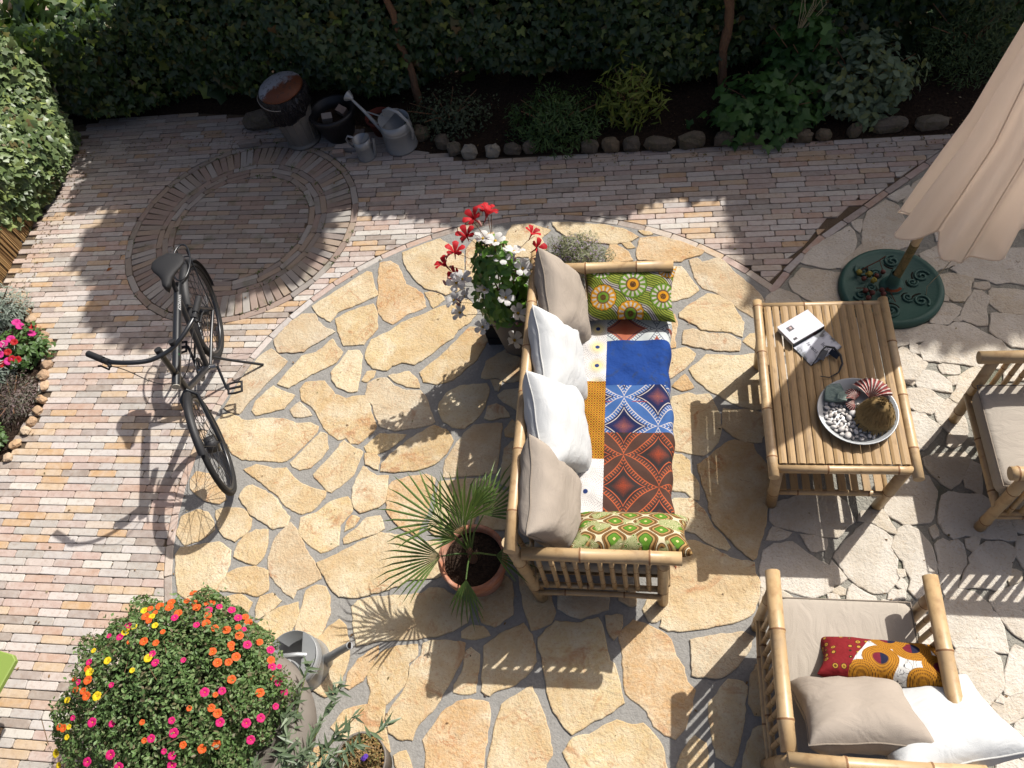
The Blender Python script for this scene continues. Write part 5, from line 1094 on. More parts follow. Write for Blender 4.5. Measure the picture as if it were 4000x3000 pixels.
# bin
bn = thing('dustbin', 'zinc dustbin with a rusty round lid and a black bag rim', 'bin', (-2.93, 5.24, 0))
b = MB(); b.lathe([(.0, .0), (.148, .0), (.15, .02), (.138, .03), (.142, .05), (.172, .42), (.172, .5)], 28); b.build('body', M_zinc2, bn)
for k in range(14): a = 2 * PI * k / 14; b = MB(); b.tube([(.1425 * math.cos(a), .1425 * math.sin(a), .05), (.17 * math.cos(a), .17 * math.sin(a), .4)], .004, 5); b.build('rib', M_zinc2, bn)
b = MB(); n = 40; V = []
for z, r0, w in ((.535, .17, .0), (.52, .198, .006), (.43, .202, .012), (.355, .195, .016), (.33, .18, .008)):
    for k in range(n): a = 2 * PI * k / n; rr = r0 + w * math.sin(9 * a + z * 20) + w * .7 * math.sin(17 * a); V.append((rr * math.cos(a), rr * math.sin(a), z + (.05 * math.sin(a + .6) if z < .36 else 0)))
b.add(V, [(j * n + i, (j + 1) * n + i, (j + 1) * n + (i + 1) % n, j * n + (i + 1) % n) for j in range(4) for i in range(n)], 0, True); b.build('bag', M_bag, bn)
M_lid = Mt('rusty_lid', .55, .4, .3); _o = M_lid.obj(); _x = M_lid.xyz(_o)
_rf = M_lid.ramp(M_lid.math('ADD', M_lid.math('MULTIPLY', M_lid.math('SUBTRACT', _x[0], _x[1]), 2.6), M_lid.noise(9, 5, .7, _o, .5)), [(.42, 0.0), (.6, 1.0)])
_bl = M_lid.math('MULTIPLY', M_lid.step(M_lid.noise(22, 3, .6, _o, 1.0), .63, .04), .7)
M_lid.base(M_lid.mix(_bl, M_lid.mix(_rf, S(172, 178, 188), S(122, 70, 44)), S(64, 56, 54)))
b = MB(); b.lathe([(.0, .03), (.1, .026), (.178, .006), (.19, -.012), (.188, -.02), (.18, -.018)], 36); ld = b.build('lid', M_lid, bn); ld.location = (0, -.005, .55); ld.rotation_euler = (.04, -.05, 0)
b = MB(); b.tube([(.213 * math.cos(a), .213 * math.sin(a), .50 - .03 * abs(math.sin(a - .3))) for a in [PI * .88 + .13 * k for k in range(17)]], .0045, 6); b.build('wire_handle', Mt('pale_wire', .5, .4, .3, base=S(168, 160, 150)), bn)
# black planter with bricks in it
bp = thing('black_planter', 'round black planter pot holding stones between bin and watering cans', 'pot', (-2.60, 5.27, 0))
b = MB(); b.lathe([(0, 0), (.12, 0), (.135, .03), (.18, .2), (.196, .215), (.2, .26), (.19, .27), (.168, .262), (.158, .16)], 32); b.build('body', M_blk, bp)
b = MB(); b.lathe([(0, .165), (.16, .165)], 24); b.build('soil', M_soil, bp)
for i, (x, y, rz) in enumerate([(-.05, -.03, .4), (.07, .05, -.5)]):
    b = MB(); b.box((0, 0, 0), (.085, .06, .07)); o = b.build('loose_stone', M_obrick); o.location = (-2.60 + x, 5.27 + y, .205); o.rotation_euler = (.3, .2, rz); tag(o, ['flat grey brick piece lying in the black planter', 'grey brick piece at the back of the black planter'][i], 'brick')
rp = thing('clay_pot', 'dark red clay pot half hidden behind the small watering can', 'pot', (-2.22, 5.28, 0)); M_terd = Mt('dark_terracotta', .85, .2, base=S(120, 62, 50))
b = MB(); b.lathe([(0, 0), (.075, 0), (.1, .13), (.112, .135), (.114, .165), (.1, .165), (.09, .1)], 24); b.build('body', M_terd, rp); b = MB(); b.lathe([(0, .12), (.094, .12)], 20); b.build('soil', M_soil, rp)

def watering_can(root, R_, H, hoop, spout_dir, spout, rose=None, band=True, mouth=.55):
    b = MB(); b.lathe([(0, .0), (R_, 0), (R_ * 1.03, .012), (R_ * 1.0, .02), (R_ * .96, H * .66), (R_ * .985, H * .68), (R_ * .96, H * .70), (R_ * .95, H * .74), (R_ * .97, H * .76), (R_ * .95, H * .78), (R_ * .95, H), (R_ * .93, H), (R_ * .93, .03), (0, .03)], 36); b.build('body', M_zinc, root)
    # half cover over the front of the mouth
    a0 = math.atan2(spout_dir[1], spout_dir[0]); b = MB(); n = 16; V = [(R_ * .95 * math.cos(a0 - PI * mouth + 2 * PI * mouth * k / n), R_ * .95 * math.sin(a0 - PI * mouth + 2 * PI * mouth * k / n), H + .0 + .03 * math.cos(PI * mouth * (2 * k / n - 1)) * .6) for k in range(n + 1)]
    b.add(V, [tuple(range(n + 1))]); b.build('shield', M_zinc, root)
    sx, sy = spout_dir; b = MB(); b.tube([(sx * R_ * .9, sy * R_ * .9, H * .12)] + [(sx * q[0], sy * q[0], q[1]) for q in spout], [q[2] for q in ([(0, 0, spout[0][2] * 1.4)] + list(spout))], 14); b.build('spout', M_zinc, root)
    e = spout[-1]; b = MB(); b.lathe([(0, 0), (e[2] * .86, 0)], 14, rot=Vector((sx, sy, .5)).to_track_quat('Z', 'Y').to_matrix(), c=(sx * (e[0] + .002), sy * (e[0] + .002), e[1] + .0015)); b.build('spout_hole_shade', M_in, root)  # flat dark disc on the closed spout end, painted as a shaded hole
    b = MB(); b.tube([(sx * q[0], sy * q[0], q[1]) for q in hoop], .0125, 8, flat=.45); b.build('handle', M_zinc, root)
    if rose:
        b = MB(); q = Vector((sx, sy, .35)).to_track_quat('Z', 'Y').to_matrix(); b.lathe([(.012, -.05), (.045, .0), (.047, .008), (.0, .016)], 20, c=(sx * rose[0], sy * rose[0], rose[1]), rot=q); b.build('rose', M_zinc, root)
wc = thing('watering_can', 'large zinc watering can with a long spout and hooped handle', 'watering can', (-2.02, 5.09, 0), group='zinc watering cans')
sd = Vector((-.9, .42)).normalized()
watering_can(wc, .135, .27, [(.12, .25), (.09, .33), (.02, .375), (-.07, .36), (-.145, .29), (-.17, .2), (-.14, .1)], (sd.x, sd.y), [(.17, .10, .021), (.30, .26, .014), (.40, .36, .011)], rose=(.43, .385), mouth=.42)
b = MB(); b.tube([(sd.x * .1, sd.y * .1, .26), (sd.x * .27, sd.y * .27, .27)], .006, 6); b.build('brace', M_zinc, wc)
wc2 = thing('watering_can', 'small zinc watering can standing before the large one', 'watering can', (-2.305, 4.975, 0), group='zinc watering cans')
sd2 = Vector((.98, -.15)).normalized()
watering_can(wc2, .075, .19, [(-.06, .2), (-.11, .215), (-.135, .18), (-.12, .12), (-.07, .07)], (sd2.x, sd2.y), [(.085, .05, .014), (.10, .12, .011), (.115, .2, .009)], mouth=.4)
for i, (x, y, rz, l) in enumerate([(-2.50, 5.07, -.02, .2), (-2.56, 5.01, .05, .1)]):
    o = mk('loose_brick', stone_mesh('loose_brick', brick_outline(l, .05), .004, .05, .004), None, M_brick); o.location = (x, y, 0); o.rotation_euler = (0, 0, rz); tag(o, ['whole loose brick lying left of the small watering can', 'half brick lying before the loose whole brick'][i], 'brick')
o = mk('loose_brick', stone_mesh('loose_brick', brick_outline(.2, .05), .004, .05, .004), None, M_brick); o.location = (-3.42, 5.2, 0); o.rotation_euler = (0, 0, .12); tag(o, 'loose brick lying on the circle edge left of the bin', 'brick')
rock('border_stone', (-3.38, 5.46, .06), (.17, .09, .08), M_bst, 'wide brown stone on the ground left of the bin', 'stone')
tp = thing('clay_pot', 'large terracotta pots half hidden behind the parasol top right', 'pot', (3.0, 5.95, 0)); b = MB(); b.lathe([(0, 0), (.2, 0), (.3, .4), (.33, .42), (.33, .5), (.3, .5), (.28, .4), (0, .38)], 28); b.build('body', M_terd, tp)

# ================================================================ parasol
M_iron = Mt('green_cast_iron', .6, .4); M_iron.base(M_iron.mix(M_iron.noise(8, 4, .6), S(40, 84, 78), S(66, 108, 96))).bump(M_iron.noise(60, 3), .3, .005)
M_pole = Mt('weathered_green_pole', .8, .2); M_pole.base(M_pole.ramp(M_pole.noise(26, 4, .7), [(.35, S(98, 96, 66)), (.55, S(138, 122, 84)), (.75, S(176, 146, 100))]))
M_can = Mt('ecru_canvas', .9, .1); M_can.base(M_can.mix(M_can.noise(3, 3, .5), S(240, 226, 212, .8), S(245, 233, 220, .8))); M_can.transl(S(252, 240, 228, .95), .55)
par = thing('parasol', 'closed ecru parasol on a pole at the right edge', 'parasol', (1.575, 3.42, 0))
b = MB(); b.lathe([(0, .02), (.318, .02), (.322, .0), (.322, .03), (.312, .05), (.295, .058), (.28, .052), (.268, .044), (0, .044)], 56); bs_ = b.build('base', M_iron, par)
for k in range(6):   # scrolls
    a0 = 2 * PI * k / 6 + .25
    for (rc, rs, sg) in ((.205, .052, 1), (.13, .034, -1)):
        cx, cy = rc * math.cos(a0 + .1 * sg), rc * math.sin(a0 + .1 * sg); b = MB()
        b.tube([(cx + rs * (1 - q / 26) * math.cos(a0 + sg * q * .42), cy + rs * (1 - q / 26) * math.sin(a0 + sg * q * .42), .05) for q in range(24)], .0085, 6); b.build('scroll', M_iron, bs_)
        b = MB(); V = [(cx + rs * 1.25 * math.cos(a0 + 2.2 + t * .25) * .95, cy + rs * 1.25 * math.sin(a0 + 2.2 + t * .25), .0455) for t in range(7)]; b.add(V + [(cx + rs * 1.02 * math.cos(a0 + 2.2 + t * .25), cy + rs * 1.02 * math.sin(a0 + 2.2 + t * .25), .0455) for t in range(6, -1, -1)], [tuple(range(14))]); b.build('scroll_gap_shade', M_in, bs_)  # dark flat strip painted on the base as shade between scrolls
b = MB(); b.lathe([(.075, .044), (.072, .06), (.05, .066), (.04, .085), (.034, .15), (.03, .17), (.026, .17)], 24); b.build('collar', M_iron, bs_)
b = MB(); b.lathe([(.05, .067), (.058, .064), (.068, .0615)], 16, a0=-2.4, a1=-.6); b.build('rust_patch', Mt('rust', .9, .1, base=S(120, 66, 44)), bs_)
PT = Vector((.085, -.055, 1.0))   # direction the pole leans
def ax(z): return Vector((PT.x * max(0, z - .12), PT.y * max(0, z - .12), z))
b = MB(); b.tube([ax(.05), ax(.46)], .026, 14); b.build('lower_pole', M_pole, par)
b = MB(); b.tube([ax(.46), ax(2.55)], .023, 14); b.build('upper_pole', M_bend, par)
b = MB(); b.tube([ax(.45), ax(.465)], .0275, 14); b.build('pole_joint', M_pole, par)
# closed canopy: hanging folds, hem dips and flares to the right
n = 96; m = 26; V = []
for j in range(m + 1):
    t = j / m; z = 2.55 - t * 1.78
    for i in range(n):
        a = 2 * PI * i / n
        R_ = .05 + .215 * t ** .8
        fold = 1 + (.05 + .16 * t) * math.sin(7 * a + 1.2 + 1.5 * t) + (.02 + .07 * t) * math.sin(13 * a + 3 * t) + .05 * t * math.sin(3 * a + 2)
        off = Vector((.11, -.07, 0)) * min(1, t * 1.6); c = ax(z) + off
        zz = z + (t ** 4) * (.09 * math.sin(2 * a + .4) + .06 * math.sin(5 * a) + .07 * math.cos(a - .2))
        V.append((c.x + R_ * fold * 1.08 * math.cos(a), c.y + R_ * fold * math.sin(a), zz))
b = MB(); b.add(V, [(j * n + i, j * n + (i + 1) % n, (j + 1) * n + (i + 1) % n, (j + 1) * n + i) for j in range(m) for i in range(n)], 0, True)
W_ = [(v[0] * .97 + .004, v[1] * .97, v[2] + .002) for v in V]
cn = b.build('canopy', M_can, par); b = MB(); b.tube(V[-n:], .004, 5, closed=True); b.build('hem', M_can, cn)
for k in range(8):
    b = MB(); i = int(k * n / 8); b.tube([(V[j * n + i][0], V[j * n + i][1] , V[j * n + i][2]) for j in range(m + 1)], .0032, 5); b.build('seam', M_can, cn)
b = MB(); b.lathe([(0, 0), (.02, 0), (.03, .03), (.012, .06), (0, .07)], 14, c=ax(2.55)); b.build('finial', M_bend, par)
b = MB(); b.tube([(.27, -.1, .52), (.23, -.08, .3), (.19, -.06, .1), (.2, -.09, .012), (.24, -.05, .008)], .0025, 5); b.build('cord', Mt('pale_cord', .9, .1, base=S(206, 196, 170)), par)
M_dry = Mt('dried_twig', .9, .1, base=S(96, 60, 46)); M_rh = Mt('dried_red_hip', .5, .4, base=S(104, 48, 38)); M_yb = Mt('yellow_blossom', .9, .1, base=S(160, 146, 74))
tw = thing('dried_sprig', 'dried twig with yellow blossoms and red hips on the parasol base', 'twig', (1.44, 3.46, .058), group='dried sprigs on the parasol base')
b = MB(); b.tube([(-.06, .06, .01), (0, .1, .02), (.08, .14, .03), (.12, .17, .035)], .004, 5); b.tube([(0, .1, .02), (.0, .03, .02)], .0025, 4); b.tube([(.08, .14, .03), (.09, .06, .02)], .0025, 4); b.build('twig', M_dry, tw)
for i, (x, y) in enumerate([(-.06, .05), (.0, .03), (.02, -.02)]): b = MB(); b.ball((x, y, .025), .02, 9, 6, jit=.35); b.build('blossom', M_yb, tw)
for i, (x, y) in enumerate([(.09, .05), (-.035, .0), (.045, .02)]): b = MB(); b.ball((x, y, .02), .017, 8, 6); b.build('hip', M_rh, tw)
tw = thing('dried_sprig', 'dried twig with round red hips near the table on the parasol base', 'twig', (1.44, 3.36, .058), group='dried sprigs on the parasol base')
b = MB(); b.tube([(-.09, .03, .01), (-.05, .02, .02), (.02, -.01, .015)], .003, 5); b.tube([(.03, .0, .02), (.1, .02, .02), (.13, -.09, .01)], .003, 5); b.build('twig', M_dry, tw)
for (x, y) in [(-.04, .0), (0, -.02), (.06, -.0), (.065, -.03), (-.03, -.06)]: b = MB(); b.ball((x, y, .02), .018, 8, 6); b.build('hip', M_rh, tw)

# ================================================================ on the table
bk = thing('paperback_book', 'paperback book lying open face down on the bamboo table', 'book', (.893, 2.64, .573), math.radians(34))
# local: x along the spine; +y = back cover half, -y = front cover half
M_back = Mt('book_back_cover', .5, .4); o = M_back.obj(); X, Y, _ = M_back.xyz(o)
lines = M_back.math('MULTIPLY', M_back.step(M_back.math('FRACT', M_back.math('MULTIPLY', Y, 170.0)), .55, .1), M_back.math('MULTIPLY', M_back.step(X, -.035, .001), M_back.math('SUBTRACT', 1.0, M_back.step(M_back.math('ADD', X, M_back.math('MULTIPLY', M_back.noise(60, 1, .5, o), .03)), .075, .001))))
lines = M_back.math('MULTIPLY', lines, M_back.math('MULTIPLY', M_back.step(Y, .03, .001), M_back.math('SUBTRACT', 1.0, M_back.step(Y, .115, .001))))
M_back.base(M_back.mix(M_back.math('MULTIPLY', lines, .4), S(228, 226, 234), S(120, 120, 130)))
M_front = Mt('book_front_cover', .4, .45); o = M_front.obj(); X, Y, _ = M_front.xyz(o)
M_front.base(M_front.ramp(M_front.math('ADD', M_front.noise(9, 3, .5, o, .6), M_front.math('MULTIPLY', M_front.math('ABSOLUTE', X), -.8)), [(.36, S(52, 58, 70)), (.40, S(168, 172, 184)), (.48, S(216, 218, 228))]))
M_page = Mt('book_pages', .8, .2, base=S(224, 218, 208)); M_bspine = Mt('book_spine', .4, .4, base=S(30, 28, 32))
b = MB(); b.box((0, .075, .0165), (.205, .13, .03)); b.build('pages', M_page, bk)
b = MB(); b.box((0, .075, .0335), (.212, .138, .003)); b.build('back_cover', M_back, bk)
b = MB(); b.box((0, .0045, .0175), (.212, .003, .035)); b.build('spine', M_bspine, bk)
b = MB(); b.box((0, -.071, .0025), (.212, .146, .005)); b.build('front_cover', M_front, bk)
b = MB(); b.box((-.055, .095, .0356), (.036, .03, .001)); b.build('portrait_photo', Mt('portrait_print', .5, .3, base=S(86, 80, 84)), bk)
b = MB(); b.ball((-.053, .097, .0364), .008, 8, 5, (1, 1.2, .1)); b.build('portrait_face', Mt('portrait_face_print', .5, .3, base=S(206, 176, 172)), bk)
for k in range(9): b = MB(); b.box((-.088 + k * .0026, .026, .0356), (.0012 + .0006 * (k % 3), .014, .001)); b.build('barcode_bar', M_bspine, bk)
def text(body, size, loc, rot, mat, parent, name='lettering', ext=.0004):
    cu = bpy.data.curves.new(name, 'FONT'); cu.body = body; cu.size = size; cu.extrude = ext; cu.align_x = 'CENTER'; cu.align_y = 'CENTER'; cu.resolution_u = 3
    t_ = bpy.data.objects.new('tmp', cu); COL.objects.link(t_); dg = bpy.context.evaluated_depsgraph_get(); me = bpy.data.meshes.new_from_object(t_.evaluated_get(dg)); bpy.data.objects.remove(t_)
    me.materials.clear(); o = mk(name, me, parent, mat); o.location = loc; o.rotation_euler = rot; return o
M_ink = Mt('grey_ink', .5, .3, base=S(66, 66, 84))
text('levens', .034, (-.025, -.06, .0056), (0, 0, -PI / 2), M_ink, bk); text('licht', .034, (.035, -.094, .0056), (0, 0, -PI / 2), M_ink, bk)
text('levenslicht', .016, (.02, .0025, .018), (PI / 2, 0, 0), Mt('red_ink', .5, .3, base=S(150, 56, 40)), bk, 'spine_lettering')
gl = thing('sunglasses', 'black wraparound sunglasses resting on the open book', 'sunglasses', (.97, 2.48, .579))
b = MB(); b.tube([(-.085, -.03, .012), (-.06, .0, .03), (-.03, .05, .036), (.0, .08, .034), (.04, .075, .028), (.07, .03, .02), (.075, -.02, .012), (.05, -.07, .003), (.0, -.10, .002), (-.045, -.092, .003)], [.003, .003, .004, .006, .007, .007, .006, .004, .003, .003], 7); b.build('frame', M_blk, gl)
b = MB(); b.add([(-.05, .01, .03), (-.02, .06, .034), (.012, .062, .02), (-.02, .0, .012)], [(0, 1, 2, 3)]); b.build('lens', Mt('dark_lens', .1, .6, base=S(20, 20, 26)), gl)
b = MB(); b.add([(.03, .07, .03), (.066, .03, .022), (.05, .01, .008), (.01, .05, .012)], [(0, 1, 2, 3)]); b.build('lens', Mt('dark_lens', .1, .6, base=S(20, 20, 26)), gl)

dish = thing('metal_dish', 'round zinc dish on the table full of white pebbles', 'dish', (1.078, 2.158, .571))
b = MB(); b.lathe([(0, .0), (.165, .0), (.195, .035), (.2, .037), (.2, .04), (.194, .04), (.163, .005), (0, .005)], 48); b.build('body', M_zinc, dish)
M_peb = Mt('white_pebble', .55, .4); M_peb.base(M_peb.mix(M_peb.rand(), S(226, 222, 218), S(206, 198, 190)))
pm = []
for k in range(6): b = MB(); b.ball((0, 0, 0), 1, 10, 7, (1, random.uniform(.6, .85), random.uniform(.5, .62)), jit=.05); me = b.mesh('pebble'); me.materials.append(M_peb.m); pm.append(me)
placed = []; tries = 0
while len(placed) < 74 and tries < 30000:
    tries += 1; a = random.uniform(0, 2 * PI); rr = .155 * math.sqrt(random.random()); x, y = rr * math.cos(a), rr * math.sin(a)
    if y > .055 - .02 * x or (x > .02 and y > -.08 and math.hypot(x - .09, y + .01) < .105): continue
    s_ = random.choice((.011, .012, .013, .014, .016, .018)) if len(placed) > 4 else (.028, .024, .02, .02, .018)[len(placed)]
    if any(math.hypot(x - p[0], y - p[1]) < (s_ + p[2]) * .74 for p in placed): continue
    placed.append((x, y, s_))
for i, (x, y, s_) in enumerate(placed):
    o = mk('pebble', random.choice(pm)); o.location = (1.078 + x, 2.158 + y, .576 + s_ * .55); o.scale = (s_, s_, s_); o.rotation_euler = (random.uniform(-.25, .25), random.uniform(-.25, .25), random.uniform(0, 6.28))
    tag(o, 'largest white pebble in the metal dish' if i == 0 else 'smooth small white pebble among many in the metal dish', 'pebble', 'white pebbles in the metal dish')
M_teal = Mt('pale_green_rock', .7, .3); M_teal.base(M_teal.mix(M_teal.noise(20, 4, .7, M_teal.obj()), S(120, 146, 132), S(176, 190, 178))).bump(M_teal.noise(30, 3), .6, .02)
def shard(name, label, loc, pts, h, mat, rot=(0, 0, 0)):
    n = len(pts); b = MB(); b.add([(p[0], p[1], 0) for p in pts] + [(p[0] * .92, p[1] * .92, h * random.uniform(.75, 1.15)) for p in pts], [tuple(range(n, 2 * n))] + [(i, (i + 1) % n, n + (i + 1) % n, n + i) for i in range(n)]); o = b.build(name, mat); o.location = loc; o.rotation_euler = rot; return tag(o, label, 'rock')
shard('green_rock', 'flat pale green rock on the upper left rim of the dish', (.975, 2.262, .607), [(-.055, -.03), (-.02, -.045), (.04, -.05), (.055, -.01), (.04, .05), (-.01, .055), (-.035, .045), (-.05, .0)], .02, M_teal, (.25, -.12, .1))
shard('green_rock', 'small pale green rock chip leaning on the larger one in the dish', (1.005, 2.235, .625), [(-.03, -.012), (.02, -.03), (.035, .0), (.01, .02), (-.02, .018)], .012, M_teal, (.3, .1, .2))
M_shell = Mt('red_scallop', .5, .4); o = M_shell.obj(); X, Y, _ = M_shell.xyz(o); th_ = M_shell.math('ARCTAN2', X, Y)
st = M_shell.step(M_shell.math('ADD', M_shell.math('SINE', M_shell.math('MULTIPLY', th_, 26.0)), M_shell.math('MULTIPLY', M_shell.noise(45, 4, .7, o), 5.0)), 2.9, .5)
M_shell.base(M_shell.mix(st, S(156, 58, 56), S(222, 206, 194))).bump(M_shell.math('SINE', M_shell.math('MULTIPLY', th_, 26.0)), .6, .01)
def scallop(label, loc, R_, rot):
    b = MB(); n = 28; m = 6; V = []
    for j in range(m + 1):
        for i in range(n + 1):
            a = -1.15 + 2.3 * i / n; r = R_ * j / m * (1 + .03 * math.sin(26 * a)); V.append((r * math.sin(a), r * math.cos(a), .35 * R_ * math.sin(PI * min(1, j / m * .9)) + .02 * R_ * math.sin(26 * a) * j / m))
    b.add(V, [(j * (n + 1) + i, j * (n + 1) + i + 1, (j + 1) * (n + 1) + i + 1, (j + 1) * (n + 1) + i) for j in range(m) for i in range(n)], 0, True)
    o = b.build('scallop_shell', M_shell); o.location = loc; o.rotation_euler = rot; return tag(o, label, 'shell', 'red scallop shells in the dish')
scallop('largest red and white scallop shell at the back rim of the dish', (1.15, 2.235, .60), .11, (.25, 0, -.35)); scallop('red scallop shell between green rock and large shell', (1.075, 2.225, .60), .065, (.2, .2, .5)); scallop('small red shell piece beside the straw cone in the dish', (1.075, 2.205, .592), .05, (.1, 0, 1.7))
M_straw = Mt('raffia_straw', .9, .1); o = M_straw.obj(); M_straw.base(M_straw.mix(M_straw.noise(55, 3, .6, M_straw.mapv(o, (4, 4, .6))), S(126, 104, 68), S(190, 160, 110)))
cone = thing('straw_cone', 'brown straw cone with layered fringe and a pompom tip in the dish', 'straw ornament', (1.160, 2.128, .588))
prof = [(.088, .0), (.095, .02), (.085, .05), (.07, .085), (.05, .115), (.036, .14), (.0, .15)]
b = MB(); b.lathe(prof, 28); b.build('cone', M_straw, cone)
for j, (r0, z0, ln_, cnt) in enumerate([(.078, .035, .05, 260), (.062, .085, .05, 220), (.042, .125, .04, 160)]):
    P = []; Nn = []; Yd = []
    for i in range(cnt):
        a = random.uniform(0, 2 * PI); q = random.uniform(0, 1); r = r0 + .024 * q; P.append((r * math.cos(a), r * math.sin(a), z0 - ln_ * .7 * q + .01)); Nn.append((math.cos(a), math.sin(a), .5)); Yd.append((math.cos(a) * .5 + random.uniform(-.2, .2), math.sin(a) * .5 + random.uniform(-.2, .2), -1))
    cloud('fringe', LANCE_V, LANCE_F, P, Nn, rng.uniform(.03, .05, cnt), M_straw, cone, ydir=Yd)
d = rdirs(260); d /= np.linalg.norm(d, axis=1, keepdims=True)
cloud('pompom', LANCE_V, LANCE_F, d * .014 + np.array([0, 0, .163]), rdirs(260), rng.uniform(.02, .034, 260), M_straw, cone, ydir=d)

# ================================================================ potted plants
M_gpot = Mt('grey_clay_pot', .8, .25); M_gpot.base(M_gpot.mix(M_gpot.noise(5, 4, .6), S(128, 120, 112), S(150, 142, 132)))
M_terra = Mt('terracotta', .85, .2); M_terra.base(M_terra.mix(M_terra.ramp(M_terra.noise(9, 4, .65), [(.45, 0.0), (.7, .7)]), S(196, 132, 102), S(222, 184, 164)))
M_red = leaf_mat('red_petal', [S(204, 34, 44), S(222, 48, 56), S(186, 26, 40)], .3, .6, .2, S(230, 40, 40)); M_wpet = leaf_mat('white_petal', [S(244, 242, 238, .7), S(236, 234, 232, .7)], .4, .6, .2, S(240, 236, 226))
M_bud = Mt('pink_bud', .7, .2, base=S(206, 150, 140)); M_yc = Mt('yellow_centre', .7, .2, base=S(226, 180, 60))
def petal_flower(R_, n, mat, depth=.35, w=.95, centre=None, throat=.0):
    """a trumpet or bowl of n petals; local +z is the face"""
    b = MB()
    for k in range(n):
        a = 2 * PI * k / n; ca, sa = math.cos(a), math.sin(a); V = []
        for (r, s_, z) in ((.06, .06, -depth * .9), (.4, .34 * w, -depth * .25), (.78, .46 * w, 0), (1.0, .22 * w, -.06)):
            for q in (-1, 0, 1): V.append(((r * ca - q * s_ * sa) * R_, (r * sa + q * s_ * ca) * R_, (z + (.06 if q == 0 else 0) + random.uniform(-.03, .03)) * R_))
        b.add(V, [(j * 3 + i, j * 3 + i + 1, (j + 1) * 3 + i + 1, (j + 1) * 3 + i) for j in range(3) for i in range(2)], 0, True)
    if throat: b.lathe([(.03 * R_, -throat * R_), (.09 * R_, -throat * .5 * R_), (.14 * R_, -depth * .8 * R_)], 8, mi=0)
    if centre is not None: b.ball((0, 0, -depth * .5 * R_), .16 * R_, 6, 4, mi=1)
    me = b.mesh('flower'); me.materials.append(mat.m)
    if centre is not None: me.materials.append(centre.m)
    return me
def place_flower(me, loc, nrm, parent, sc_=1.0):
    o = mk('flower', me, parent); o.location = loc; q = Vector(nrm).to_track_quat('Z', 'Y'); o.rotation_euler = (q @ Euler((0, 0, random.uniform(0, 6.28))).to_quaternion()).to_euler(); o.scale = (sc_,) * 3; return o
# mandevilla
md = thing('mandevilla_plant', 'mandevilla with red and white trumpet flowers in a tall grey pot', 'potted plant', (-.865, 3.02, 0))
b = MB(); b.lathe([(0, 0), (.085, 0), (.09, .02), (.142, .42), (.148, .455), (.138, .455), (.132, .40)], 36); b.build('pot', M_gpot, md)
b = MB(); b.lathe([(0, .405), (.134, .40)], 24); b.build('soil', M_soil, md)
M_ml = leaf_mat('glossy_green_leaf', [S(100, 150, 50), S(128, 176, 66), S(84, 132, 46), S(150, 194, 84)], .35, .35, .5)
N = 620; a = rng.uniform(0, 2 * PI, N); t = rng.uniform(0, 1, N); z = .42 + .62 * t; rad = np.interp(t, [0, .3, .7, 1], [.16, .19, .14, .07]) * rng.uniform(.35, 1, N) ** .5
P = np.stack([rad * np.cos(a) - .02 * t, rad * np.sin(a), z], 1); nr = np.stack([np.cos(a), np.sin(a), np.full(N, .7)], 1) + rdirs(N) * .5
cloud('leaves', OVAL_V, OVAL_F, P, nr, rng.uniform(.05, .085, N), M_ml, md)
b = MB()
for k in range(9):
    a = 2 * PI * k / 9; b.tube([(.03 * math.cos(a), .03 * math.sin(a), .4), (.08 * math.cos(a + .5), .08 * math.sin(a + .5), .7), (.05 * math.cos(a + 1), .05 * math.sin(a + 1), 1.05)], [.006, .005, .003], 5)
fr_, fw_ = [petal_flower(.055, 5, M_red, .75, .72, None, 1.5) for _ in range(3)], [petal_flower(.057, 5, M_wpet, .6, .82, M_yc, 1.5) for _ in range(3)]
def vplane(u, v, x0, y0):   # point seen at photo pixel (u,v) near the plant's axis plane (real 3-D position on the plant)
    d = Vector([RC[i][0] * (u - 2000) / 3075 + RC[i][1] * (v - 1500) / 3075 + RC[i][2] for i in range(3)]); n = Vector((.3, .95, 0)); c = Vector((0, 0, 4.361)); s_ = (Vector((x0, y0, 0)) - c).dot(n) / d.dot(n); return c + d * s_
MF = [(-.235, .02, .98, 1), (-.32, -.03, .93, 1), (-.15, .03, 1.10, 1), (-.10, .06, 1.20, 1), (-.01, .08, 1.24, 1), (.02, .05, 1.26, 1), (.23, .10, 1.02, 1), (.26, .06, .92, 1), (-.27, -.06, .84, 1), (-.05, .02, 1.07, 0), (.02, .0, 1.07, 0), (-.02, -.04, 1.0, 0), (.05, -.05, .98, 0), (.12, .0, .98, 0), (.16, -.04, .86, 0), (-.2, -.10, .86, 0), (-.24, -.12, .84, 0),
      (-.08, -.12, .78, 0), (.05, -.16, .74, 0), (-.22, -.12, .72, 0), (-.3, -.12, .68, 0), (-.28, -.14, .58, 0), (.12, -.2, .64, 0), (-.14, -.2, .5, 0), (.07, -.24, .42, 0)]
for i, (x, y, z, red) in enumerate(MF):
    place_flower(random.choice(fr_ if red else fw_), (x, y, z), (x * 2.2 + .25 + random.uniform(-.4, .4), y * 1.5 + .1 + random.uniform(-.4, .4), .8), md, random.uniform(.85, 1.15))
    b.tube([(x * .35, y * .35, z - .16), (x * .8, y * .8, z - .07), (x, y, z - .05)], .0022, 4)
b.build('stems', Mt('reddish_stem', .7, .2, base=S(140, 100, 66)), md)['kind'] = 'stuff'
b = MB()
for k in range(16): q = random.choice(MF); b.ball((q[0] + random.uniform(-.06, .06), q[1] + random.uniform(-.05, .03), q[2] - .06 + random.uniform(-.04, .03)), .009, 6, 5, (1, 1, 2.6), rot=Euler((random.uniform(-.6, .6), random.uniform(-.6, .6), 0)).to_matrix())
b.build('buds', M_bud, md)['kind'] = 'stuff'
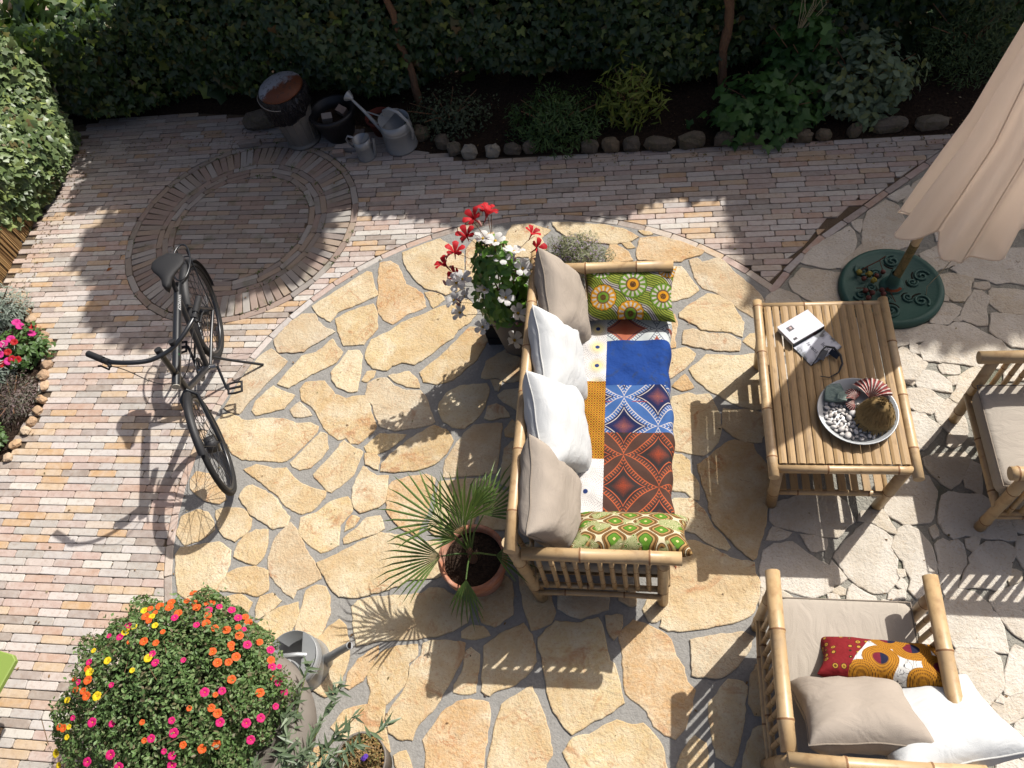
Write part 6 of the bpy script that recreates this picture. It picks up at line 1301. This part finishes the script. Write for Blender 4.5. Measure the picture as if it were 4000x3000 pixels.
ps = thing('pot_stand', 'black stone block standing behind the grey mandevilla pot', 'block', (-1.0, 3.1, 0)); b = MB(); b.box((0, 0, .035), (.13, .14, .07)); b.build('lower_block', M_blk, ps); b = MB(); b.box((0, .0, .107), (.14, .13, .07)); b.build('middle_block', M_blk, ps); b = MB(); b.box((.005, .0, .179), (.12, .13, .07)); b.build('upper_block', M_blk, ps)

# fan palm
pl = thing('fan_palm', 'young fan palm in a round terracotta pot beside the sofa', 'potted plant', (-.945, 1.415, 0))
b = MB(); b.lathe([(0, 0), (.12, 0), (.135, .02), (.168, .2), (.172, .225), (.186, .23), (.19, .30), (.182, .305), (.166, .30), (.16, .24)], 40); b.build('pot', M_terra, pl)
b = MB(); b.lathe([(0, .262), (.165, .256)], 28); b.build('soil', M_soil, pl)
b = MB(); b.tube([(0, 0, .25), (-.005, .01, .33), (0, .015, .4)], [.028, .022, .015], 8); b.build('trunk', M_bark, pl)
M_palm = leaf_mat('palm_blade', [S(88, 116, 52), S(112, 138, 66), S(74, 102, 46), S(132, 154, 78)], .22, .5, .35)
def frond(hub, out, spread, nb, ln_, up=None):
    hub = Vector(hub); out = Vector(out).normalized(); b = MB(); b.tube([(0, .005, .34), (hub.x * .45, hub.y * .45, .34 + (hub.z - .34) * .7), hub], [.006, .005, .004], 5)
    side = out.cross(Vector((0, 0, 1)));  side = side.normalized() if side.length > .1 else Vector((1, 0, 0)); nrm = side.cross(out)
    for k in range(nb):
        a = (-spread + 2 * spread * k / (nb - 1)) ; d = out * math.cos(a) + side * math.sin(a); d = (d + nrm * (.12 * abs(math.sin(a)))).normalized(); l = 1.22 * ln_ * (1 - .3 * (abs(a) / spread) ** 2) * random.uniform(.88, 1.08); w = .0068
        s2 = d.cross(nrm).normalized(); p1 = hub + d * l * .4; p2 = hub + d * l * .75 + Vector((0, 0, -.012)); p3 = hub + d * l + Vector((0, 0, -.05 * l / .3))
        b.add([hub, p1 + s2 * w, p1 + nrm * .004, p1 - s2 * w, p2 + s2 * w * .7, p2 + nrm * .003, p2 - s2 * w * .7, p3], [(0, 1, 2), (0, 2, 3), (1, 4, 5, 2), (2, 5, 6, 3), (4, 7, 5), (5, 7, 6)])
    return b.build('frond', M_palm, pl)
for h_, o_, sp, nb, ln_ in [((.0, .1, .56), (.05, .3, 1), .75, 15, .40), ((-.12, .085, .58), (-.85, .35, .35), 1.0, 12, .31), ((-.135, -.05, .44), (-1, -.2, -.12), .85, 14, .33), ((.01, -.165, .42), (-.05, -.75, -.75), .55, 9, .23), ((.16, -.035, .44), (1, -.05, -.2), .8, 8, .2), ((.05, .165, .6), (.45, .55, .6), .6, 10, .2), ((.105, .125, .6), (.65, .5, .35), .85, 12, .30), ((-.06, .03, .48), (-.7, .2, .5), .8, 10, .17), ((-.02, .05, .5), (-.3, .5, .7), .7, 10, .26)]: frond(h_, o_, sp, nb, ln_)

# portulaca dome
pc = thing('portulaca_plant', 'big mound of purslane with orange, pink and yellow flowers in a grey pot', 'potted plant', (-2.08, .45, 0))
b = MB(); b.lathe([(0, 0), (.27, 0), (.33, .06), (.41, .2), (.43, .28), (.42, .36), (.37, .42), (.34, .43), (.33, .4), (0, .38)], 48); b.build('pot', M_gpot, pc)
M_pl = leaf_mat('purslane_leaf', [S(100, 132, 74), S(122, 154, 90), S(86, 116, 64), S(144, 172, 110), S(126, 110, 86)], .25, .5, .3)
def dome(n, shell):
    d = rdirs(n); d /= np.linalg.norm(d, axis=1, keepdims=True); d[:, 2] = d[:, 2] * .7 + .3; d /= np.linalg.norm(d, axis=1, keepdims=True)
    lump = 1 + .09 * np.sin(d[:, 0] * 9) * np.sin(d[:, 1] * 8 + 1) + .05 * np.sin(d[:, 0] * 19 + d[:, 1] * 13); rr = (1 - (1 - shell) * rng.uniform(0, 1, n) ** 2) * lump; rr = np.where(rng.uniform(size=n) < .06, rr * rng.uniform(1.0, 1.1, n), rr)
    return d, d * rr[:, None] * np.array([.56, .51, .38]) + np.array([-.23, .11, .5])
d, P = dome(27000, .72)
cloud('foliage', OVAL_V, OVAL_F, P, d * .6 + rdirs(len(d)) * .8 + np.array([0, 0, .3]), rng.uniform(.015, .028, len(d)), M_pl, pc)
b = MB(); b.ball((-.23, .11, .47), .40, 20, 10, (1.02, .95, .66)); b.build('mound_shade_core', Mt('mound_core_shade', .95, .05, base=S(40, 46, 30)), pc)  # dark solid added under the leaves, its colour standing for inner shade
b = MB()
for k in range(60):
    dd, pp = dome(1, .98); q = Vector(pp[0]); e = Vector((random.uniform(-.12, .12), random.uniform(-.12, .12), random.uniform(-.05, .03))); b.tube([q - e * .6, q, q + e * .4], .0022, 4)
b.build('stems', Mt('reddish_purslane_stem', .7, .2, base=S(120, 96, 70)), pc)['kind'] = 'stuff'
def bowl(c1): return leaf_mat('purslane_petal', [c1, tuple(min(1, v * 1.2) for v in c1[:3]) + (1,)], .25, .6, .2, c1)
FO = [petal_flower(.021, 5, bowl(S(236, 104, 44)), .4, 1.15, M_yc) for _ in range(2)]; FP = [petal_flower(.021, 5, bowl(S(222, 36, 120)), .4, 1.15, M_yc) for _ in range(2)]; FY = [petal_flower(.021, 5, bowl(S(244, 214, 40)), .4, 1.15, M_yc) for _ in range(2)]
# seen positions in the photograph, carried onto the mound's surface
def on_dome(u, v):
    o = Vector((0, 0, 4.361)) - Vector((-2.31, .56, .50)); dv = Vector([RC[i][0] * (u - 2000) / 3075 + RC[i][1] * (v - 1500) / 3075 + RC[i][2] for i in range(3)])
    s_ = Vector((1 / .575, 1 / .525, 1 / .395)); o2 = Vector((o.x * s_.x, o.y * s_.y, o.z * s_.z)); d2 = Vector((dv.x * s_.x, dv.y * s_.y, dv.z * s_.z))
    A = d2.dot(d2); B = o2.dot(d2); C = o2.dot(o2) - 1; D = B * B - A * C; t = (-B - math.sqrt(max(0, D))) / A; p = o + dv * t; return p + Vector((-.23, .11, .50)), p
FL = {'o': [(757, 2320), (730, 2350), (670, 2355), (625, 2370), (662, 2375), (765, 2360), (770, 2375), (805, 2360), (828, 2358), (588, 2380), (608, 2395), (697, 2397), (570, 2410), (583, 2427), (812, 2407), (806, 2437), (840, 2456), (885, 2462), (930, 2452), (935, 2485), (958, 2412), (637, 2470), (563, 2507), (610, 2513), (507, 2510), (905, 2535), (903, 2520), (830, 2547), (850, 2590), (893, 2588), (922, 2567), (905, 2655), (343, 2613), (345, 2658), (292, 2655), (298, 2695), (327, 2700), (340, 2720), (842, 2715), (740, 2768), (826, 2766), (850, 2787), (557, 2822), (565, 2893), (716, 2910), (790, 2925), (845, 2908), (970, 2432), (250, 2845), (235, 2840), (1013, 2510), (1058, 2580), (1065, 2650), (1015, 2707)],
      'p': [(857, 2372), (815, 2385), (905, 2385), (930, 2415), (683, 2415), (768, 2443), (428, 2486), (470, 2490), (503, 2448), (717, 2580), (608, 2590), (350, 2588), (306, 2667), (437, 2677), (800, 2705), (868, 2700), (672, 2815), (680, 2863), (592, 2885), (440, 2827), (362, 2822), (287, 2805), (860, 2822), (962, 2825), (642, 2935), (673, 2952), (433, 2948), (343, 2976), (466, 2997), (979, 2890), (672, 2990), (953, 2460), (966, 2520), (1056, 2540), (1062, 2606), (1090, 2605), (1085, 2665), (1110, 2705), (1076, 2760), (1018, 2805), (597, 2555)],
      'y': [(565, 2387), (595, 2410), (607, 2445), (525, 2450), (492, 2470), (368, 2543), (422, 2582), (580, 2572), (518, 2620), (352, 2627), (381, 2720), (266, 2735), (272, 2840), (264, 2880), (222, 2942), (232, 2990)]}
for kf, me in (('o', FO), ('p', FP), ('y', FY)):
    for (u, v) in FL[kf]:
        p, nrm = on_dome(u, v); nn = Vector((nrm.x / .41, nrm.y / .34, nrm.z / .18)).normalized() * .5 + Vector((.25, .1, 1)) * .6; place_flower(random.choice(me), p + nn * .006, nn, pc, random.choice((.6, .75, .85, .95, 1.0)))

# third watering can, olive, sedum, green seat edge
wc3 = thing('watering_can', 'zinc watering can beside the flower mound, spout pointing right', 'watering can', (-1.90, .86, 0), group='zinc watering cans')
watering_can(wc3, .15, .2, [(.11, .19), (.05, .235), (-.05, .24), (-.12, .2), (-.15, .12)], (.985, .17), [(.16, .08, .026), (.26, .19, .022), (.35, .275, .02)], mouth=.36)
olv = thing('olive_plant', 'young olive with slender grey green leaves at the bottom edge', 'potted plant', (-1.74, .16, 0)); M_olv = leaf_mat('olive_leaf', [S(96, 116, 84), S(120, 138, 104), S(80, 100, 70), S(150, 162, 134)], .12, .45, .4)
b = MB(); b.lathe([(0, 0), (.11, 0), (.14, .24), (.13, .24), (.12, .2), (0, .2)], 24); b.build('pot', M_terra, olv)
BRN = [(.06, .63, .46), (.02, .40, .5), (.28, .52, .52), (.40, .42, .5), (.54, .36, .5), (.20, .3, .52), (-.28, .17, .46), (-.42, .2, .44), (.1, .22, .55), (.3, .22, .48), (-.1, .14, .46)]
PP, NN, YY = [], [], []; bst = MB()
for e in BRN:
    p0 = Vector((0, 0, .2)); p2 = Vector(e); p1 = p0.lerp(p2, .45) + Vector((0, 0, .14)); pts = [p0.lerp(p1, q / 8).lerp(p1.lerp(p2, q / 8), q / 8) for q in range(9)]; bst.tube(pts, [.006 - .0005 * q for q in range(9)], 5)
    for q in range(30):
        t = random.uniform(.38, 1.0); p = p0.lerp(p1, t).lerp(p1.lerp(p2, t), t); tn = (p1.lerp(p2, t) - p0.lerp(p1, t)).normalized(); sd_ = Vector((random.uniform(-1, 1), random.uniform(-1, 1), random.uniform(-.3, .8))).normalized()
        dd = (tn * .8 + sd_).normalized(); PP.append(p + dd * .025); NN.append(Vector((random.uniform(-.5, .5), random.uniform(-.5, .5), 1))); YY.append(dd)
bst.build('branches', M_twig, olv)['kind'] = 'stuff'; cloud('leaves', LANCE_V, LANCE_F, PP, NN, rng.uniform(.065, .1, len(PP)), M_olv, olv, ydir=YY)
sd_ = thing('sedum_plant', 'brown tipped sedum mound in a small grey pot at the bottom edge', 'potted plant', (-1.41, .385, 0)); b = MB(); b.lathe([(0, 0), (.1, 0), (.125, .2), (.132, .22), (.122, .22), (.115, .18), (0, .18)], 30); b.build('pot', M_gpot, sd_)
d = rdirs(2600); d /= np.linalg.norm(d, axis=1, keepdims=True); d[:, 2] = np.abs(d[:, 2]); cloud('foliage', OVAL_V, OVAL_F, d * np.array([.12, .12, .075]) * rng.uniform(.75, 1.06, (2600, 1)) + np.array([0, 0, .2]), d + rdirs(2600) * .7, rng.uniform(.011, .02, 2600), leaf_mat('sedum_leaf', [S(150, 116, 70), S(176, 140, 88), S(126, 100, 62), S(132, 128, 70)], .1, .6), sd_)
vm = petal_flower(.012, 5, bowl(S(110, 70, 190)), .2, 1.1); place_flower(vm, (.035, .0, .285), (.1, -.1, 1), sd_); place_flower(vm, (.045, .012, .283), (.2, .1, 1), sd_)
gs = thing('green_tabletop', 'corner of a lime green painted tabletop at the left edge', 'table', (-3.62, .6, 0)); M_lime = Mt('lime_paint', .5, .4, base=S(150, 174, 84))
b = MB(); me = stone_mesh('top', [(.26, .14), (.29, .11), (.21, -.3), (-.3, -.3), (-.3, .24)], .43, .455, .006); mk('top', me, gs, M_lime)
b = MB(); b.tube([(-.2, -.05, 0), (-.2, -.05, .43)], .03, 10); b.build('leg', M_lime, gs)

# ================================================================ flower bed on the left
shrub('silver_shrub', 'silvery leaved shrub at the foot of the reed screen', 'shrub', (-5.0, 3.36, 0), .26, .2, .3, 1700, LANCE_V, LANCE_F, (.03, .055), M_lav, up=.6, shell=.4)
shrub('silver_shrub', 'silvery leaved shrub between petunias and purple heather', 'shrub', (-4.84, 2.82, 0), .25, .24, .28, 1700, LANCE_V, LANCE_F, (.03, .055), M_lav, up=.6, shell=.4)
M_pt = leaf_mat('petunia_leaf', [S(84, 116, 58), S(104, 138, 72), S(70, 100, 50)], .25)
FPK = [petal_flower(.03, 5, bowl(S(226, 60, 150)), .35, 1.25)]; FRD = [petal_flower(.026, 5, bowl(S(190, 30, 36)), .35, 1.2)]; FPU = [petal_flower(.03, 5, bowl(S(96, 40, 190)), .35, 1.25)]; FWH = [petal_flower(.03, 5, M_wpet, .3, 1.2)]
p1 = shrub('petunia_plant', 'petunias with pink and red flowers beside the brick path', 'plant', (-4.66, 3.0, 0), .27, .22, .17, 900, OVAL_V, OVAL_F, (.03, .05), M_pt, up=.8)
for (x, y, z, f) in [(-.02, .17, .17, FPK), (.02, .14, .16, FPK), (.13, .09, .14, FPK), (.03, .0, .19, FPK), (-.03, -.08, .18, FPK), (-.01, -.13, .18, FPK), (-.18, .05, .18, FPK), (.06, -.17, .15, FPK), (.06, -.02, .18, FRD), (.1, .15, .13, FRD), (.05, -.11, .18, FRD), (.12, -.15, .14, FRD), (.08, -.15, .15, FRD), (-.04, -.15, .16, FRD), (-.1, -.06, .19, FRD), (-.15, -.1, .18, FWH), (.01, -.19, .14, FRD), (.0, -.05, .2, FPK)]: place_flower(random.choice(f), (x, y, z + .02), (.4 + x, y - .1, 1), p1)
p2 = shrub('heather_plant', 'low heather with dusty pink tips at the path edge', 'plant', (-4.53, 2.55, 0), .22, .26, .16, 2200, LANCE_V, LANCE_F, (.018, .032), leaf_mat('heather_leaf', [S(96, 100, 80), S(116, 110, 92), S(132, 104, 108), S(86, 92, 72)], .1), up=.7)
p3 = shrub('petunia_plant', 'petunias with purple flowers at the near end of the bed', 'plant', (-4.62, 2.22, 0), .2, .2, .15, 700, OVAL_V, OVAL_F, (.03, .05), M_pt, up=.8)
for (x, y, z, f) in [(.02, .16, .13, FPU), (.04, .08, .15, FPU), (-.08, .17, .13, FPU), (-.02, -.02, .17, FPU), (.02, -.09, .15, FPU), (.08, .05, .13, FPK), (.1, .03, .12, FPK), (.06, .01, .14, FPK), (.09, .0, .12, FPK), (.0, -.13, .14, FPK), (-.06, .04, .16, FPK)]: place_flower(random.choice(f), (x, y, z + .02), (.4 + x, y - .1, 1), p3)
le_ = [(-4.93, 3.47), (-4.84, 3.41), (-4.75, 3.33), (-4.68, 3.25), (-4.58, 3.17), (-4.49, 3.09), (-4.45, 3.0), (-4.44, 2.9), (-4.41, 2.8), (-4.38, 2.7), (-4.34, 2.6), (-4.31, 2.51), (-4.335, 2.42), (-4.355, 2.33), (-4.37, 2.24), (-4.4, 2.14)]
M_est = Mt('sandy_cobble', .9, .2); M_est.base(M_est.ramp(M_est.rand(), [(0.0, S(212, 176, 138)), (.4, S(190, 160, 132)), (.7, S(220, 196, 168)), (1.0, S(196, 150, 110))])).bump(M_est.noise(30, 3), .5, .02)
for i, (x, y) in enumerate(le_): rock('edging_cobble', (x + random.uniform(-.02, .015), y + random.uniform(-.015, .015), .01), (random.uniform(.034, .05), random.uniform(.03, .044), random.uniform(.018, .032)), M_est, 'sandy cobble edging the left flower bed, ' + ORD[i] + ' counted from the reed screen', 'stone', 'cobbles edging the left flower bed', random.uniform(0, 3))
lf = MB(); lf.add([(0, -.03, .004), (.014, 0, .012), (0, .035, .006), (-.014, 0, .012)], [(0, 1, 2), (0, 2, 3)]); o = lf.build('fallen_leaf', Mt('brown_leaf', .8, .2, base=S(170, 108, 66))); o.location = (-4.27, 3.82, .0); o.rotation_euler = (0, .15, -.9); tag(o, 'single curled brown leaf fallen on the sunny bricks', 'leaf')

# ================================================================ bicycle
M_bk = Mt('satin_black_paint', .32, .5, base=S(38, 40, 44)); M_ty = Mt('tyre_rubber', .75, .25, base=S(44, 44, 44)); M_chr = Mt('polished_steel', .2, .5, .9, base=S(200, 200, 200)); M_rub = Mt('soft_black_rubber', .7, .3, base=S(40, 40, 42)); M_mud = Mt('matt_mudguard', .55, .35, base=S(46, 46, 48))
bike = bpy.data.objects.new('bicycle', None); COL.objects.link(bike); tag(bike, 'black city bicycle on its kickstand on the brick path', 'bicycle')
hd = Vector((.298, -.955, 0)); lean = math.radians(4.8)
rear_c = Vector((-3.070, 3.105, 0))
bike.matrix_world = Matrix.Translation(rear_c) @ Matrix(((hd.x, -hd.y, 0, 0), (hd.y, hd.x, 0, 0), (0, 0, 1, 0), (0, 0, 0, 1))) @ Matrix.Rotation(-lean, 4, 'X')
RW = .345
def wheel(parent, c, rz, big_hub):
    w = bpy.data.objects.new('wheel', None); COL.objects.link(w); w.parent = parent; w.location = c; w.rotation_euler = (0, 0, rz)
    b = MB(); b.tube([(RW * .945 * math.cos(2 * PI * k / 48), 0, RW * .945 * math.sin(2 * PI * k / 48)) for k in range(48)], .019, 10, closed=True); b.build('tyre', M_ty, w)
    b = MB(); b.tube([((RW - .045) * math.cos(2 * PI * k / 48), 0, (RW - .045) * math.sin(2 * PI * k / 48)) for k in range(48)], .0125, 8, closed=True); b.build('rim', M_bk, w)
    r = .055 if big_hub else .03; q = Matrix.Rotation(PI / 2, 3, 'X')
    b = MB(); b.lathe([(0, -.05), (.01, -.05), (.012, -.035), (r, -.032), (r, .032), (.012, .035), (.01, .05), (0, .05)], 20, rot=q); b.build('hub', M_bk if not big_hub else M_mud, w)
    b = MB()
    for k in range(32):
        a = 2 * PI * k / 32; e = (1 if k % 2 else -1); a2 = a + (.5 if (k // 2) % 2 else -.5); b.tube([(r * .9 * math.cos(a2), e * .028, r * .9 * math.sin(a2)), ((RW - .05) * math.cos(a), 0, (RW - .05) * math.sin(a))], .0019, 4, cap=False)
    b.build('spokes', M_bk, w); return w
def guard(parent, c, a0, a1, rz, name='mudguard', w=.03):
    b = MB(); n = 26; V = []
    for k in range(n + 1):
        a = a0 + (a1 - a0) * k / n
        for (y, dr) in ((-w, -.014), (-w * .6, .0), (0, .006), (w * .6, .0), (w, -.014)): V.append(((RW + .022 + dr) * math.cos(a), y, (RW + .022 + dr) * math.sin(a)))
    b.add(V, [(k * 5 + i, k * 5 + i + 1, (k + 1) * 5 + i + 1, (k + 1) * 5 + i) for k in range(n) for i in range(4)], 0, True)
    o = b.build(name, M_mud, parent); o.location = c; o.rotation_euler = (0, 0, rz); return o
def part(name, segs, mat, parent=None, n=10):
    b = MB()
    for path, r in segs: b.tube(path, r, n)
    return b.build(name, mat, parent or bike)
wheel(bike, (0, 0, RW), 0, False); guard(bike, (0, 0, RW), math.radians(8), math.radians(200), 0)
# frame: a long straight top tube with light units in both ends
part('frame', [([(.13, 0, .775), (.93, 0, .765)], .026), ([(.235, 0, .76), (.455, 0, .285)], .018), ([(.455, 0, .285), (.86, 0, .62)], .021), ([(.86, 0, .58), (.845, 0, .80)], .022),
               ([(0, .062, RW), (.2, .03, .295), (.455, .02, .285)], .0105), ([(0, -.062, RW), (.2, -.03, .295), (.455, -.02, .285)], .0105), ([(0, .06, RW), (.235, .022, .68)], .009), ([(0, -.06, RW), (.235, -.022, .68)], .009)], M_bk, n=14)
b = MB(); b.tube([(.928, 0, .765), (.936, 0, .765)], .024, 16); b.build('headlight', Mt('clear_lens', .1, .6, .3, base=S(214, 210, 196)), bike)
part('seat_clamp', [([(.36, 0, .772), (.385, 0, .772)], .0245)], M_rub)
part('seat_post', [([(.235, 0, .72), (.17, 0, .88)], .0145)], M_rub)
# saddle
V = []; n = 20; prof = [(-.14, .0, .0), (-.13, .075, .0), (-.09, .102, .006), (-.04, .104, .01), (.0, .086, .012), (.04, .056, .012), (.08, .034, .010), (.13, .026, .004), (.15, .016, -.004), (.155, .0, -.008)]
for (x, w, z) in prof:
    for k in range(n): a = 2 * PI * k / n; V.append((x, w * math.cos(a), z + (.02 * math.sin(a) if math.sin(a) > 0 else .034 * math.sin(a))))
b = MB(); b.add(V, [(j * n + i, j * n + (i + 1) % n, (j + 1) * n + (i + 1) % n, (j + 1) * n + i) for j in range(len(prof) - 1) for i in range(n)], 0, True)
o = b.build('saddle', M_rub, bike); o.location = (.145, 0, .925); o.rotation_euler = (0, -.04, 0)
# bar-loop carrier above the rear wheel
lp = [(-.27 + .33 * (1 - math.cos(t)) / 2, .048 * math.sin(t) * 1.25, .735 + .0 * t) for t in [2 * PI * k / 22 for k in range(22)]]
b = MB(); b.tube(lp, .0065, 7, closed=True); b.tube([(-.22, 0.03, .735), (-.05, .062, .5), (0, .065, RW)], .005, 6); b.tube([(-.22, -.03, .735), (-.05, -.062, .5), (0, -.065, RW)], .005, 6); b.tube([(-.15, -.05, .735), (-.15, .05, .735)], .005, 6); b.build('carrier', M_bk, bike)
# drive
q = Matrix.Rotation(PI / 2, 3, 'X')
b = MB(); b.lathe([(.078, -.004), (.084, 0), (.078, .004), (.062, .004), (.062, -.004), (.078, -.004)], 32, c=(.455, -.05, .285), rot=q)
for k in range(5): a = 2 * PI * k / 5; b.tube([(.455, -.05, .285), (.455 + .066 * math.cos(a), -.05, .285 + .066 * math.sin(a))], .007, 6)
b.build('chainring', M_bk, bike)
part('chain_case', [([(0, -.05, RW + .03), (.2, -.052, .372), (.42, -.052, .372)], .007), ([(0, -.05, RW - .03), (.2, -.052, .212), (.42, -.052, .205)], .007)], M_mud)
part('bottom_bracket', [([(.455, -.06, .285), (.455, .06, .285)], .02)], M_chr, n=12)
for sg, dx, dz in ((1, .12, -.12), (-1, -.12, .12)):
    part('crank', [([(.455, sg * .065, .285), (.455 + dx * .5, sg * .075, .285 + dz * .5), (.455 + dx, sg * .085, .285 + dz)], .0095)], M_bk, n=8)
    b = MB(); cx, cy, cz = .455 + dx, sg * .14, .285 + dz; b.tube([(cx - .04, cy - .045, cz), (cx + .04, cy - .045, cz), (cx + .045, cy, cz), (cx + .04, cy + .045, cz), (cx - .04, cy + .045, cz), (cx - .045, cy, cz)], .009, 6, closed=True); b.tube([(cx, sg * .085, cz), (cx, cy + sg * .045, cz)], .009, 7); b.build('pedal', M_rub, bike)
part('kickstand', [([(.36, .03, .27), (.35, .10, .2), (.33, .30, .0 + .035)], .0095)], M_bk, n=8)
# steering: fork, wheel, mudguard, stem, bar turn together about the head tube
st = math.radians(11); piv = Vector((.85, 0, .70))
fork = bpy.data.objects.new('fork', None); COL.objects.link(fork); fork.parent = bike; fork.location = piv; fork.rotation_euler = (0, 0, st)
def fp(x, y, z): return (x - piv.x, y - piv.y, z - piv.z)
part('fork_blade', [([fp(.875, 0, .64), fp(.90, .05, .60), fp(1.0, .054, .5), fp(1.11, .055, RW)], .0125)], M_bk, fork); part('fork_blade', [([fp(.875, 0, .64), fp(.90, -.05, .60), fp(1.0, -.054, .5), fp(1.11, -.055, RW)], .0125)], M_bk, fork)
wheel(fork, fp(1.11, 0, RW), 0, True)
guard(fork, fp(1.11, 0, RW), math.radians(48), math.radians(125), 0, 'front_mudguard', .024)
steer = bpy.data.objects.new('cockpit', None); COL.objects.link(steer); steer.parent = bike; steer.location = piv; steer.rotation_euler = (0, 0, math.radians(22))
part('stem', [([fp(.862, 0, .56), fp(.845, 0, .82), fp(.835, 0, .96)], .0175), ([fp(.835, 0, .95), fp(.865, 0, .985)], .017)], M_bk, steer); part('stem_cap', [([fp(.833, 0, .955), fp(.822, 0, 1.0)], .021)], M_rub, steer)
bar = [fp(.865, 0, .985), fp(.86, .07, .99), fp(.835, .15, 1.01), fp(.79, .22, 1.02), fp(.735, .27, 1.015), fp(.66, .31, 1.005)]
def bez(pts, k=5):
    P_ = [Vector(p) for p in pts]; out = []
    for i in range(len(P_) - 1):
        a, b_, c, d_ = P_[max(i - 1, 0)], P_[i], P_[i + 1], P_[min(i + 2, len(P_) - 1)]
        for s_ in range(k): t = s_ / k; out.append(.5 * ((2 * b_) + (c - a) * t + (2 * a - 5 * b_ + 4 * c - d_) * t * t + (3 * b_ - a - 3 * c + d_) * t ** 3))
    return out + [P_[-1]]
L_ = bez(bar); full = [Vector((p.x, -p.y, p.z)) for p in reversed(L_)] + L_[1:]
part('handlebar', [(full, .0135)], M_bk, steer)
for sg in (-1, 1):
    e = Vector(bar[-1]); e0 = Vector(bar[-2]); t = (e - e0).normalized(); e = Vector((e.x, sg * e.y, e.z)); t = Vector((t.x, sg * t.y, t.z))
    part('grip', [([e - t * .065, e + t * .065], .0195)], M_rub, steer, 12)
    bp_ = e - t * .10; part('brake_clamp', [([bp_ - t * .014, bp_ + t * .014], .02), ([bp_, bp_ + Vector((.035, 0, -.01))], .011)], M_rub, steer)
    part('brake_lever', [([bp_ + Vector((.03, 0, -.008)), bp_ + Vector((.062, 0, -.02)) + t * .03, bp_ + Vector((.06, 0, -.02)) + t * .10, bp_ + Vector((.075, 0, -.02)) + t * .13], .0055)], M_rub, steer, 7)
    part('cable', [(bez([bp_ + Vector((.03, 0, -.006)), bp_ + Vector((.09, -sg * .06, -.03)), Vector(fp(.97, sg * .10, .92)), Vector(fp(.93, sg * .02, .80))]), .0028)], M_rub, steer, 5)
part('bell', [([fp(.845, .09, 1.0), fp(.84, .09, 1.025)], .02)], M_rub, steer, 14)
text('VANMOOF', .026, (.30, .0195, .7925), (-PI / 4, 0, 0), Mt('white_lettering', .4, .3, base=S(226, 226, 226)), bike)
b = MB(); pth = [(.62 + .012 * k, .0185 + .001 * math.sin(k), .778 + .007 * math.sin(k * 1.9)) for k in range(9)]; b.tube(pth, .002, 5); b.build('green_scribble', Mt('bright_green_paint', .4, .3, base=S(60, 190, 90)), bike)


# ================================================================ litter and moss (nobody could count it)
def litter():
    P = []
    for _ in range(1500):
        k = random.random()
        if k < .2: p = (random.uniform(-2.0, 2.6), random.uniform(4.95, 5.65))
        elif k < .4: p = (random.uniform(-1.4, 2.2), 4.86 - abs(random.gauss(0, .12)))
        elif k < .65: p = (random.uniform(-5.1, -2.4), 5.4 - abs(random.gauss(0, .22)))
        elif k < .8: p = (random.uniform(-5.15, -4.9), random.uniform(3.6, 5.2))
        else: p = (random.uniform(-4.8, 2.0), random.uniform(.6, 4.8))
        P.append((p[0], p[1], .006))
    return np.array(P)
P = litter(); N = len(P)
o = cloud('leaf_litter', OVAL_V, OVAL_F, P, rdirs(N) * .35 + np.array([0, 0, 1]), rng.uniform(.008, .024, N), leaf_mat('dry_leaf', [S(120, 88, 60), S(156, 122, 84), S(96, 74, 54), S(140, 130, 84), S(196, 180, 150)], .1, .8)); tag(o, 'scattered dry leaf bits on the paving', 'litter')
Q = []
for _ in range(70):
    a = random.uniform(0, 2 * PI); r = random.choice((.925, .71, .565, .98)); c = (CC[0] + r * math.cos(a), CC[1] + r * math.sin(a)); Q += [(c[0] + random.gauss(0, .012), c[1] + random.gauss(0, .012), random.uniform(.0, .008)) for _ in range(9)]
for _ in range(40):
    c = (random.uniform(1.0, 2.1), random.uniform(.8, 3.2)); Q += [(c[0] + random.gauss(0, .012), c[1] + random.gauss(0, .012), random.uniform(-.003, .004)) for _ in range(8)]
Q = np.array(Q); N = len(Q)
o = cloud('moss', OVAL_V, OVAL_F, Q, rdirs(N) + np.array([0, 0, .6]), rng.uniform(.008, .017, N), leaf_mat('moss_green', [S(92, 112, 56), S(116, 134, 70), S(80, 98, 50)], .1, .9)); tag(o, 'small moss tufts in the joints of the paving', 'moss')
